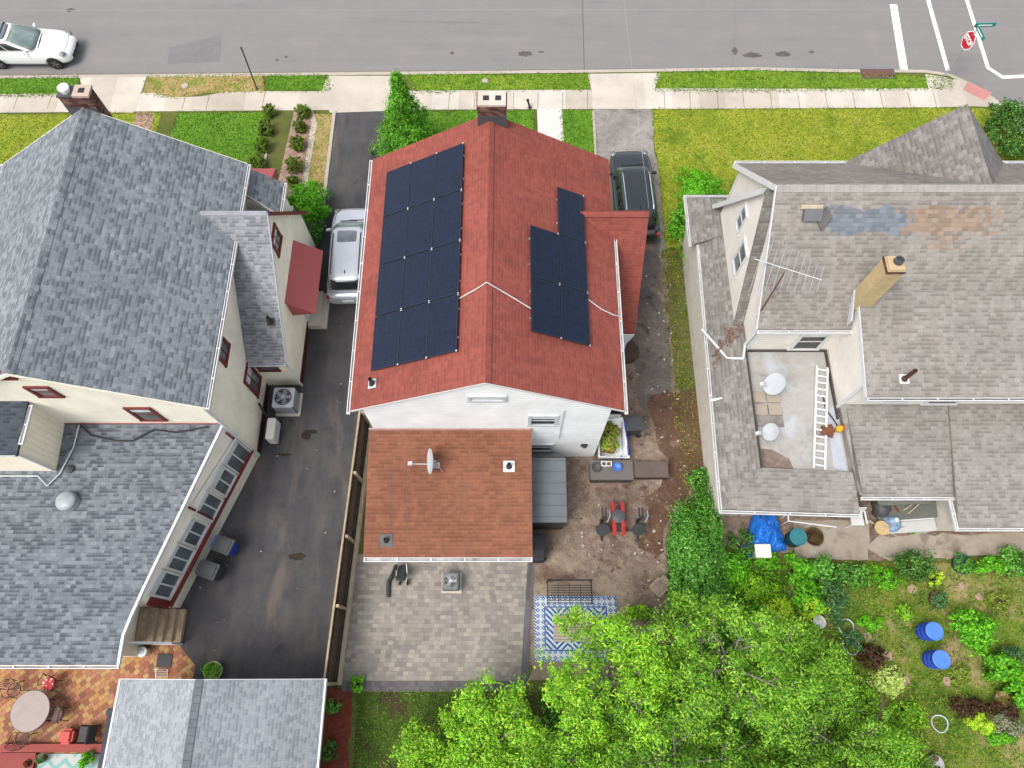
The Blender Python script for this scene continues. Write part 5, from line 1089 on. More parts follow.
def post(name, label, base, topv, r, mat, cat='pole'):
    o = thing(name, label, cat, base); MB().tube([base, topv], r, 8).build('post', mat, o); MB().lathe([(r * 1.6, 0), (r * 1.6, .04)], topv, 10).build('cap', mat, o); MB().lathe([(r * 2.2, 0), (r * 1.8, .06)], base, 10).build('collar', 'dark_grey', o)
q = at(257, 89); post('street_post', 'thin dark street post standing in the dry kerb strip at the left', q, q + Vector((.1, .02, 2.55)), .04, 'dark_grey')
q = at(530, 108); post('utility_marker', 'short dark marker post at the edge of the pavement by the front path', q, q + Vector((-.12, .05, .45)), .05, 'black', 'marker')
for i, (u, v, lb) in enumerate(((185, 86, 'round pale utility cover in the dry verge at the left'), (485, 81, 'round pale utility cover in the green verge behind the brick chimney'))):
    q = at(u, v); o = thing('utility_cover', lb, 'utility cover', q); MB().lathe([(.17, 0), (.17, .03), (.14, .035), (.14, .045), (.03, .045)], q, 18).build('lid', 'kerb', o)
# ================================================================ FENCE
F = thing('fence', 'weathered wooden board fence between the blacktop driveway and the paver patio', 'fence', (-6.2, 4.3, 0))
f0, f1 = Vector((-5.98, 9.5, 0)), Vector((-6.42, -.45, 0)); t = (f1 - f0); L_ = t.length; t.normalize(); n = Vector((-t.y, t.x, 0)); n = n if n.x > 0 else -n
b = MB(); k = 0; s = 0
while s < L_: b.obox(f0 + t * (s + .068) + UP * .85, t * .066, n * .012, UP * (.84 + random.uniform(-.008, .008))); s += .138
b.build('board', 'dark_wood', F)
b = MB(); b.obox((f0 + f1) / 2 + UP * 1.71, t * L_ / 2, n * .035, UP * .02); b.build('cap_rail', 'wood', F)
for z in (.35, 1.35): MB().obox((f0 + f1) / 2 + UP * z + n * .06, t * L_ / 2, n * .03, UP * .04).build('rail', 'dark_wood', F)
for s in (.05, 2.5, 4.9, 7.35, L_ - .05): MB().obox(f0 + t * s + UP * .85 + n * .12, t * .05, n * .05, UP * .87).build('post', 'wood', F)
b = MB(); b.obox((f0 + f1) / 2 + n * .20 + UP * .16, t * L_ / 2, n * .07, UP * .14); tag(b.build('timber_edging', 'pale_wood'), 'long pale timber edging lying along the foot of the board fence', 'edging')
# ================================================================ AIR CONDITIONERS
def ac(label, c, sx, sy, h, z0=.08, group='air conditioner units', blades=5, rz=0, case='light_grey'):
    o = thing('air_conditioner', label, 'air conditioner', c, group); x, y, _ = c
    b = MB(); b.box(x - sx - .08, x + sx + .08, y - sy - .08, y + sy + .08, 0, z0); b.build('pad', 'concrete', o)
    b = MB(); b.box(x - sx, x + sx, y - sy, y + sy, z0 + .003, z0 + h); b.build('casing', case, o, bevel=.04)
    b = MB()
    for k in range(9):
        z = z0 + .12 + k * (h - .25) / 8; b.box(x - sx - .006, x + sx + .006, y - sy - .006, y + sy + .006, z, z + .02)
    b.build('louvre', 'dark_grey', o)
    r = min(sx, sy) * .82; b = MB(); b.lathe([(r, 0), (r, .012)], (x, y, z0 + h - .002), 28); b.build('fan_opening', 'black', o)
    b = MB()
    for k in range(blades):
        a = 6.2832 * k / blades; d = Vector((math.cos(a), math.sin(a), 0)); p = Vector((-math.sin(a), math.cos(a), .25)); b.obox(Vector((x, y, z0 + h + .022)) + d * r * .5, d * r * .4, p * r * .22, UP * .004)
    b.build('fan_blade', plain('dull_fan', (.2, .21, .22), .5), o)
    b = MB(); b.lathe([(r * .22, 0), (r * .2, .03)], (x, y, z0 + h + .02), 14); b.build('hub', 'light_grey', o)
    b = MB()
    for rr in (.35, .6, .85, 1.0): b.tube([(x + math.cos(a) * r * rr, y + math.sin(a) * r * rr, z0 + h + .05) for a in [6.2832 * i / 24 for i in range(25)]], .006, 4)
    for k in range(8): a = 6.2832 * k / 8; b.tube([(x, y, z0 + h + .05), (x + math.cos(a) * r, y + math.sin(a) * r, z0 + h + .045)], .006, 4)
    b.build('grille', 'metal', o); return o
q = at(283, 397, .95); ac('grey air conditioner with a five blade fan beside the cream house', (q.x, q.y, 0), .43, .43, .86)
q = at(450.5, 581, .7); ac('small grey air conditioner with a three blade fan on the paver patio', (q.x, q.y, .016), .30, .30, .62, blades=3, case=plain('charcoal_case', (.13, .135, .14), .5))
q = at(272, 430, .6); o = thing('heat_pump', 'narrow white heat pump box standing beside the cream house below the air conditioner', 'heat pump', (q.x, q.y, 0))
b = MB(); b.box(q.x - .17, q.x + .17, q.y - .45, q.y + .45, .12, .82); b.build('casing', plain('ivory_case', D(232, 230, 218, 1.5), .5, var=.05), o, bevel=.03); b = MB()
for k in range(6): b.box(q.x + .171, q.x + .18, q.y - .36, q.y + .2, .22 + k * .09, .26 + k * .09)
b.build('louvre', 'light_grey', o); b = MB()
for s in (-.3, .3): b.box(q.x - .2, q.x + .2, q.y + s - .04, q.y + s + .04, .02, .12)
b.build('foot', 'dark_grey', o)
b = MB(); p = at(262, 420, .7); b.tube([p + Vector((0, .5, .6)), p + Vector((.1, .3, .3)), p + Vector((.25, .0, -.3)), p + Vector((.6, .1, -.55))], .05, 6); tag(b.build('refrigerant_hose', 'black'), 'black hoses running down the wall to the air conditioner', 'hose')
# ================================================================ BINS
def wheelie(label, c, rz, body, lid, sc=1.0, group='wheeled bins'):
    o = thing('wheelie_bin', label, 'bin', (0, 0, 0), group)
    b = MB(); lo = [(-.24, -.26), (.24, -.26), (.24, .26), (-.24, .26)]; hi = [(-.30, -.36), (.30, -.36), (.30, .36), (-.30, .36)]
    b.add([(x, y, .08) for x, y in lo] + [(x, y, .98) for x, y in hi], [(3, 2, 1, 0), (4, 5, 6, 7)] + [(i, (i + 1) % 4, (i + 1) % 4 + 4, i + 4) for i in range(4)]); b.build('body', body, o, bevel=.03)
    b = MB(); b.prism([(-.32, -.38, .985), (.32, -.38, .985), (.32, .38, .985), (-.32, .38, .985)], (0, 0, .05)); b.prism([(-.24, -.28, 1.037), (.24, -.28, 1.037), (.24, .28, 1.037), (-.24, .28, 1.037)], (0, 0, .025)); b.build('lid', lid, o, bevel=.025)
    b = MB(); b.tube([(-.24, .44, 1.0), (.24, .44, 1.0)], .02, 8); b.box(-.25, -.2, .36, .45, .98, 1.02); b.box(.2, .25, .36, .45, .98, 1.02); b.build('handle', body, o)
    for s in (-.3, .3): MB().lathe([(.12, -.035), (.12, .035)], (s, .28, .12), 16, (1, 0, 0)).build('wheel', 'tyre', o)
    o.location = c; o.rotation_euler = (0, 0, rz); o.scale = (sc, sc, sc); return o
q = at(222, 545, .95); wheelie('blue wheeled bin with a dark grey lid against the slanted cream wall', (q.x + .05, q.y, .012), R(70), 'blue_plastic', 'grey_plastic', .95)
q = at(207, 570, .95); wheelie('black wheeled bin with a grey lid next to the blue bin', (q.x + .05, q.y, .012), R(72), 'black_plastic', 'grey_plastic', .95)
q = at(634, 424, .9); wheelie('dark grey wheeled bin beside the white debris bag', (q.x, q.y, .012), R(-85), 'black_plastic', 'grey_plastic', .95)
o = thing('storage_bin', 'dark grey lidded storage bin tight against the side of the white house', 'bin', (4.35, 10.3, 0)); b = MB(); b.box(4.0, 4.6, 10.0, 11.0, .01, .85); b.build('body', 'black_plastic', o, bevel=.03); b = MB(); b.box(3.97, 4.63, 9.97, 11.03, .855, .92); b.build('lid', 'grey_plastic', o, bevel=.02)
o = thing('white_tub', 'small white box beneath the gutter corner of the white house', 'box', (4.2, 9.4, 0)); b = MB(); b.box(3.75, 4.4, 9.15, 9.65, .01, .7); b.build('body', 'white_trim', o, bevel=.04); b = MB(); b.box(3.72, 4.43, 9.12, 9.68, .705, .76); b.build('lid', 'white_trim', o, bevel=.02)
# round dark pit cover under wing, debris bag, storage chests
q = at(632, 352, .1); o = thing('fire_pit_cover', 'round dark brown cover on the ground under the red wing corner', 'cover', (q.x - .25, q.y, 0)); MB().lathe([(.52, 0), (.55, .2), (.5, .3), (.2, .34)], (q.x - .25, q.y, .012), 22).build('cover', plain('brown_cover', D(88, 72, 62), .9, var=.2), o)
o = thing('debris_bag', 'big white woven bag full of garden clippings at the rear corner of the white house', 'bag', (4.0, 8.5, 0))
b = MB(); b.add([(3.5, 7.95, .02), (4.55, 7.95, .02), (4.5, 9.2, .02), (3.5, 9.2, .02), (3.44, 7.86, .85), (4.7, 7.9, .55), (4.45, 9.45, 1.05), (3.45, 9.3, 1.0)], [(3, 2, 1, 0)] + [(i, (i + 1) % 4, (i + 1) % 4 + 4, i + 4) for i in range(4)])
bag = b.build('bag', plain('white_woven_bag', (.74, .75, .76), .7, var=.1), o); md = bag.modifiers.new('s', 'SOLIDIFY'); md.thickness = .03
b = MB(); b.add([(3.53, 8.1, .75), (4.1, 8.05, .6), (4.25, 9.2, .85), (3.53, 9.15, .85)], [(0, 1, 2, 3)]); b.build('soil_fill', 'mulch', o)
b = MB(); b.tube([(4.66, 8.0, .57), (4.62, 8.5, .74), (4.5, 9.3, 1.0)], .03, 5); b.tube([(4.3, 7.87, .62), (4.4, 7.9, .4), (4.42, 7.93, .05)], .025, 5); b.build('strap', 'blue_plastic', o)
P_, N_ = clump_points((3.85, 8.65, .88), (.42, .62, .2), 26, 40, 5, .35); leafy('clippings', P_, N_, .16, .06, leafmat('fresh_clippings', [D(100, 130, 40), D(150, 176, 60), D(190, 190, 110), D(150, 110, 80)]), o, 3, off=o.location)
def chest(label, x0, x1, y0, y1, h, mat, lidm):
    o = thing('storage_chest', label, 'storage box', ((x0 + x1) / 2, (y0 + y1) / 2, 0), 'storage chests'); b = MB(); b.box(x0, x1, y0, y1, .015, h - .06); b.build('body', mat, o, bevel=.02); b = MB(); b.box(x0 - .03, x1 + .03, y0 - .03, y1 + .02, h - .056, h); b.build('lid', lidm, o, bevel=.02)
    b = MB()
    n = int((x1 - x0) / .3)
    for k in range(1, n): b.box(x0 + k * (x1 - x0) / n - .012, x0 + k * (x1 - x0) / n + .012, y0 - .012, y0, .06, h - .09)
    b.build('rib', mat, o); return o
K['chest_lid'] = plain('slate_chest_lid', D(124, 116, 114), .6, var=.1); K['chest'] = plain('brown_grey_chest', D(96, 88, 88), .6)
chest('grey storage chest with a cinder block and blue bowl on its lid', 3.12, 4.78, 7.02, 7.78, .62, 'chest', 'chest_lid')
chest('lower brown storage chest at the right end of the grey chest', 4.86, 6.2, 7.15, 7.76, .5, plain('brown_chest', D(84, 70, 66), .6), plain('brown_chest_lid', D(116, 100, 94), .6, var=.15))
o = thing('cinder_block', 'pale grey cinder block lying on the storage chest lid', 'concrete block', (3.72, 7.6, .62)); b = MB()
for (x0, x1, y0, y1) in ((3.52, 3.94, 7.5, 7.53), (3.52, 3.94, 7.67, 7.7), (3.52, 3.56, 7.53, 7.67), (3.71, 3.75, 7.53, 7.67), (3.9, 3.94, 7.53, 7.67)): b.box(x0, x1, y0, y1, .622, .82)
b.build('block', 'slab', o)
o = thing('bowl', 'blue plastic bowl on the storage chest lid', 'bowl', (4.15, 7.48, .62)); MB().lathe([(.1, .003), (.16, .1), (.18, .16), (.165, .16), (.14, .08), (.02, .03)], (4.15, 7.48, .622), 20).build('bowl', 'blue_lid', o)
o = thing('hose_coil', 'coiled grey hose on the left end of the storage chest', 'hose', (3.36, 7.5, .62)); b = MB()
for k in range(3): b.tube([(3.36 + math.cos(a) * (.19 - .02 * k), 7.5 + math.sin(a) * (.19 - .02 * k), .65 + .04 * k) for a in [6.2832 * i / 20 for i in range(21)]], .022, 5)
b.build('coil', 'dark_grey', o)
# shed against the addition
SH = thing('shed', 'lean-to shed with a ribbed slate grey roof beside the brown roofed addition', 'shed', (1.3, 6.2, 0)); K['shed_roof'] = siding('ribbed_grey_roof', D(116, 124, 130), .42, .1); b = MB(); b.box(.66, 1.95, 5.15, 7.4, .02, 1.85); b.build('wall', siding('dark_board_wall', D(84, 82, 82), .16, .1), SH)
b = MB(); b.slab([(.63, 5.05, 1.98), (2.02, 5.05, 1.98), (2.02, 7.45, 2.12), (.63, 7.45, 2.12)], .07); b.build('roof', 'shed_roof', SH); b = MB(); b.box(.65, 2.0, 7.5, 7.75, .05, 1.6); b.build('back_panel', 'dark_grey', SH)
o = thing('grill', 'covered black barbecue grill beneath the edge of the brown roof', 'grill', (1.0, 4.4, 0)); b = MB(); b.box(.66, 1.3, 3.85, 4.85, .03, 1.0); b.build('cover', plain('black_cover', (.03, .031, .034), .7), o, bevel=.1)
b = MB(); b.box(.7, 1.26, 3.9, 4.8, .02, .06); b.build('base', 'black', o)
# weight bench with barbells
W = thing('weight_bench', 'weight bench with red pads and black barbell racks on the dirt yard', 'weight bench', (3.5, 5.2, 0)); wx, wy = at(618, 520, .4).x, at(618, 520, .4).y
for i, (dx, dy, l) in enumerate(((-.19, .45, .24), (.19, .45, .24), (-.17, -.28, .34), (.17, -.28, .34))):
    b = MB(); b.obox((wx + dx, wy + dy, .5), (.075, 0, 0), (0, l, 0), (0, 0, .05)); b.build('pad', 'red_paint', W, bevel=.03)
b = MB(); b.lathe([(.26, 0), (.26, .05), (.1, .09)], (wx, wy + .12, .52), 20); b.build('seat', 'dark_grey', W)
b = MB()
for s in (-.62, .78):
    b.box(wx + s - .04, wx + s + .04, wy - .75, wy + .1, .02, .08); b.box(wx + s - .03, wx + s + .03, wy - .05, wy + .03, .08, 1.1); b.box(wx + s - .08, wx + s - .02, wy - .1, wy + .35, 1.0, 1.06); b.box(wx + s + .05, wx + s + .11, wy - .1, wy + .35, 1.0, 1.06)
b.box(wx - .62, wx + .78, wy - .42, wy - .36, .3, .36); b.box(wx - .05, wx + .05, wy - .4, wy + .5, .38, .44); b.build('frame', 'black', W)
b = MB(); b.tube([(wx + .3, wy - .02, .9), (wx + 1.3, wy - .0, .9)], .02, 8); b.build('bar', 'dark_grey', W)
for s in (-.62, .78):
    b = MB(); b.lathe([(.05, -.05), (.27, -.05), (.27, .05), (.05, .05)], (wx + s, wy - .38, .5), 22, (.15, -.75, .65)); b.build('weight_plate', 'black_plastic', W)
b = MB()
for s in (-.5, .95): b.tube([(wx + s, wy - .2, .95), (wx + s + .12, wy + .05, 1.0), (wx + s + .1, wy + .25, .95)], .02, 6)
b.build('hook', 'alum', W)
# garden bench, rug, wooden chairs
q = at(569, 593, .3); bn = thing('garden_bench', 'black wrought iron garden bench at the edge of the blue rug', 'bench', (q.x, q.y, 0)); qx, qy = q.x, q.y; hw = .82
b = MB()
for k in range(8): b.box(qx - hw, qx + hw, qy - .38 + k * .09, qy - .355 + k * .09, .43, .45)
for k in range(5): b.box(qx - hw + k * hw / 2 - .012, qx - hw + k * hw / 2 + .012, qy - .38, qy + .35, .452, .465)
b.build('seat', 'black', bn)
def scroll(b, y, z0, z1, n, r=.014):
    b.tube([(qx - hw, y, z0), (qx + hw, y, z0)], r, 6); b.tube([(qx - hw, y, z1), (qx + hw, y, z1)], r * 1.3, 6)
    for k in range(n):
        cx = qx - hw + (k + .5) * 2 * hw / n; rx, rz_ = hw / n * .8, (z1 - z0) / 2 * .9; b.tube([(cx + rx * math.cos(a), y, (z0 + z1) / 2 + rz_ * math.sin(a)) for a in [6.2832 * i / 8 for i in range(9)]], .01, 4)
b = MB(); scroll(b, qy + .42, .5, .92, 4)
for k in range(7): xx = qx - hw + .1 + k * (2 * hw - .2) / 6; b.tube([(xx, qy + .42, .5), (xx, qy + .42, .92)], .01, 4)
b.tube([(qx - hw, qy + .42, 0), (qx - hw, qy + .42, .95)], .02, 6); b.tube([(qx + hw, qy + .42, 0), (qx + hw, qy + .42, .95)], .02, 6); b.build('backrest', 'black', bn)
for s in (-1, 1):
    b = MB(); b.tube([(qx + s * hw, qy + .42, .66), (qx + s * hw, qy - .38, .66), (qx + s * hw, qy - .40, .6)], .018, 6); b.build('armrest', 'black', bn)
    b = MB(); b.tube([(qx + s * hw, qy - .37, 0), (qx + s * hw, qy - .37, .66)], .018, 6); b.build('leg', 'black', bn)
b = MB(); b.tube([(qx - hw, qy - .37, .42), (qx + hw, qy - .37, .42)], .016, 6); b.build('front_rail', 'black', bn)
# rug: procedural pattern
def rugmat(name, x0, x1, y0, y1, blue, whitec, centre):
    m = M(name, .9, 0, .15); o = m.sep(m.pos); W_, H_ = x1 - x0, y1 - y0
    ex = m.math('MINIMUM', m.math('SUBTRACT', o[0], x0), m.math('SUBTRACT', x1, o[0])); ey = m.math('MINIMUM', m.math('SUBTRACT', o[1], y0), m.math('SUBTRACT', y1, o[1])); e = m.math('MINIMUM', ex, ey)
    dx = m.math('SUBTRACT', m.math('PINGPONG', m.math('SUBTRACT', o[0], x0), .2), .1); dy = m.math('SUBTRACT', m.math('PINGPONG', m.math('SUBTRACT', o[1], y0), .2), .1)
    dia = m.math('ADD', m.math('ABSOLUTE', m.math('SUBTRACT', m.math('PINGPONG', m.math('SUBTRACT', o[0], x0 + .03), .21), .105)), m.math('ABSOLUTE', m.math('SUBTRACT', m.math('PINGPONG', m.math('SUBTRACT', o[1], y0 + .03), .21), .105)))
    f1 = m.math('MULTIPLY', m.math('LESS_THAN', dia, .085), m.math('GREATER_THAN', dia, .03))
    zz = m.math('ADD', o[1], m.math('PINGPONG', m.math('SUBTRACT', o[0], x0 + .43), .40)); f2 = m.math('GREATER_THAN', m.math('PINGPONG', zz, .105), .055)
    dash = m.math('GREATER_THAN', m.math('PINGPONG', m.math('ADD', o[0], o[1]), .055), .026)
    c = m.mix(m.math('MULTIPLY', f1, .85), whitec, blue); c = m.mix(m.math('LESS_THAN', m.math('ABSOLUTE', m.math('SUBTRACT', e, .40)), .022), c, blue); inner = m.math('GREATER_THAN', e, .43); c = m.mix(inner, c, m.mix(f2, whitec, blue))
    c = m.mix(m.math('GREATER_THAN', e, .70), c, m.mix(m.math('GREATER_THAN', m.math('FRACT', m.math('MULTIPLY', o[1], 9)), .75), centre, tuple(x * .6 for x in centre)))
    c = m.mix(m.math('MULTIPLY', m.math('LESS_THAN', e, .07), dash), c, blue)
    c = m.mix(1.0, c, m.mapr(m.noise(60, 3), .2, .8, .85, 1.1), 'MULTIPLY'); return m.base(c)
p0, p1 = at(534, 596), at(619.5, 662); K['rug'] = rugmat('blue_white_rug', p0.x, p1.x, p1.y, p0.y, D(50, 104, 176), D(224, 232, 240), D(206, 186, 176))
b = MB(); b.box(p0.x, p1.x, p1.y, p0.y, .017, .03); tag(b.build('rug', 'rug'), 'blue and white patterned outdoor rug under the iron bench', 'rug')
def woodchair(label, c, rz, mat):
    o = thing('wooden_chair', label, 'chair', (0, 0, 0), 'wooden chairs')
    b = MB()
    for k in range(5): b.box(-.26, .26, -.26 + k * .105, -.17 + k * .105, .36, .385)
    b.build('seat', mat, o); b = MB()
    for k in range(4): b.obox((-.2 + k * .133, .36, .68), (.058, 0, 0), (0, .012, 0), (0, .1, .32))
    b.obox((0, .44, .98), (.26, 0, 0), (0, .02, 0), (0, .01, .03)); b.build('backrest', mat, o)
    for s in (-1, 1):
        for y in (-.24, .27): MB().box(s * .25 - .03, s * .25 + .03, y - .03, y + .03, .01, .36).build('leg', mat, o)
        MB().box(s * .29 - .05, s * .29 + .05, -.3, .32, .55, .575).build('armrest', mat, o)
    o.location = c; o.rotation_euler = (0, 0, rz); o.scale = (.82, .82, .9); return o
q = at(658, 588, .4); woodchair('weathered grey wooden chair at the edge of the dirt by the hedge', (q.x, q.y, .012), R(-48), plain('pale_grey_wood', D(176, 156, 140), .85, var=.2))
q = at(667, 616, .4); woodchair('dark wooden chair half hidden by the tree below the hedge', (q.x, q.y, .004), R(180), plain('dark_grey_wood', D(104, 94, 88), .85, var=.2))
# meters under the eave of the addition, flex pipe
o = thing('black_drain_pipe', 'black corrugated drain pipe lying on the patio from under the brown roof', 'pipe', (-4.9, 3.3, .02)); p = [at(396, 566, .9), at(393, 574, .3), at(388.5, 582, .1), at(388, 597, .09)]; b = MB(); b.tube(p, .075, 10); b.build('pipe', 'black', o)
b = MB()
for k in range(16): q = p[2].lerp(p[3], k / 15); b.lathe([(.083, -.01), (.083, .01)], q, 10, p[3] - p[2])
b.build('rib', 'black_plastic', o)
o = thing('hand_cart', 'small folded hand cart with pale tubing leaning by the patio wall', 'hand cart', (-4.1, 3.3, .02)); c0 = at(402, 573, .5); b = MB(); b.obox(c0, (.17, 0, 0), (0, .05, .1), (0, -.28, .3)); b.build('bag', plain('dark_green_bag', (.03, .04, .035), .6), o, bevel=.03); b = MB()
for s in (-.2, .2): b.tube([c0 + Vector((s, .3, .35)), c0 + Vector((s, -.1, .0)), c0 + Vector((s * .6, -.35, -.35))], .022, 6)
b.tube([c0 + Vector((-.22, -.2, .02)), c0 + Vector((.25, -.17, .04))], .02, 6); b.build('frame', 'light_grey', o)
for s in (-.14, .16): MB().lathe([(.11, -.03), (.11, .03)], c0 + Vector((s, -.3, -.36)), 14, (1, .2, 0)).build('wheel', 'tyre', o)
# ================================================================ BRICK PATIO (lower left)
q = at(30, 711, .72); tb = thing('patio_table', 'round pale stone patio table on the brick patio', 'table', (q.x, q.y, 0)); r_ = .66
MB().lathe([(r_, .69), (r_, .725), (.02, .728)], (q.x, q.y, 0), 36).build('tabletop', plain('pale_stone_top', D(184, 166, 162), .5, var=.08), tb); b = MB(); b.lathe([(r_ + .02, .685), (r_ + .02, .715), (r_ - .02, .715), (r_ - .02, .685)], (q.x, q.y, 0), 36); b.build('rim', plain('dark_rim', D(90, 80, 80), .6), tb)
for k in range(4): a = .8 + k * 1.571; MB().tube([(q.x + .5 * math.cos(a), q.y + .5 * math.sin(a), .0), (q.x + .42 * math.cos(a), q.y + .42 * math.sin(a), .69)], .02, 6).build('leg', 'black', tb)
def ironchair(label, c, rz, cushion=None):
    o = thing('patio_chair', label, 'chair', (0, 0, 0), 'iron chairs round the patio table'); b = MB(); im = K['iron']
    b.tube([(.23 * math.cos(a), .23 * math.sin(a), .43) for a in [6.2832 * i / 16 for i in range(17)]], .016, 5)
    for k in range(-4, 5): l = math.sqrt(max(0, .23 ** 2 - (k * .05) ** 2)); b.tube([(k * .05, -l, .43), (k * .05, l, .43)], .009, 4)
    b.build('seat', im, o); b = MB(); b.tube([(-.22, .2, .43), (-.24, .28, .75), (-.12, .33, .92), (.12, .33, .92), (.24, .28, .75), (.22, .2, .43)], .016, 5)
    for k in range(-2, 3): b.tube([(k * .07, .23, .45), (k * .08, .31, .88)], .009, 4)
    b.build('backrest', im, o)
    for s in (-1, 1):
        MB().tube([(s * .18, -.16, .43), (s * .22, -.2, 0)], .014, 5).build('leg', im, o); MB().tube([(s * .18, .16, .43), (s * .22, .22, 0)], .014, 5).build('leg', im, o)
        MB().tube([(s * .23, .26, .68), (s * .29, .0, .66), (s * .25, -.14, .62), (s * .22, -.1, .43)], .014, 5).build('armrest', im, o)
    if cushion: MB().lathe([(.02, .445), (.22, .445), (.24, .47), (.22, .5), (.02, .51)], (0, 0, 0), 20).build('cushion', cushion, o)
    o.location = c; o.rotation_euler = (0, 0, rz); return o
K['iron'] = plain('brown_wrought_iron', D(84, 64, 58), .6); m = M('red_floral_cushion', .8); v = m.voro(9); K['cush'] = m.base(m.mix(m.math('LESS_THAN', v[0], .42), D(206, 52, 60), D(244, 220, 214)))
for (u, v_, rz, cu, lb) in ((49, 684, -20, 'cush', 'iron patio chair with a red floral cushion'), (57, 714, -95, plain('brown_cushion', D(128, 104, 100), .85, var=.15), 'iron patio chair with a brown cushion right of the table'), (14, 690, 40, None, 'bare iron patio chair above left of the table'), (22, 738, 165, None, 'bare iron patio chair below the table')):
    c = at(u, v_, .45); ironchair(lb, (c.x, c.y, .016), R(rz), cu)
q = at(65, 737, .4); o = thing('ottoman', 'coral red square ottoman on the brick patio', 'ottoman', (q.x, q.y, 0)); b = MB(); b.box(q.x - .24, q.x + .24, q.y - .24, q.y + .26, .03, .42); b.build('cushion', plain('coral_fabric', D(232, 100, 92), .8, var=.06), o, bevel=.09); b = MB(); b.box(q.x - .2, q.x + .2, q.y - .2, q.y + .22, .016, .04); b.build('base', 'black', o)
q = at(86, 734, .4); o = thing('lounge_chair', 'dark grey mesh chair beside the coral ottoman', 'chair', (q.x, q.y, 0)); b = MB(); b.box(q.x - .28, q.x + .26, q.y - .3, q.y + .28, .34, .42); b.build('seat', plain('dark_mesh', D(86, 82, 82), .8, var=.2), o, bevel=.05); b = MB(); b.obox((q.x + .3, q.y, .62), (.03, 0, .02), (0, .3, 0), (-.03, 0, .26)); b.build('backrest', 'dark_grey', o, bevel=.03)
for sx in (-1, 1):
    for sy in (-1, 1): MB().tube([(q.x + sx * .24, q.y + sy * .25, .02), (q.x + sx * .24, q.y + sy * .25, .35)], .018, 6).build('leg', 'black', o)
o = thing('sofa', 'dark grey outdoor sofa along the garage wall', 'sofa', (-13.9, -2.9, 0)); K['sofa'] = plain('slate_sofa', D(80, 84, 96), .8, var=.08); b = MB(); b.box(-14.25, -13.35, -4.6, -1.25, .1, .45); b.build('seat', 'sofa', o, bevel=.05); b = MB(); b.box(-13.58, -13.34, -4.6, -1.25, .46, .85); b.build('backrest', 'sofa', o, bevel=.05); b = MB(); b.box(-14.22, -13.6, -1.45, -1.2, .46, .66); b.build('armrest', 'sofa', o, bevel=.05)
b = MB(); b.box(-17.9, -13.45, -2.62, -2.36, .016, .2); tag(b.build('deck_edge', plain('red_deck_board', D(176, 76, 66), .7, var=.08)), 'red painted timber kerb along the foot of the brick patio', 'timber edge')
b = MB(); b.box(-17.9, -16.6, -4.5, -2.64, .016, .19); tag(b.build('deck_platform', K['red_deck'] if 'red_deck' in K else plain('red_platform_board', D(168, 72, 64), .7, var=.1)), 'red painted deck platform at the lower left corner', 'deck')
m = M('aqua_rug', .9); z_ = m.math('PINGPONG', m.math('ADD', m.sep(m.pos)[1], m.math('PINGPONG', m.sep(m.pos)[0], .3)), .22); K['rug2'] = m.base(m.mix(m.math('GREATER_THAN', m.math('ADD', z_, m.math('MULTIPLY', m.noise(6), .12)), .19), D(214, 216, 210), D(150, 204, 196)))
b = MB(); b.box(-16.55, -13.6, -4.8, -2.68, .018, .045); tag(b.build('rug', 'rug2'), 'pale aqua zigzag rug at the foot of the brick patio', 'rug')
def pot(label, c, r, h, mat, leafm, group='potted plants', n=14, saucer=False):
    o = thing('plant_pot', label, 'plant pot', c, group); MB().lathe([(r * .7, 0), (r * .95, h * .8), (r, h), (r * .86, h), (r * .82, h * .85), (.02, h * .82)], c, 24).build('pot', mat, o)
    P_, N_ = clump_points((c[0], c[1], c[2] + h * 1.05), (r * .85, r * .85, r * .6), n, 30, int(abs(c[0] * 97)), .4); leafy('foliage', P_, N_, .09, .04, leafm, o, 4, off=c); return o
q = at(213, 674, .3); pot('cream round planter with green plants at the foot of the driveway', (q.x, q.y + .1, .012), .34, .36, plain('cream_ceramic', D(214, 206, 164), .6), 'bush_leaf', n=20)
q = at(40, 759, .3); pot('small brown pot on the aqua rug', (q.x, q.y, .045), .16, .28, plain('brown_pot', D(120, 100, 70), .6), 'dark_leaf', n=6)
q = at(26, 764, .3); pot('small pot of red flowers on the aqua rug', (q.x, q.y, .045), .13, .2, plain('dark_pot', D(80, 60, 56), .6), leafmat('red_flower', [D(180, 40, 50), D(120, 30, 40), D(80, 90, 50)]), n=8)
q = at(88, 760, .3); shrub('grass_plant', 'spiky green plant at the right edge of the aqua rug', 'plant', (q.x, q.y, .045), (.22, .22, .3), 'bush_leaf', 20, 30, (.22, .03), 9)
q = at(143, 652, .3); o = thing('bucket', 'white bucket with a grey lid at the foot of the wooden steps', 'bucket', (q.x, q.y, 0)); MB().lathe([(.14, 0), (.17, .36), (.18, .36), (.18, .38), (.15, .39)], (q.x, q.y, .016), 20).build('pail', 'white_trim', o); MB().lathe([(.1, 0), (.08, .02)], (q.x, q.y, .404), 12).build('lid', 'light_grey', o)
q = at(131, 651, .3); o = thing('paint_tin', 'small black tub beside the white bucket', 'tub', (q.x, q.y, 0)); MB().lathe([(.12, 0), (.15, .3), (.13, .31), (.02, .3)], (q.x, q.y, .016), 16).build('tub', 'black_plastic', o)
q = at(163, 662, .1); o = thing('doormat_frame', 'black mat with a chrome rack at the end of the driveway by the garage', 'mat', (q.x, q.y, .02)); b = MB(); b.box(q.x - .26, q.x + .28, q.y - .18, q.y + .28, .02, .05); b.build('mat', 'black', o); b = MB()
for k in range(5): b.tube([(q.x - .2, q.y - .5 + k * .06, .12), (q.x + .22, q.y - .5 + k * .06, .12)], .01, 5)
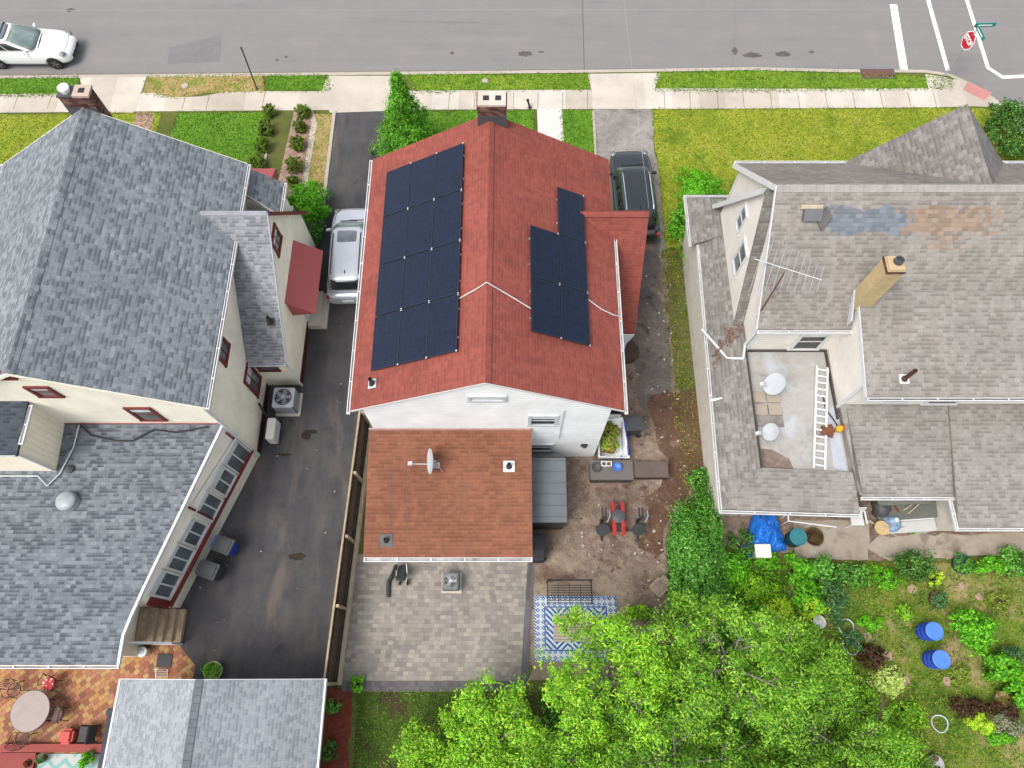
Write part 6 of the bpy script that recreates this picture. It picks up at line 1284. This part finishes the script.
for s in (-.2, .22): b.tube([(q.x + s, q.y - .52, .03), (q.x + s, q.y - .24, .13)], .012, 5)
b.build('rack', 'alum', o)
# ================================================================ RIGHT YARD
q = at(767, 531, .5); o = thing('tarpaulin', 'crumpled bright blue tarpaulin heaped below the taupe roof corner', 'tarpaulin', (q.x, q.y, 0))
n_ = 34; vs = []; fs = []; r = random.Random(4)
hs = [[r.random() for _ in range(9)] for _ in range(9)]
def hn(i, j): a, b_ = i * 8 / n_, j * 8 / n_; i0, j0 = min(7, int(a)), min(7, int(b_)); fx, fy = a - i0, b_ - j0; return (hs[i0][j0] * (1 - fx) + hs[i0 + 1][j0] * fx) * (1 - fy) + (hs[i0][j0 + 1] * (1 - fx) + hs[i0 + 1][j0 + 1] * fx) * fy
for j in range(n_ + 1):
    for i in range(n_ + 1):
        a, b_ = i / n_ * 2 - 1, j / n_ * 2 - 1; tz = max(0, 1 - max(abs(a), abs(b_))); wd = .95 - .55 * (b_ * .5 + .5)
        vs.append((q.x + a * wd + .1 * b_, q.y + b_ * .85 + .1 * a * (1 - b_), .03 + .95 * tz ** .55 * (.6 + .4 * (b_ * .5 + .5)) * (.75 + .5 * hn(i, j)) + r.uniform(0, .05) * (tz > 0)))
fs = [(j * (n_ + 1) + i, j * (n_ + 1) + i + 1, (j + 1) * (n_ + 1) + i + 1, (j + 1) * (n_ + 1) + i) for j in range(n_) for i in range(n_)]
tp = MB().add(vs, fs).build('sheet', plain('blue_tarp', D(20, 118, 220, 1.5), .35, var=.18, scale=5), o); md = tp.modifiers.new('s', 'SOLIDIFY'); md.thickness = .01
o = thing('white_box', 'white storage cube in the weeds in front of the blue tarpaulin', 'box', at(762, 551, .5)); c = o.location.copy(); b = MB(); b.box(c.x - .28, c.x + .28, c.y - .25, c.y + .22, 0.01, .6); b.build('body', plain('off_white_box', D(236, 232, 218, 1.5), .5, var=.05), o, bevel=.03); b = MB(); b.box(c.x - .3, c.x + .3, c.y - .27, c.y + .24, .602, .65); b.build('lid', plain('cream_lid', D(244, 240, 226, 1.5), .5, var=.05), o, bevel=.02)
c = at(798, 537, .75); o = thing('rain_barrel', 'round teal barrel with a flat lid beside the blue tarpaulin', 'barrel', (c.x, c.y, 0)); MB().lathe([(.26, .02), (.3, .1), (.32, .4), (.3, .74)], (c.x, c.y, .01), 24).build('barrel', plain('dark_teal', D(30, 84, 96), .5), o); MB().lathe([(.33, .75), (.33, .8), (.3, .81), (.28, .795), (.02, .795)], (c.x, c.y, .01), 24).build('lid', 'teal', o)
c = at(814, 537, .2); o = thing('wicker_basket', 'brown wicker basket of twigs next to the teal barrel', 'basket', (c.x, c.y, 0)); MB().lathe([(.24, .02), (.36, .25), (.33, .25), (.2, .06)], (c.x, c.y, .01), 20).build('basket', plain('dark_wicker', D(100, 80, 54), .9, var=.3, scale=14), o); P_, N_ = clump_points((c.x, c.y, .24), (.28, .28, .1), 12, 20, 4, .3); leafy('twigs', P_, N_, .22, .015, leafmat('dry_twig', [D(120, 96, 60), D(90, 72, 46)]), o, 3, off=o.location)
b = MB(); p = at(788, 514, .9); p2 = at(788.5, 521, .9); p3 = at(836, 527, .9); b.tube([p, p2], .03, 6); b.tube([p2, p3], .03, 6)
for s in (p, p2, p2.lerp(p3, .5), p3): b.tube([s, (s.x, s.y, 0)], .025, 6)
tag(b.build('garden_rail', 'white_trim'), 'low white pipe railing under the rear edge of the taupe roof', 'railing')
c = at(857, 519, .45); o = thing('plastic_chair', 'white plastic chair under the roof corner by the concrete path', 'chair', (c.x, c.y, 0)); b = MB()
for k in range(6): b.box(c.x - .25, c.x + .25, c.y - .24 + k * .085, c.y - .17 + k * .085, .42, .45)
b.build('seat', 'white_trim', o); b = MB(); b.obox((c.x, c.y + .3, .68), (.25, 0, 0), (0, .015, 0), (0, .05, .22)); b.build('backrest', 'white_trim', o)
for sx in (-1, 1):
    for sy in (-1, 1): MB().tube([(c.x + sx * .22, c.y + sy * .21, .42), (c.x + sx * .27, c.y + sy * .25, .01)], .025, 6).build('leg', 'white_trim', o)
    MB().box(c.x + sx * .27 - .03, c.x + sx * .27 + .03, c.y - .22, c.y + .28, .6, .63).build('armrest', 'white_trim', o)
# clutter in the notch below the roofs
c = at(882, 528, .5); o = thing('lidded_tub', 'beige round tub with a straw coloured lid lying at the path edge', 'tub', (c.x, c.y, 0)); MB().lathe([(.2, .02), (.26, .45)], (c.x, c.y, .02), 20).build('tub', plain('grey_beige', D(170, 160, 140), .6), o); MB().lathe([(.28, .455), (.28, .5), (.02, .505)], (c.x, c.y, .02), 20).build('lid', plain('straw_lid', D(232, 200, 142), .6), o)
for i, (p, q_, lb) in enumerate(((at(869, 520, .3), at(898, 537, .05), 'pale timber pole lying across the path under the notch in the roof'), (at(866, 521, .2), at(891, 529, .7), 'pale broom handle propped over the beige tub'), (at(902, 519, .5), at(926, 498, 1.4), 'long thin cane leaning up under the porch roof'), (at(898, 514, .5), at(920, 499, 1.3), 'shorter thin cane leaning beside the long one'))):
    tag(MB().tube([p, q_], .022, 6).build('pole', 'pale_wood' if i < 2 else 'pale_wood'), lb, 'pole', 'poles in the roof notch')
c = at(893, 523, .4); o = thing('rubbish_bag', 'blue and white plastic sack slumped in the notch under the roof', 'bag', (c.x, c.y, 0)); v, f = superloft([(0, .2, .2, .02), (0, .36, .34, .15), (.03, .34, .32, .4), (.05, .2, .2, .58), (.06, .06, .06, .66)], 20, 2.3); MB().add([(x + c.x + .03 * math.sin(9 * y + 7 * z), y + c.y + .03 * math.cos(8 * x + 9 * z), z) for x, y, z in v], f).build('sack', plain('blue_white_plastic', D(150, 180, 214), .4, var=.5, scale=6), o, smooth=True); MB().lathe([(.05, 0), (.09, .08)], (c.x, c.y + .06, .64), 10).build('knot', 'white_trim', o)
for (u, v_, rx, mt, lb) in ((884, 508, .42, 'black_plastic', 'black plastic sack at the back of the roof notch'), (898, 500, .4, 'dark_grey', 'dark grey sack under the gutter of the roof notch')):
    c = at(u, v_, .4); o = thing('rubbish_bag', lb, 'bag', (c.x, c.y, 0)); v, f = superloft([(0, .3, .3, .02), (0, rx, rx, .2), (.03, rx * .9, rx * .9, .45), (.05, .18, .2, .62)], 20, 2.4); MB().add([(x + c.x + .05 * math.sin(9 * y + 7 * z), y + c.y + .05 * math.cos(8 * x + 9 * z), z) for x, y, z in v], f).build('sack', mt, o, smooth=True); MB().lathe([(.05, 0), (.1, .1)], (c.x, c.y + .05, .6), 10).build('knot', mt, o)
c = at(890, 503, .3); b = MB(); r = random.Random(8)
o = thing('firewood_pile', 'rust brown heap of scrap wood at the back of the roof notch', 'wood pile', (c.x, c.y, 0))
for k in range(22): a = r.uniform(0, 3.1); d = Vector((math.cos(a), math.sin(a), r.uniform(-.2, .3))) * r.uniform(.25, .5); q_ = Vector((c.x + r.uniform(-.6, .6), c.y + r.uniform(-.2, .4), .2 + r.random() * .5)); b.tube([q_ - d, q_ + d], r.uniform(.02, .045), 5)
b.build('log', plain('rusty_scrap', D(140, 84, 58), .85, var=.35), o); MB().box(c.x - .7, c.x + .7, c.y - .25, c.y + .45, .01, .12).build('pallet', 'wood', o)
c = at(911, 529, .25); pot('terracotta pot with a bushy green plant at the mouth of the roof notch', (c.x, c.y, .01), .2, .3, plain('terracotta', D(176, 90, 62), .8), 'bush_leaf', n=14)
o = thing('cellar_door', 'sloping white cellar hatch between the notch and the taupe roof', 'hatch', (15.2, 5.2, 0)); b = MB(); p = [at(918, 531, .15), at(960, 519, .15)]; b.prism([(14.55, 5.0, .02), (16.15, 5.0, .02), (16.15, 5.0, .85), (14.55, 5.0, .12)], (0, .75, 0)); b.build('base', 'white_trim', o); b = MB(); b.slab([(14.5, 4.95, .16), (16.14, 4.95, .89), (16.14, 5.36, .89), (14.5, 5.36, .16)], .035); b.slab([(14.5, 5.38, .16), (16.14, 5.38, .89), (16.14, 5.39, .89), (14.5, 5.39, .16)], .035); b.build('leaf_door', plain('grey_white_panel', D(214, 214, 212), .5, var=.06), o); b = MB(); b.slab([(14.3, 5.42, .3), (16.14, 5.42, 1.1), (16.14, 6.55, 1.3), (14.1, 6.55, .5)], .04); b.build('ribbed_panel', siding('dark_ribbed_panel', D(104, 106, 96), .16, .15), o)
MB().box(15.0, 15.15, 5.15, 5.18, .40, .47).build('handle', 'metal', o)
# barrels, bowls, pots and rings in the garden
for (u, v_, lb) in ((934.5, 631, 'blue plastic barrel with a lighter lid, the one nearer the house'), (941.5, 659.5, 'blue plastic barrel with a lighter lid, the one farther from the house')):
    c = at(u, v_, .85); o = thing('plastic_barrel', lb, 'barrel', (c.x, c.y, 0), 'blue barrels on the back lawn'); MB().lathe([(.26, .01), (.29, .06), (.30, .3), (.32, .32), (.30, .34), (.30, .55), (.32, .57), (.30, .59), (.29, .82)], (c.x, c.y, 0), 28).build('drum', 'blue_plastic', o, smooth=False); MB().lathe([(.315, .82), (.32, .86), (.29, .875), (.27, .86), (.02, .86)], (c.x, c.y, 0), 28).build('lid', 'blue_lid', o); MB().obox((c.x, c.y, .868), (.13, -.09, 0), (.02, .03, 0), (0, 0, .012)).build('ridge', 'blue_lid', o)
c = at(819, 622, .3); o = thing('basin', 'white enamel basin among the weeds', 'basin', (c.x, c.y, 0)); MB().lathe([(.14, .2), (.22, .34), (.24, .35), (.21, .33), (.13, .24), (.02, .24)], (c.x, c.y, 0), 20).build('bowl', 'white_trim', o); MB().lathe([(.1, 0), (.1, .2)], (c.x, c.y, 0), 12).build('stand', 'light_grey', o)
def hoop(label, u, v_, R_, z=.3, mt='light_grey'):
    c = at(u, v_, z); o = thing('plant_support', label, 'plant support', (c.x, c.y, 0), 'plant support hoops'); MB().tube([(c.x + R_ * math.cos(a), c.y + R_ * math.sin(a), z + .05 * math.sin(2 * a)) for a in [6.2832 * i / 24 for i in range(25)]], .022, 6).build('ring', mt, o)
    for k in range(3): a = 2.1 * k; MB().tube([(c.x + R_ * math.cos(a), c.y + R_ * math.sin(a), 0), (c.x + R_ * math.cos(a), c.y + R_ * math.sin(a), z)], .012, 5).build('leg', mt, o)
hoop('pale grey garden hoop beside the white basin', 846, 627, .28); hoop('grey garden hoop just above the burgundy shrub', 851, 646, .30, .35, 'metal'); hoop('grey wire hoop at the lower right by the burgundy bed', 940, 724, .28, .25)
def planter(label, u, v_, R_, h, leafm, mt, n=24, leaf=(.1, .05), rise=.5):
    c = at(u, v_, h); o = thing('planter', label, 'planter', (c.x, c.y, 0), 'round garden planters'); MB().lathe([(R_ * .8, .01), (R_, h), (R_ * .93, h), (R_ * .9, h * .8), (.02, h * .8)], (c.x, c.y, 0), 24).build('tub', mt, o); P_, N_ = clump_points((c.x, c.y, h), (R_ * .9, R_ * .9, R_ * rise), n, 40, int(u), .3); leafy('foliage', P_, N_, leaf[0], leaf[1], leafm, o, int(v_), off=o.location)
planter('round planter of blue green plants on the lawn above the barrels', 939, 600, .32, .3, 'blue_leaf', plain('brown_tub', D(130, 96, 76), .8))
planter('wide dark green planter of leafy greens along the concrete path', 964, 564, .38, .35, 'hedge_leaf', plain('green_tub', D(70, 110, 84), .5))
planter('round straw coloured planter at the right edge by the burgundy bed', 1003, 699, .26, .3, leafmat('dry_leaf', [D(150, 120, 70), D(110, 110, 50)]), plain('straw_tub', D(170, 150, 100), .8), n=10, rise=.2)
planter('grey planter with purple leaves at the bottom right', 936, 764, .28, .3, leafmat('mauve_leaf', [D(120, 90, 110), D(160, 140, 150)]), 'light_grey', n=12)
for i, (u, v_, lb) in enumerate(((912, 589, 'pinkish stepping stone above the blue green planter'), (961, 586, 'pale stepping stone below the wide green planter'), (979, 597, 'pale stepping stone left of the bare patch on the lawn'), (868, 638, 'pale stone at the edge of the weeds by the hoops'), (905, 681, 'flat pinkish stone beside the cream variegated shrub'), (947, 681, 'reddish flat stone below the blue barrels'), (887, 656, 'pale stone right of the burgundy shrub'))):
    c = at(u, v_, .03); n = 9; rr = .17 * random.uniform(.8, 1.2); MBx = MB(); MBx.slab([(c.x + rr * random.uniform(.75, 1.1) * math.cos(6.283 * k / n), c.y + rr * random.uniform(.75, 1.1) * math.sin(6.283 * k / n), .05) for k in range(n)], .045); tag(MBx.build('stepping_stone', plain('pinkish_stone', D(196, 164, 138), .85, var=.15)), lb, 'stone', 'flat stones on the back lawn')
# ================================================================ PLANTS
gr = 'boxwood shrubs along the pink brick path'
for i, (u, v_, s, m_) in enumerate(((268.8, 109, .38, 'box_leaf'), (265, 126, .46, 'box_leaf'), (261, 143, .46, 'box_leaf'), (256, 160.5, .48, 'box_leaf'))):
    c = at(u, v_, s); shrub('boxwood_shrub', 'round olive boxwood, %s from the street on the left side of the pink brick path' % ('first', 'second', 'third', 'fourth')[i], 'shrub', (c.x, c.y, 0), (s * .76, s * .76, s * .8), m_, 80, 60, (.065, .035), 20 + i, gr, .2, fill=.86, low=-.9)
for i, (u, v_, s, m_) in enumerate(((302, 110, .40, 'box_leaf'), (299, 124.5, .38, 'box_leaf'), (296.5, 141.6, .42, 'box_leaf'), (293.5, 163, .46, 'box_leaf'), (292, 181, .34, 'box_leaf'))):
    c = at(u, v_, s); shrub('boxwood_shrub', 'round olive boxwood, %s from the street on the right side of the pink brick path' % ('first', 'second', 'third', 'fourth', 'fifth')[i], 'shrub', (c.x, c.y, 0), (s * .8, s * .8, s * .85), m_, 80, 60, (.065, .035), 40 + i, gr, .2, fill=.86, low=-.9)
c = at(308, 205, .8); shrub('garden_bush', 'big vivid green rounded bush at the corner of the cream house by the driveway', 'bush', (c.x, c.y, 0), (.95, .9, .95), 'bush_leaf', 150, 80, (.10, .055), 61, None, .24, low=-.8)
c = at(312, 234, .4); shrub('garden_bush', 'smaller dark green bush below the vivid rounded bush at the driveway edge', 'bush', (c.x, c.y, 0), (.5, .75, .5), 'dark_leaf', 70, 60, (.1, .05), 62, None, .28)
c = at(698, 192, .6); shrub('garden_bush', 'leafy bright green bush at the front left of the beige house', 'bush', (c.x, c.y, 0), (.95, 1.1, .7), 'bush_leaf', 90, 60, (.13, .07), 63, None, .26)
c = at(688, 225, .5); shrub('garden_bush', 'spreading light green shrub on the verge beside the black vehicle', 'bush', (c.x, c.y, 0), (.75, 1.0, .7), 'conifer_leaf', 70, 60, (.15, .07), 64, None, .28)
c = at(697, 250, .3); shrub('garden_bush', 'low feathery shrub at the gutter jog of the beige house', 'bush', (c.x, c.y, 0), (.6, .9, .45), 'bush_leaf', 50, 50, (.16, .06), 65, None, .3)
c = at(1012, 132, 1.0); shrub('garden_bush', 'tall dark leaved bush at the corner of the beige house near the tactile paving', 'bush', (c.x, c.y, 0), (1.25, 1.5, 1.15), 'dark_leaf', 150, 70, (.13, .06), 66, None, .22)
# thuja
c = at(411, 152, .2); o = thing('conifer_tree', 'bright green pyramidal conifer beside the blacktop driveway near the pavement', 'tree', (c.x, c.y, 0)); Hh = 4.8
MB().tube([(c.x, c.y, 0), (c.x, c.y, Hh * .5), (c.x, c.y, Hh * .95)], .1, 8, .015).build('trunk', 'brown_bark', o)
r = np.random.default_rng(12); n = 560; t = r.uniform(0, 1, n) ** 1.2; a = r.uniform(0, 6.283, n); rad = (1 - t) ** 1.15 * 1.55 * r.uniform(.5, 1.25, n) * (1 + .16 * np.sin(a * 5 + t * 9)) + .04
Cc = np.column_stack([c.x + rad * np.cos(a), c.y + rad * np.sin(a), .15 + t * Hh]); dd = r.normal(0, 1, (n, 50, 3)); dd /= np.linalg.norm(dd, axis=2)[:, :, None]; sz = r.uniform(.10, .36, n)
Pp = Cc[:, None, :] + dd * (sz[:, None] * r.uniform(.2, 1, (n, 50)))[:, :, None] * np.array([1, 1, 1.4]); outw = np.column_stack([np.cos(a), np.sin(a), np.full(n, .5)])
leafy('crown', Pp.reshape(-1, 3), (dd * .5 + outw[:, None, :]).reshape(-1, 3), .12, .05, 'conifer_leaf', o, 5, off=o.location)
# hedge
o = thing('hedge', 'large mounded ivy covered hedge between the dirt yard and the beige house', 'hedge', (7.05, 3.4, 0)); MB().tube([(7.05, .8, .3), (7.0, 3.4, .9), (7.2, 6.0, .4)], .12, 7).build('stem', 'brown_bark', o)
Pa, Na = clump_points((6.95, 3.2, .75), (.98, 3.1, 1.05), 420, 110, 21, .2, .72, -.5); Pb, Nb = clump_points((7.15, 1.2, .6), (1.2, 1.9, 1.0), 160, 110, 22, .26, .7, -.4); Pa = np.concatenate([Pa, Pb]); Na = np.concatenate([Na, Nb]); Pa[:, 2] = np.maximum(Pa[:, 2], .03)
leafy('foliage', Pa, Na, .095, .06, 'hedge_leaf', o, 8, off=o.location)
K['lawn_weed'] = leafmat('pale_weed_leaf', [D(96, 124, 30), D(130, 152, 46), D(168, 170, 90)])
# back garden plants: u, v, half height, radii, leaf, clumps, leaf size, label
PL = [(742, 545, .35, .5, .6, 'dark_leaf', 26, (.12, .06), 'dark green weeds between the hedge and the white cube'), (733, 570, .5, .6, .8, 'bush_leaf', 40, (.16, .06), 'bright arching plant at the lower right of the hedge'),
      (768, 562, .3, .45, .3, 'bush_leaf', 20, (.13, .07), 'green plant in front of the white cube'), (757, 590, .4, .75, .6, 'lime_leaf', 40, (.14, .06), 'yellow green weeds below the white cube'),
      (796, 570, .5, .6, .5, 'bush_leaf', 36, (.15, .08), 'broad leaved green plant below the teal barrel'), (822, 570, .5, .5, .5, 'hedge_leaf', 36, (.14, .08), 'upright green plant at the end of the concrete path'),
      (805, 595, .5, .6, .6, 'bush_leaf', 36, (.14, .07), 'leafy green plant above the white basin on the left'), (832, 597, .55, .5, .8, 'blue_leaf', 46, (.11, .05), 'blue green shrub above the garden hoops'), (812, 608, .5, .4, .4, 'yellow_leaf', 22, (.13, .06), 'yellow green plant just above the white basin'),
      (778, 612, .5, .55, .45, 'yellow_leaf', 30, (.14, .06), 'yellow green clump left of the white basin'), (853, 575, .4, .6, .45, 'hedge_leaf', 36, (.12, .06), 'low green plants at the corner of the concrete path'), (885, 578, .35, .5, .4, 'bush_leaf', 26, (.14, .04), 'grassy green plant left of the dark shrub by the path'),
      (914, 566, .55, .7, .55, 'dark_leaf', 56, (.15, .05), 'dark green pointed shrub along the concrete path'), (934, 578, .25, .3, .3, 'yellow_leaf', 14, (.1, .05), 'small yellow flowering plant below the dark shrub'), (990, 567, .4, .5, .4, 'bush_leaf', 34, (.13, .06), 'green plant right of the wide green planter'),
      (1014, 563, .45, .55, .55, 'hedge_leaf', 40, (.13, .07), 'green plants at the right edge along the concrete path'), (973, 630, .6, .68, .68, 'bush_leaf', 70, (.15, .07), 'full light green shrub beside the upper blue barrel'), (1005, 668, .4, .6, .45, 'bush_leaf', 40, (.15, .09), 'leafy plant on the right below the light green shrub'),
      (1012, 655, .4, .4, .3, 'blue_leaf', 24, (.1, .05), 'blue green plant at the right edge of the lawn'), (1020, 692, .4, .4, .5, 'bush_leaf', 30, (.15, .09), 'broad leaved plant at the right edge beside the straw planter'), (873, 657, .45, .42, .45, 'red_leaf', 34, (.11, .06), 'burgundy leaved shrub in the back garden'),
      (889, 680, .35, .55, .5, 'cream_leaf', 46, (.14, .07), 'cream variegated shrub below the burgundy shrub'), (853, 640, .35, .4, .4, 'blue_leaf', 24, (.1, .04), 'blue green plant inside the grey garden hoops'), (970, 708, .35, .75, .35, 'red_leaf', 50, (.1, .05), 'wide burgundy shrub bed at the lower right'), (1006, 710, .3, .4, .3, 'red_leaf', 24, (.1, .05), 'smaller burgundy plant right of the wide burgundy bed'),
      (980, 722, .4, .42, .36, 'yellow_leaf', 36, (.2, .03), 'spiky yellow green grass clump in the burgundy bed'), (1007, 726, .3, .6, .35, leafmat('lavender_leaf', [D(130, 120, 140), D(170, 164, 178), D(120, 140, 100)]), 40, (.08, .04), 'grey lavender plant at the lower right corner'), (1000, 738, .2, .5, .25, 'bush_leaf', 26, (.1, .05), 'low green edging plant under the lavender'),
      (862, 700, .35, .6, .5, 'lime_leaf', 36, (.14, .06), 'lime green weeds below the cream variegated shrub'), (905, 715, .3, .6, .5, 'lime_leaf', 34, (.14, .06), 'light green weeds left of the wire hoop'), (835, 668, .3, .6, .5, 'lime_leaf', 30, (.14, .06), 'green weeds left of the burgundy shrub'),
      (884, 735, .35, .7, .5, 'lime_leaf', 44, (.14, .06), 'rank lime green weeds between the scrubby tree and the wire hoop'), (872, 622, .25, .4, .3, 'bush_leaf', 20, (.13, .05), 'low green tuft right of the pale garden hoop'), (905, 612, .2, .35, .3, 'lime_leaf', 16, (.12, .04), 'small pale weed tuft left of the blue green planter'), (1000, 600, .2, .5, .35, 'lawn_weed', 22, (.12, .04), 'sparse weeds on the lawn right of the blue green planter'), (960, 672, .2, .4, .3, 'lawn_weed', 18, (.12, .04), 'sparse weeds below the blue barrels'),
      (357, 683, .25, .26, .3, 'bush_leaf', 18, (.12, .05), 'small green plant at the corner of the paver patio'), (333, 706, .22, .26, .26, 'hedge_leaf', 20, (.12, .05), 'green plant in the red mulch bed, the upper one'), (330, 751, .22, .28, .28, 'dark_leaf', 22, (.12, .05), 'dark green plant in the red mulch bed, the lower one'),
      (700, 478, .3, .5, .35, 'hedge_leaf', 26, (.14, .07), 'bright weeds at the upper end of the big hedge'), (640, 612, .25, .5, .25, 'lime_leaf', 26, (.14, .05), 'low bright weeds beside the dark wooden chair')]
for i, (u, v_, hh, rx, ry, mt, ncl, lf, lb) in enumerate(PL):
    c = at(u, v_, hh); shrub('garden_plant', lb, 'plant', (c.x, c.y, .01), (rx, ry, hh), mt, ncl, 34, lf, 100 + i, 'plants in the back gardens', .36)
K['fresh_leaf'] = leafmat('fresh_mid_green_leaf', [D(60, 104, 20), D(96, 152, 28), D(120, 178, 38), D(150, 200, 60), D(188, 214, 84)])
K['olive_leaf'] = leafmat('deep_tree_leaf', [D(48, 84, 20), D(80, 130, 28), D(108, 162, 34), D(134, 186, 48), D(180, 206, 90)])
# trees along the bottom
TR = [(612, 682, 5.0, 2.05, 3, 'tall leafy lime green tree standing below the blue rug', 13, .24), (728, 668, 5.6, 2.2, 5, 'broad leafy lime green tree below the big hedge', 14, .3), (500, 742, 3.9, 1.5, 8, 'young lime green tree below the paver patio', 9, .12),
      (672, 765, 5.4, 2.1, 11, 'dense lime green tree deeper in the yard than the tall tree by the rug', 13, .3), (826, 742, 3.6, 1.9, 14, 'scrubby green tree with bare grey branches left of the back lawn', 10, .35), (428, 775, 3.0, 1.15, 17, 'small lime green tree on the shaded lawn near the mulch bed', 8, .12), (560, 790, 4.4, 1.7, 19, 'lime green tree standing between the young tree and the dense tree', 10, .12), (775, 800, 4.6, 2.0, 23, 'leafy green tree between the dense tree and the scrubby bare branched tree', 11, .1), (885, 785, 3.2, 1.6, 37, 'low lime green tree rooted below the wire hoop at the weedy edge', 9, .12), (800, 672, 2.9, 1.35, 29, 'low leafy tree between the broad tree and the garden hoops', 9, .15)]
for (u, v_, h_, sp, sd_, lb, nl, br) in TR:
    c = at(u, v_, h_ * .68); tree('leafy_tree', lb, (c.x, c.y, 0), h_, sp, ('lime_leaf', 'fresh_leaf', 'olive_leaf')[{3: 0, 5: 1, 8: 0, 11: 2, 14: 2, 17: 0, 19: 1, 23: 2, 29: 1, 37: 1}[sd_]], sd_, nl, 74, (.125, .043), 'bark', 'leafy trees along the back gardens', lo=.3, sub=7, bare=br)
o = thing('fallen_branch', 'bare grey fallen branch in the weeds left of the back lawn', 'branch', at(790, 665, .3)); b = MB(); r = random.Random(6)
for k in range(9): q_ = at(775 + r.uniform(-15, 60), 665 + r.uniform(-10, 50), r.uniform(.2, 1.3)); e = q_ + Vector((r.uniform(-.7, .7), r.uniform(-.7, .7), r.uniform(-.1, .5))); b.tube([q_, q_.lerp(e, .5) + Vector((r.uniform(-.15, .15), r.uniform(-.15, .15), 0)), e], .03, 5, .008)
b.build('bough', 'bark', o)
# verge litter, rear lot plant mass under the trees
P_ = []; r = np.random.default_rng(31)
n = 5200; q2 = np.column_stack([r.uniform(-1.5, 8.5, n), r.uniform(-4.5, -.9, n), r.uniform(.05, .45, n)]); k = (q2[:, 0] > 1.0) | (q2[:, 1] < -2.2); q2 = q2[k]
o = leafy('undergrowth', q2, np.tile([0, 0, 1.0], (len(q2), 1)), .16, .06, 'hedge_leaf', None, 5, .6); tag(o, 'low green undergrowth beneath the leafy trees', 'undergrowth', kind='stuff')
n = 2600; q2 = np.column_stack([r.uniform(7.6, 12.2, n), r.uniform(-4.5, 2.6, n), r.uniform(.03, .3, n)]); o = leafy('undergrowth', q2, np.tile([0, 0, 1.0], (len(q2), 1)), .16, .06, 'lime_leaf', None, 6, .6); tag(o, 'low lime green weeds on the left part of the back lawn', 'undergrowth', kind='stuff')

r = np.random.default_rng(57); n = 620; cc = np.column_stack([r.uniform(8.2, 21, n), r.uniform(-3, 3.7, n), np.full(n, .03)]); cc = cc[(r.uniform(0, 1, n) < np.clip(1.15 - (cc[:, 0] - 8.2) / 13, .15, 1))]
pp = cc[:, None, :] + r.normal(0, 1, (len(cc), 26, 3)) * np.array([.14, .14, .05]); pp[:, :, 2] = np.abs(pp[:, :, 2]) + .02
o = leafy('weeds', pp.reshape(-1, 3), np.tile([0, 0, 1.0], (len(cc) * 26, 1)), .12, .04, leafmat('mixed_weed_leaf', [D(50, 84, 24), D(84, 124, 34), D(112, 152, 44), D(150, 172, 70)]), None, 9, .6); tag(o, 'rough tufts of weeds scattered through the back lawn', 'weeds', kind='stuff')
n = 2400; q2 = np.column_stack([r.uniform(7.9, 10.2, n), r.uniform(-.6, 4.2, n), r.uniform(.03, .5, n)]); o = leafy('undergrowth', q2, np.tile([0, 0, 1.0], (len(q2), 1)), .13, .055, 'bush_leaf', None, 16, .6); tag(o, 'tangled green undergrowth between the hedge and the garden plants', 'undergrowth', kind='stuff')

# loose pebbles and scraps on the bare ground
b = MB(); r = random.Random(77)
for k in range(420):
    if k % 3: x, y = r.uniform(3.4, 7.2), r.uniform(3, 17)
    else: x, y = r.uniform(.8, 6), r.uniform(.4, 8)
    if 3.0 < x < 6.0 and 6.7 < y < 7.6 or x < 3.6 and y > 7.4 or x < 2.1 and y > 3.7: continue
    s = r.uniform(.015, .05); b.use(r.randrange(3)); a = r.uniform(0, 3); b.obox((x, y, .014 + s * .4), (s * math.cos(a), s * math.sin(a), 0), (-s * .6 * math.sin(a), s * .6 * math.cos(a), 0), (.2 * s, 0, s * .5))
for k in range(60):
    x, y = r.uniform(-12, -6.8), r.uniform(.2, 16); s = r.uniform(.012, .03); b.use(r.randrange(3)); b.obox((x, y, .014 + s * .4), (s, 0, 0), (0, s * .7, 0), (0, 0, s * .5))
o = b.build('debris', [plain('pale_pebble', D(214, 204, 190), .9), plain('brown_scrap', D(110, 84, 64), .9), plain('grey_pebble', D(150, 144, 138), .9)]); tag(o, 'loose pebbles and scraps scattered on the bare dirt and blacktop', 'debris', kind='stuff')
# boards, flues and pipes that are several pieces: one object each
def split_islands(o):
    me = o.data; n = len(me.vertices); par = list(range(n))
    def find(a):
        while par[a] != a: par[a] = par[par[a]]; a = par[a]
        return a
    for e in me.edges: par[find(e.vertices[0])] = find(e.vertices[1])
    groups = {}
    for v in range(n): groups.setdefault(find(v), []).append(v)
    if len(groups) < 2: return
    for i, g in enumerate(list(groups.values())):
        gs = set(g); bm = bmesh.new(); bm.from_mesh(me); bm.verts.ensure_lookup_table(); bmesh.ops.delete(bm, geom=[v for v in bm.verts if v.index not in gs], context='VERTS'); nm = bpy.data.meshes.new(me.name); bm.to_mesh(nm); bm.free()
        for m_ in me.materials: nm.materials.append(m_)
        c = o.copy(); c.data = nm; COL.objects.link(c)
    bpy.data.objects.remove(o)
for o in list(COL.objects):
    if o.type == 'MESH' and o.name.split('.')[0] in ('rake_board', 'flue', 'downspout', 'corner_board', 'foot', 'fascia', 'stretcher', 'leaf_litter_x'): split_islands(o)
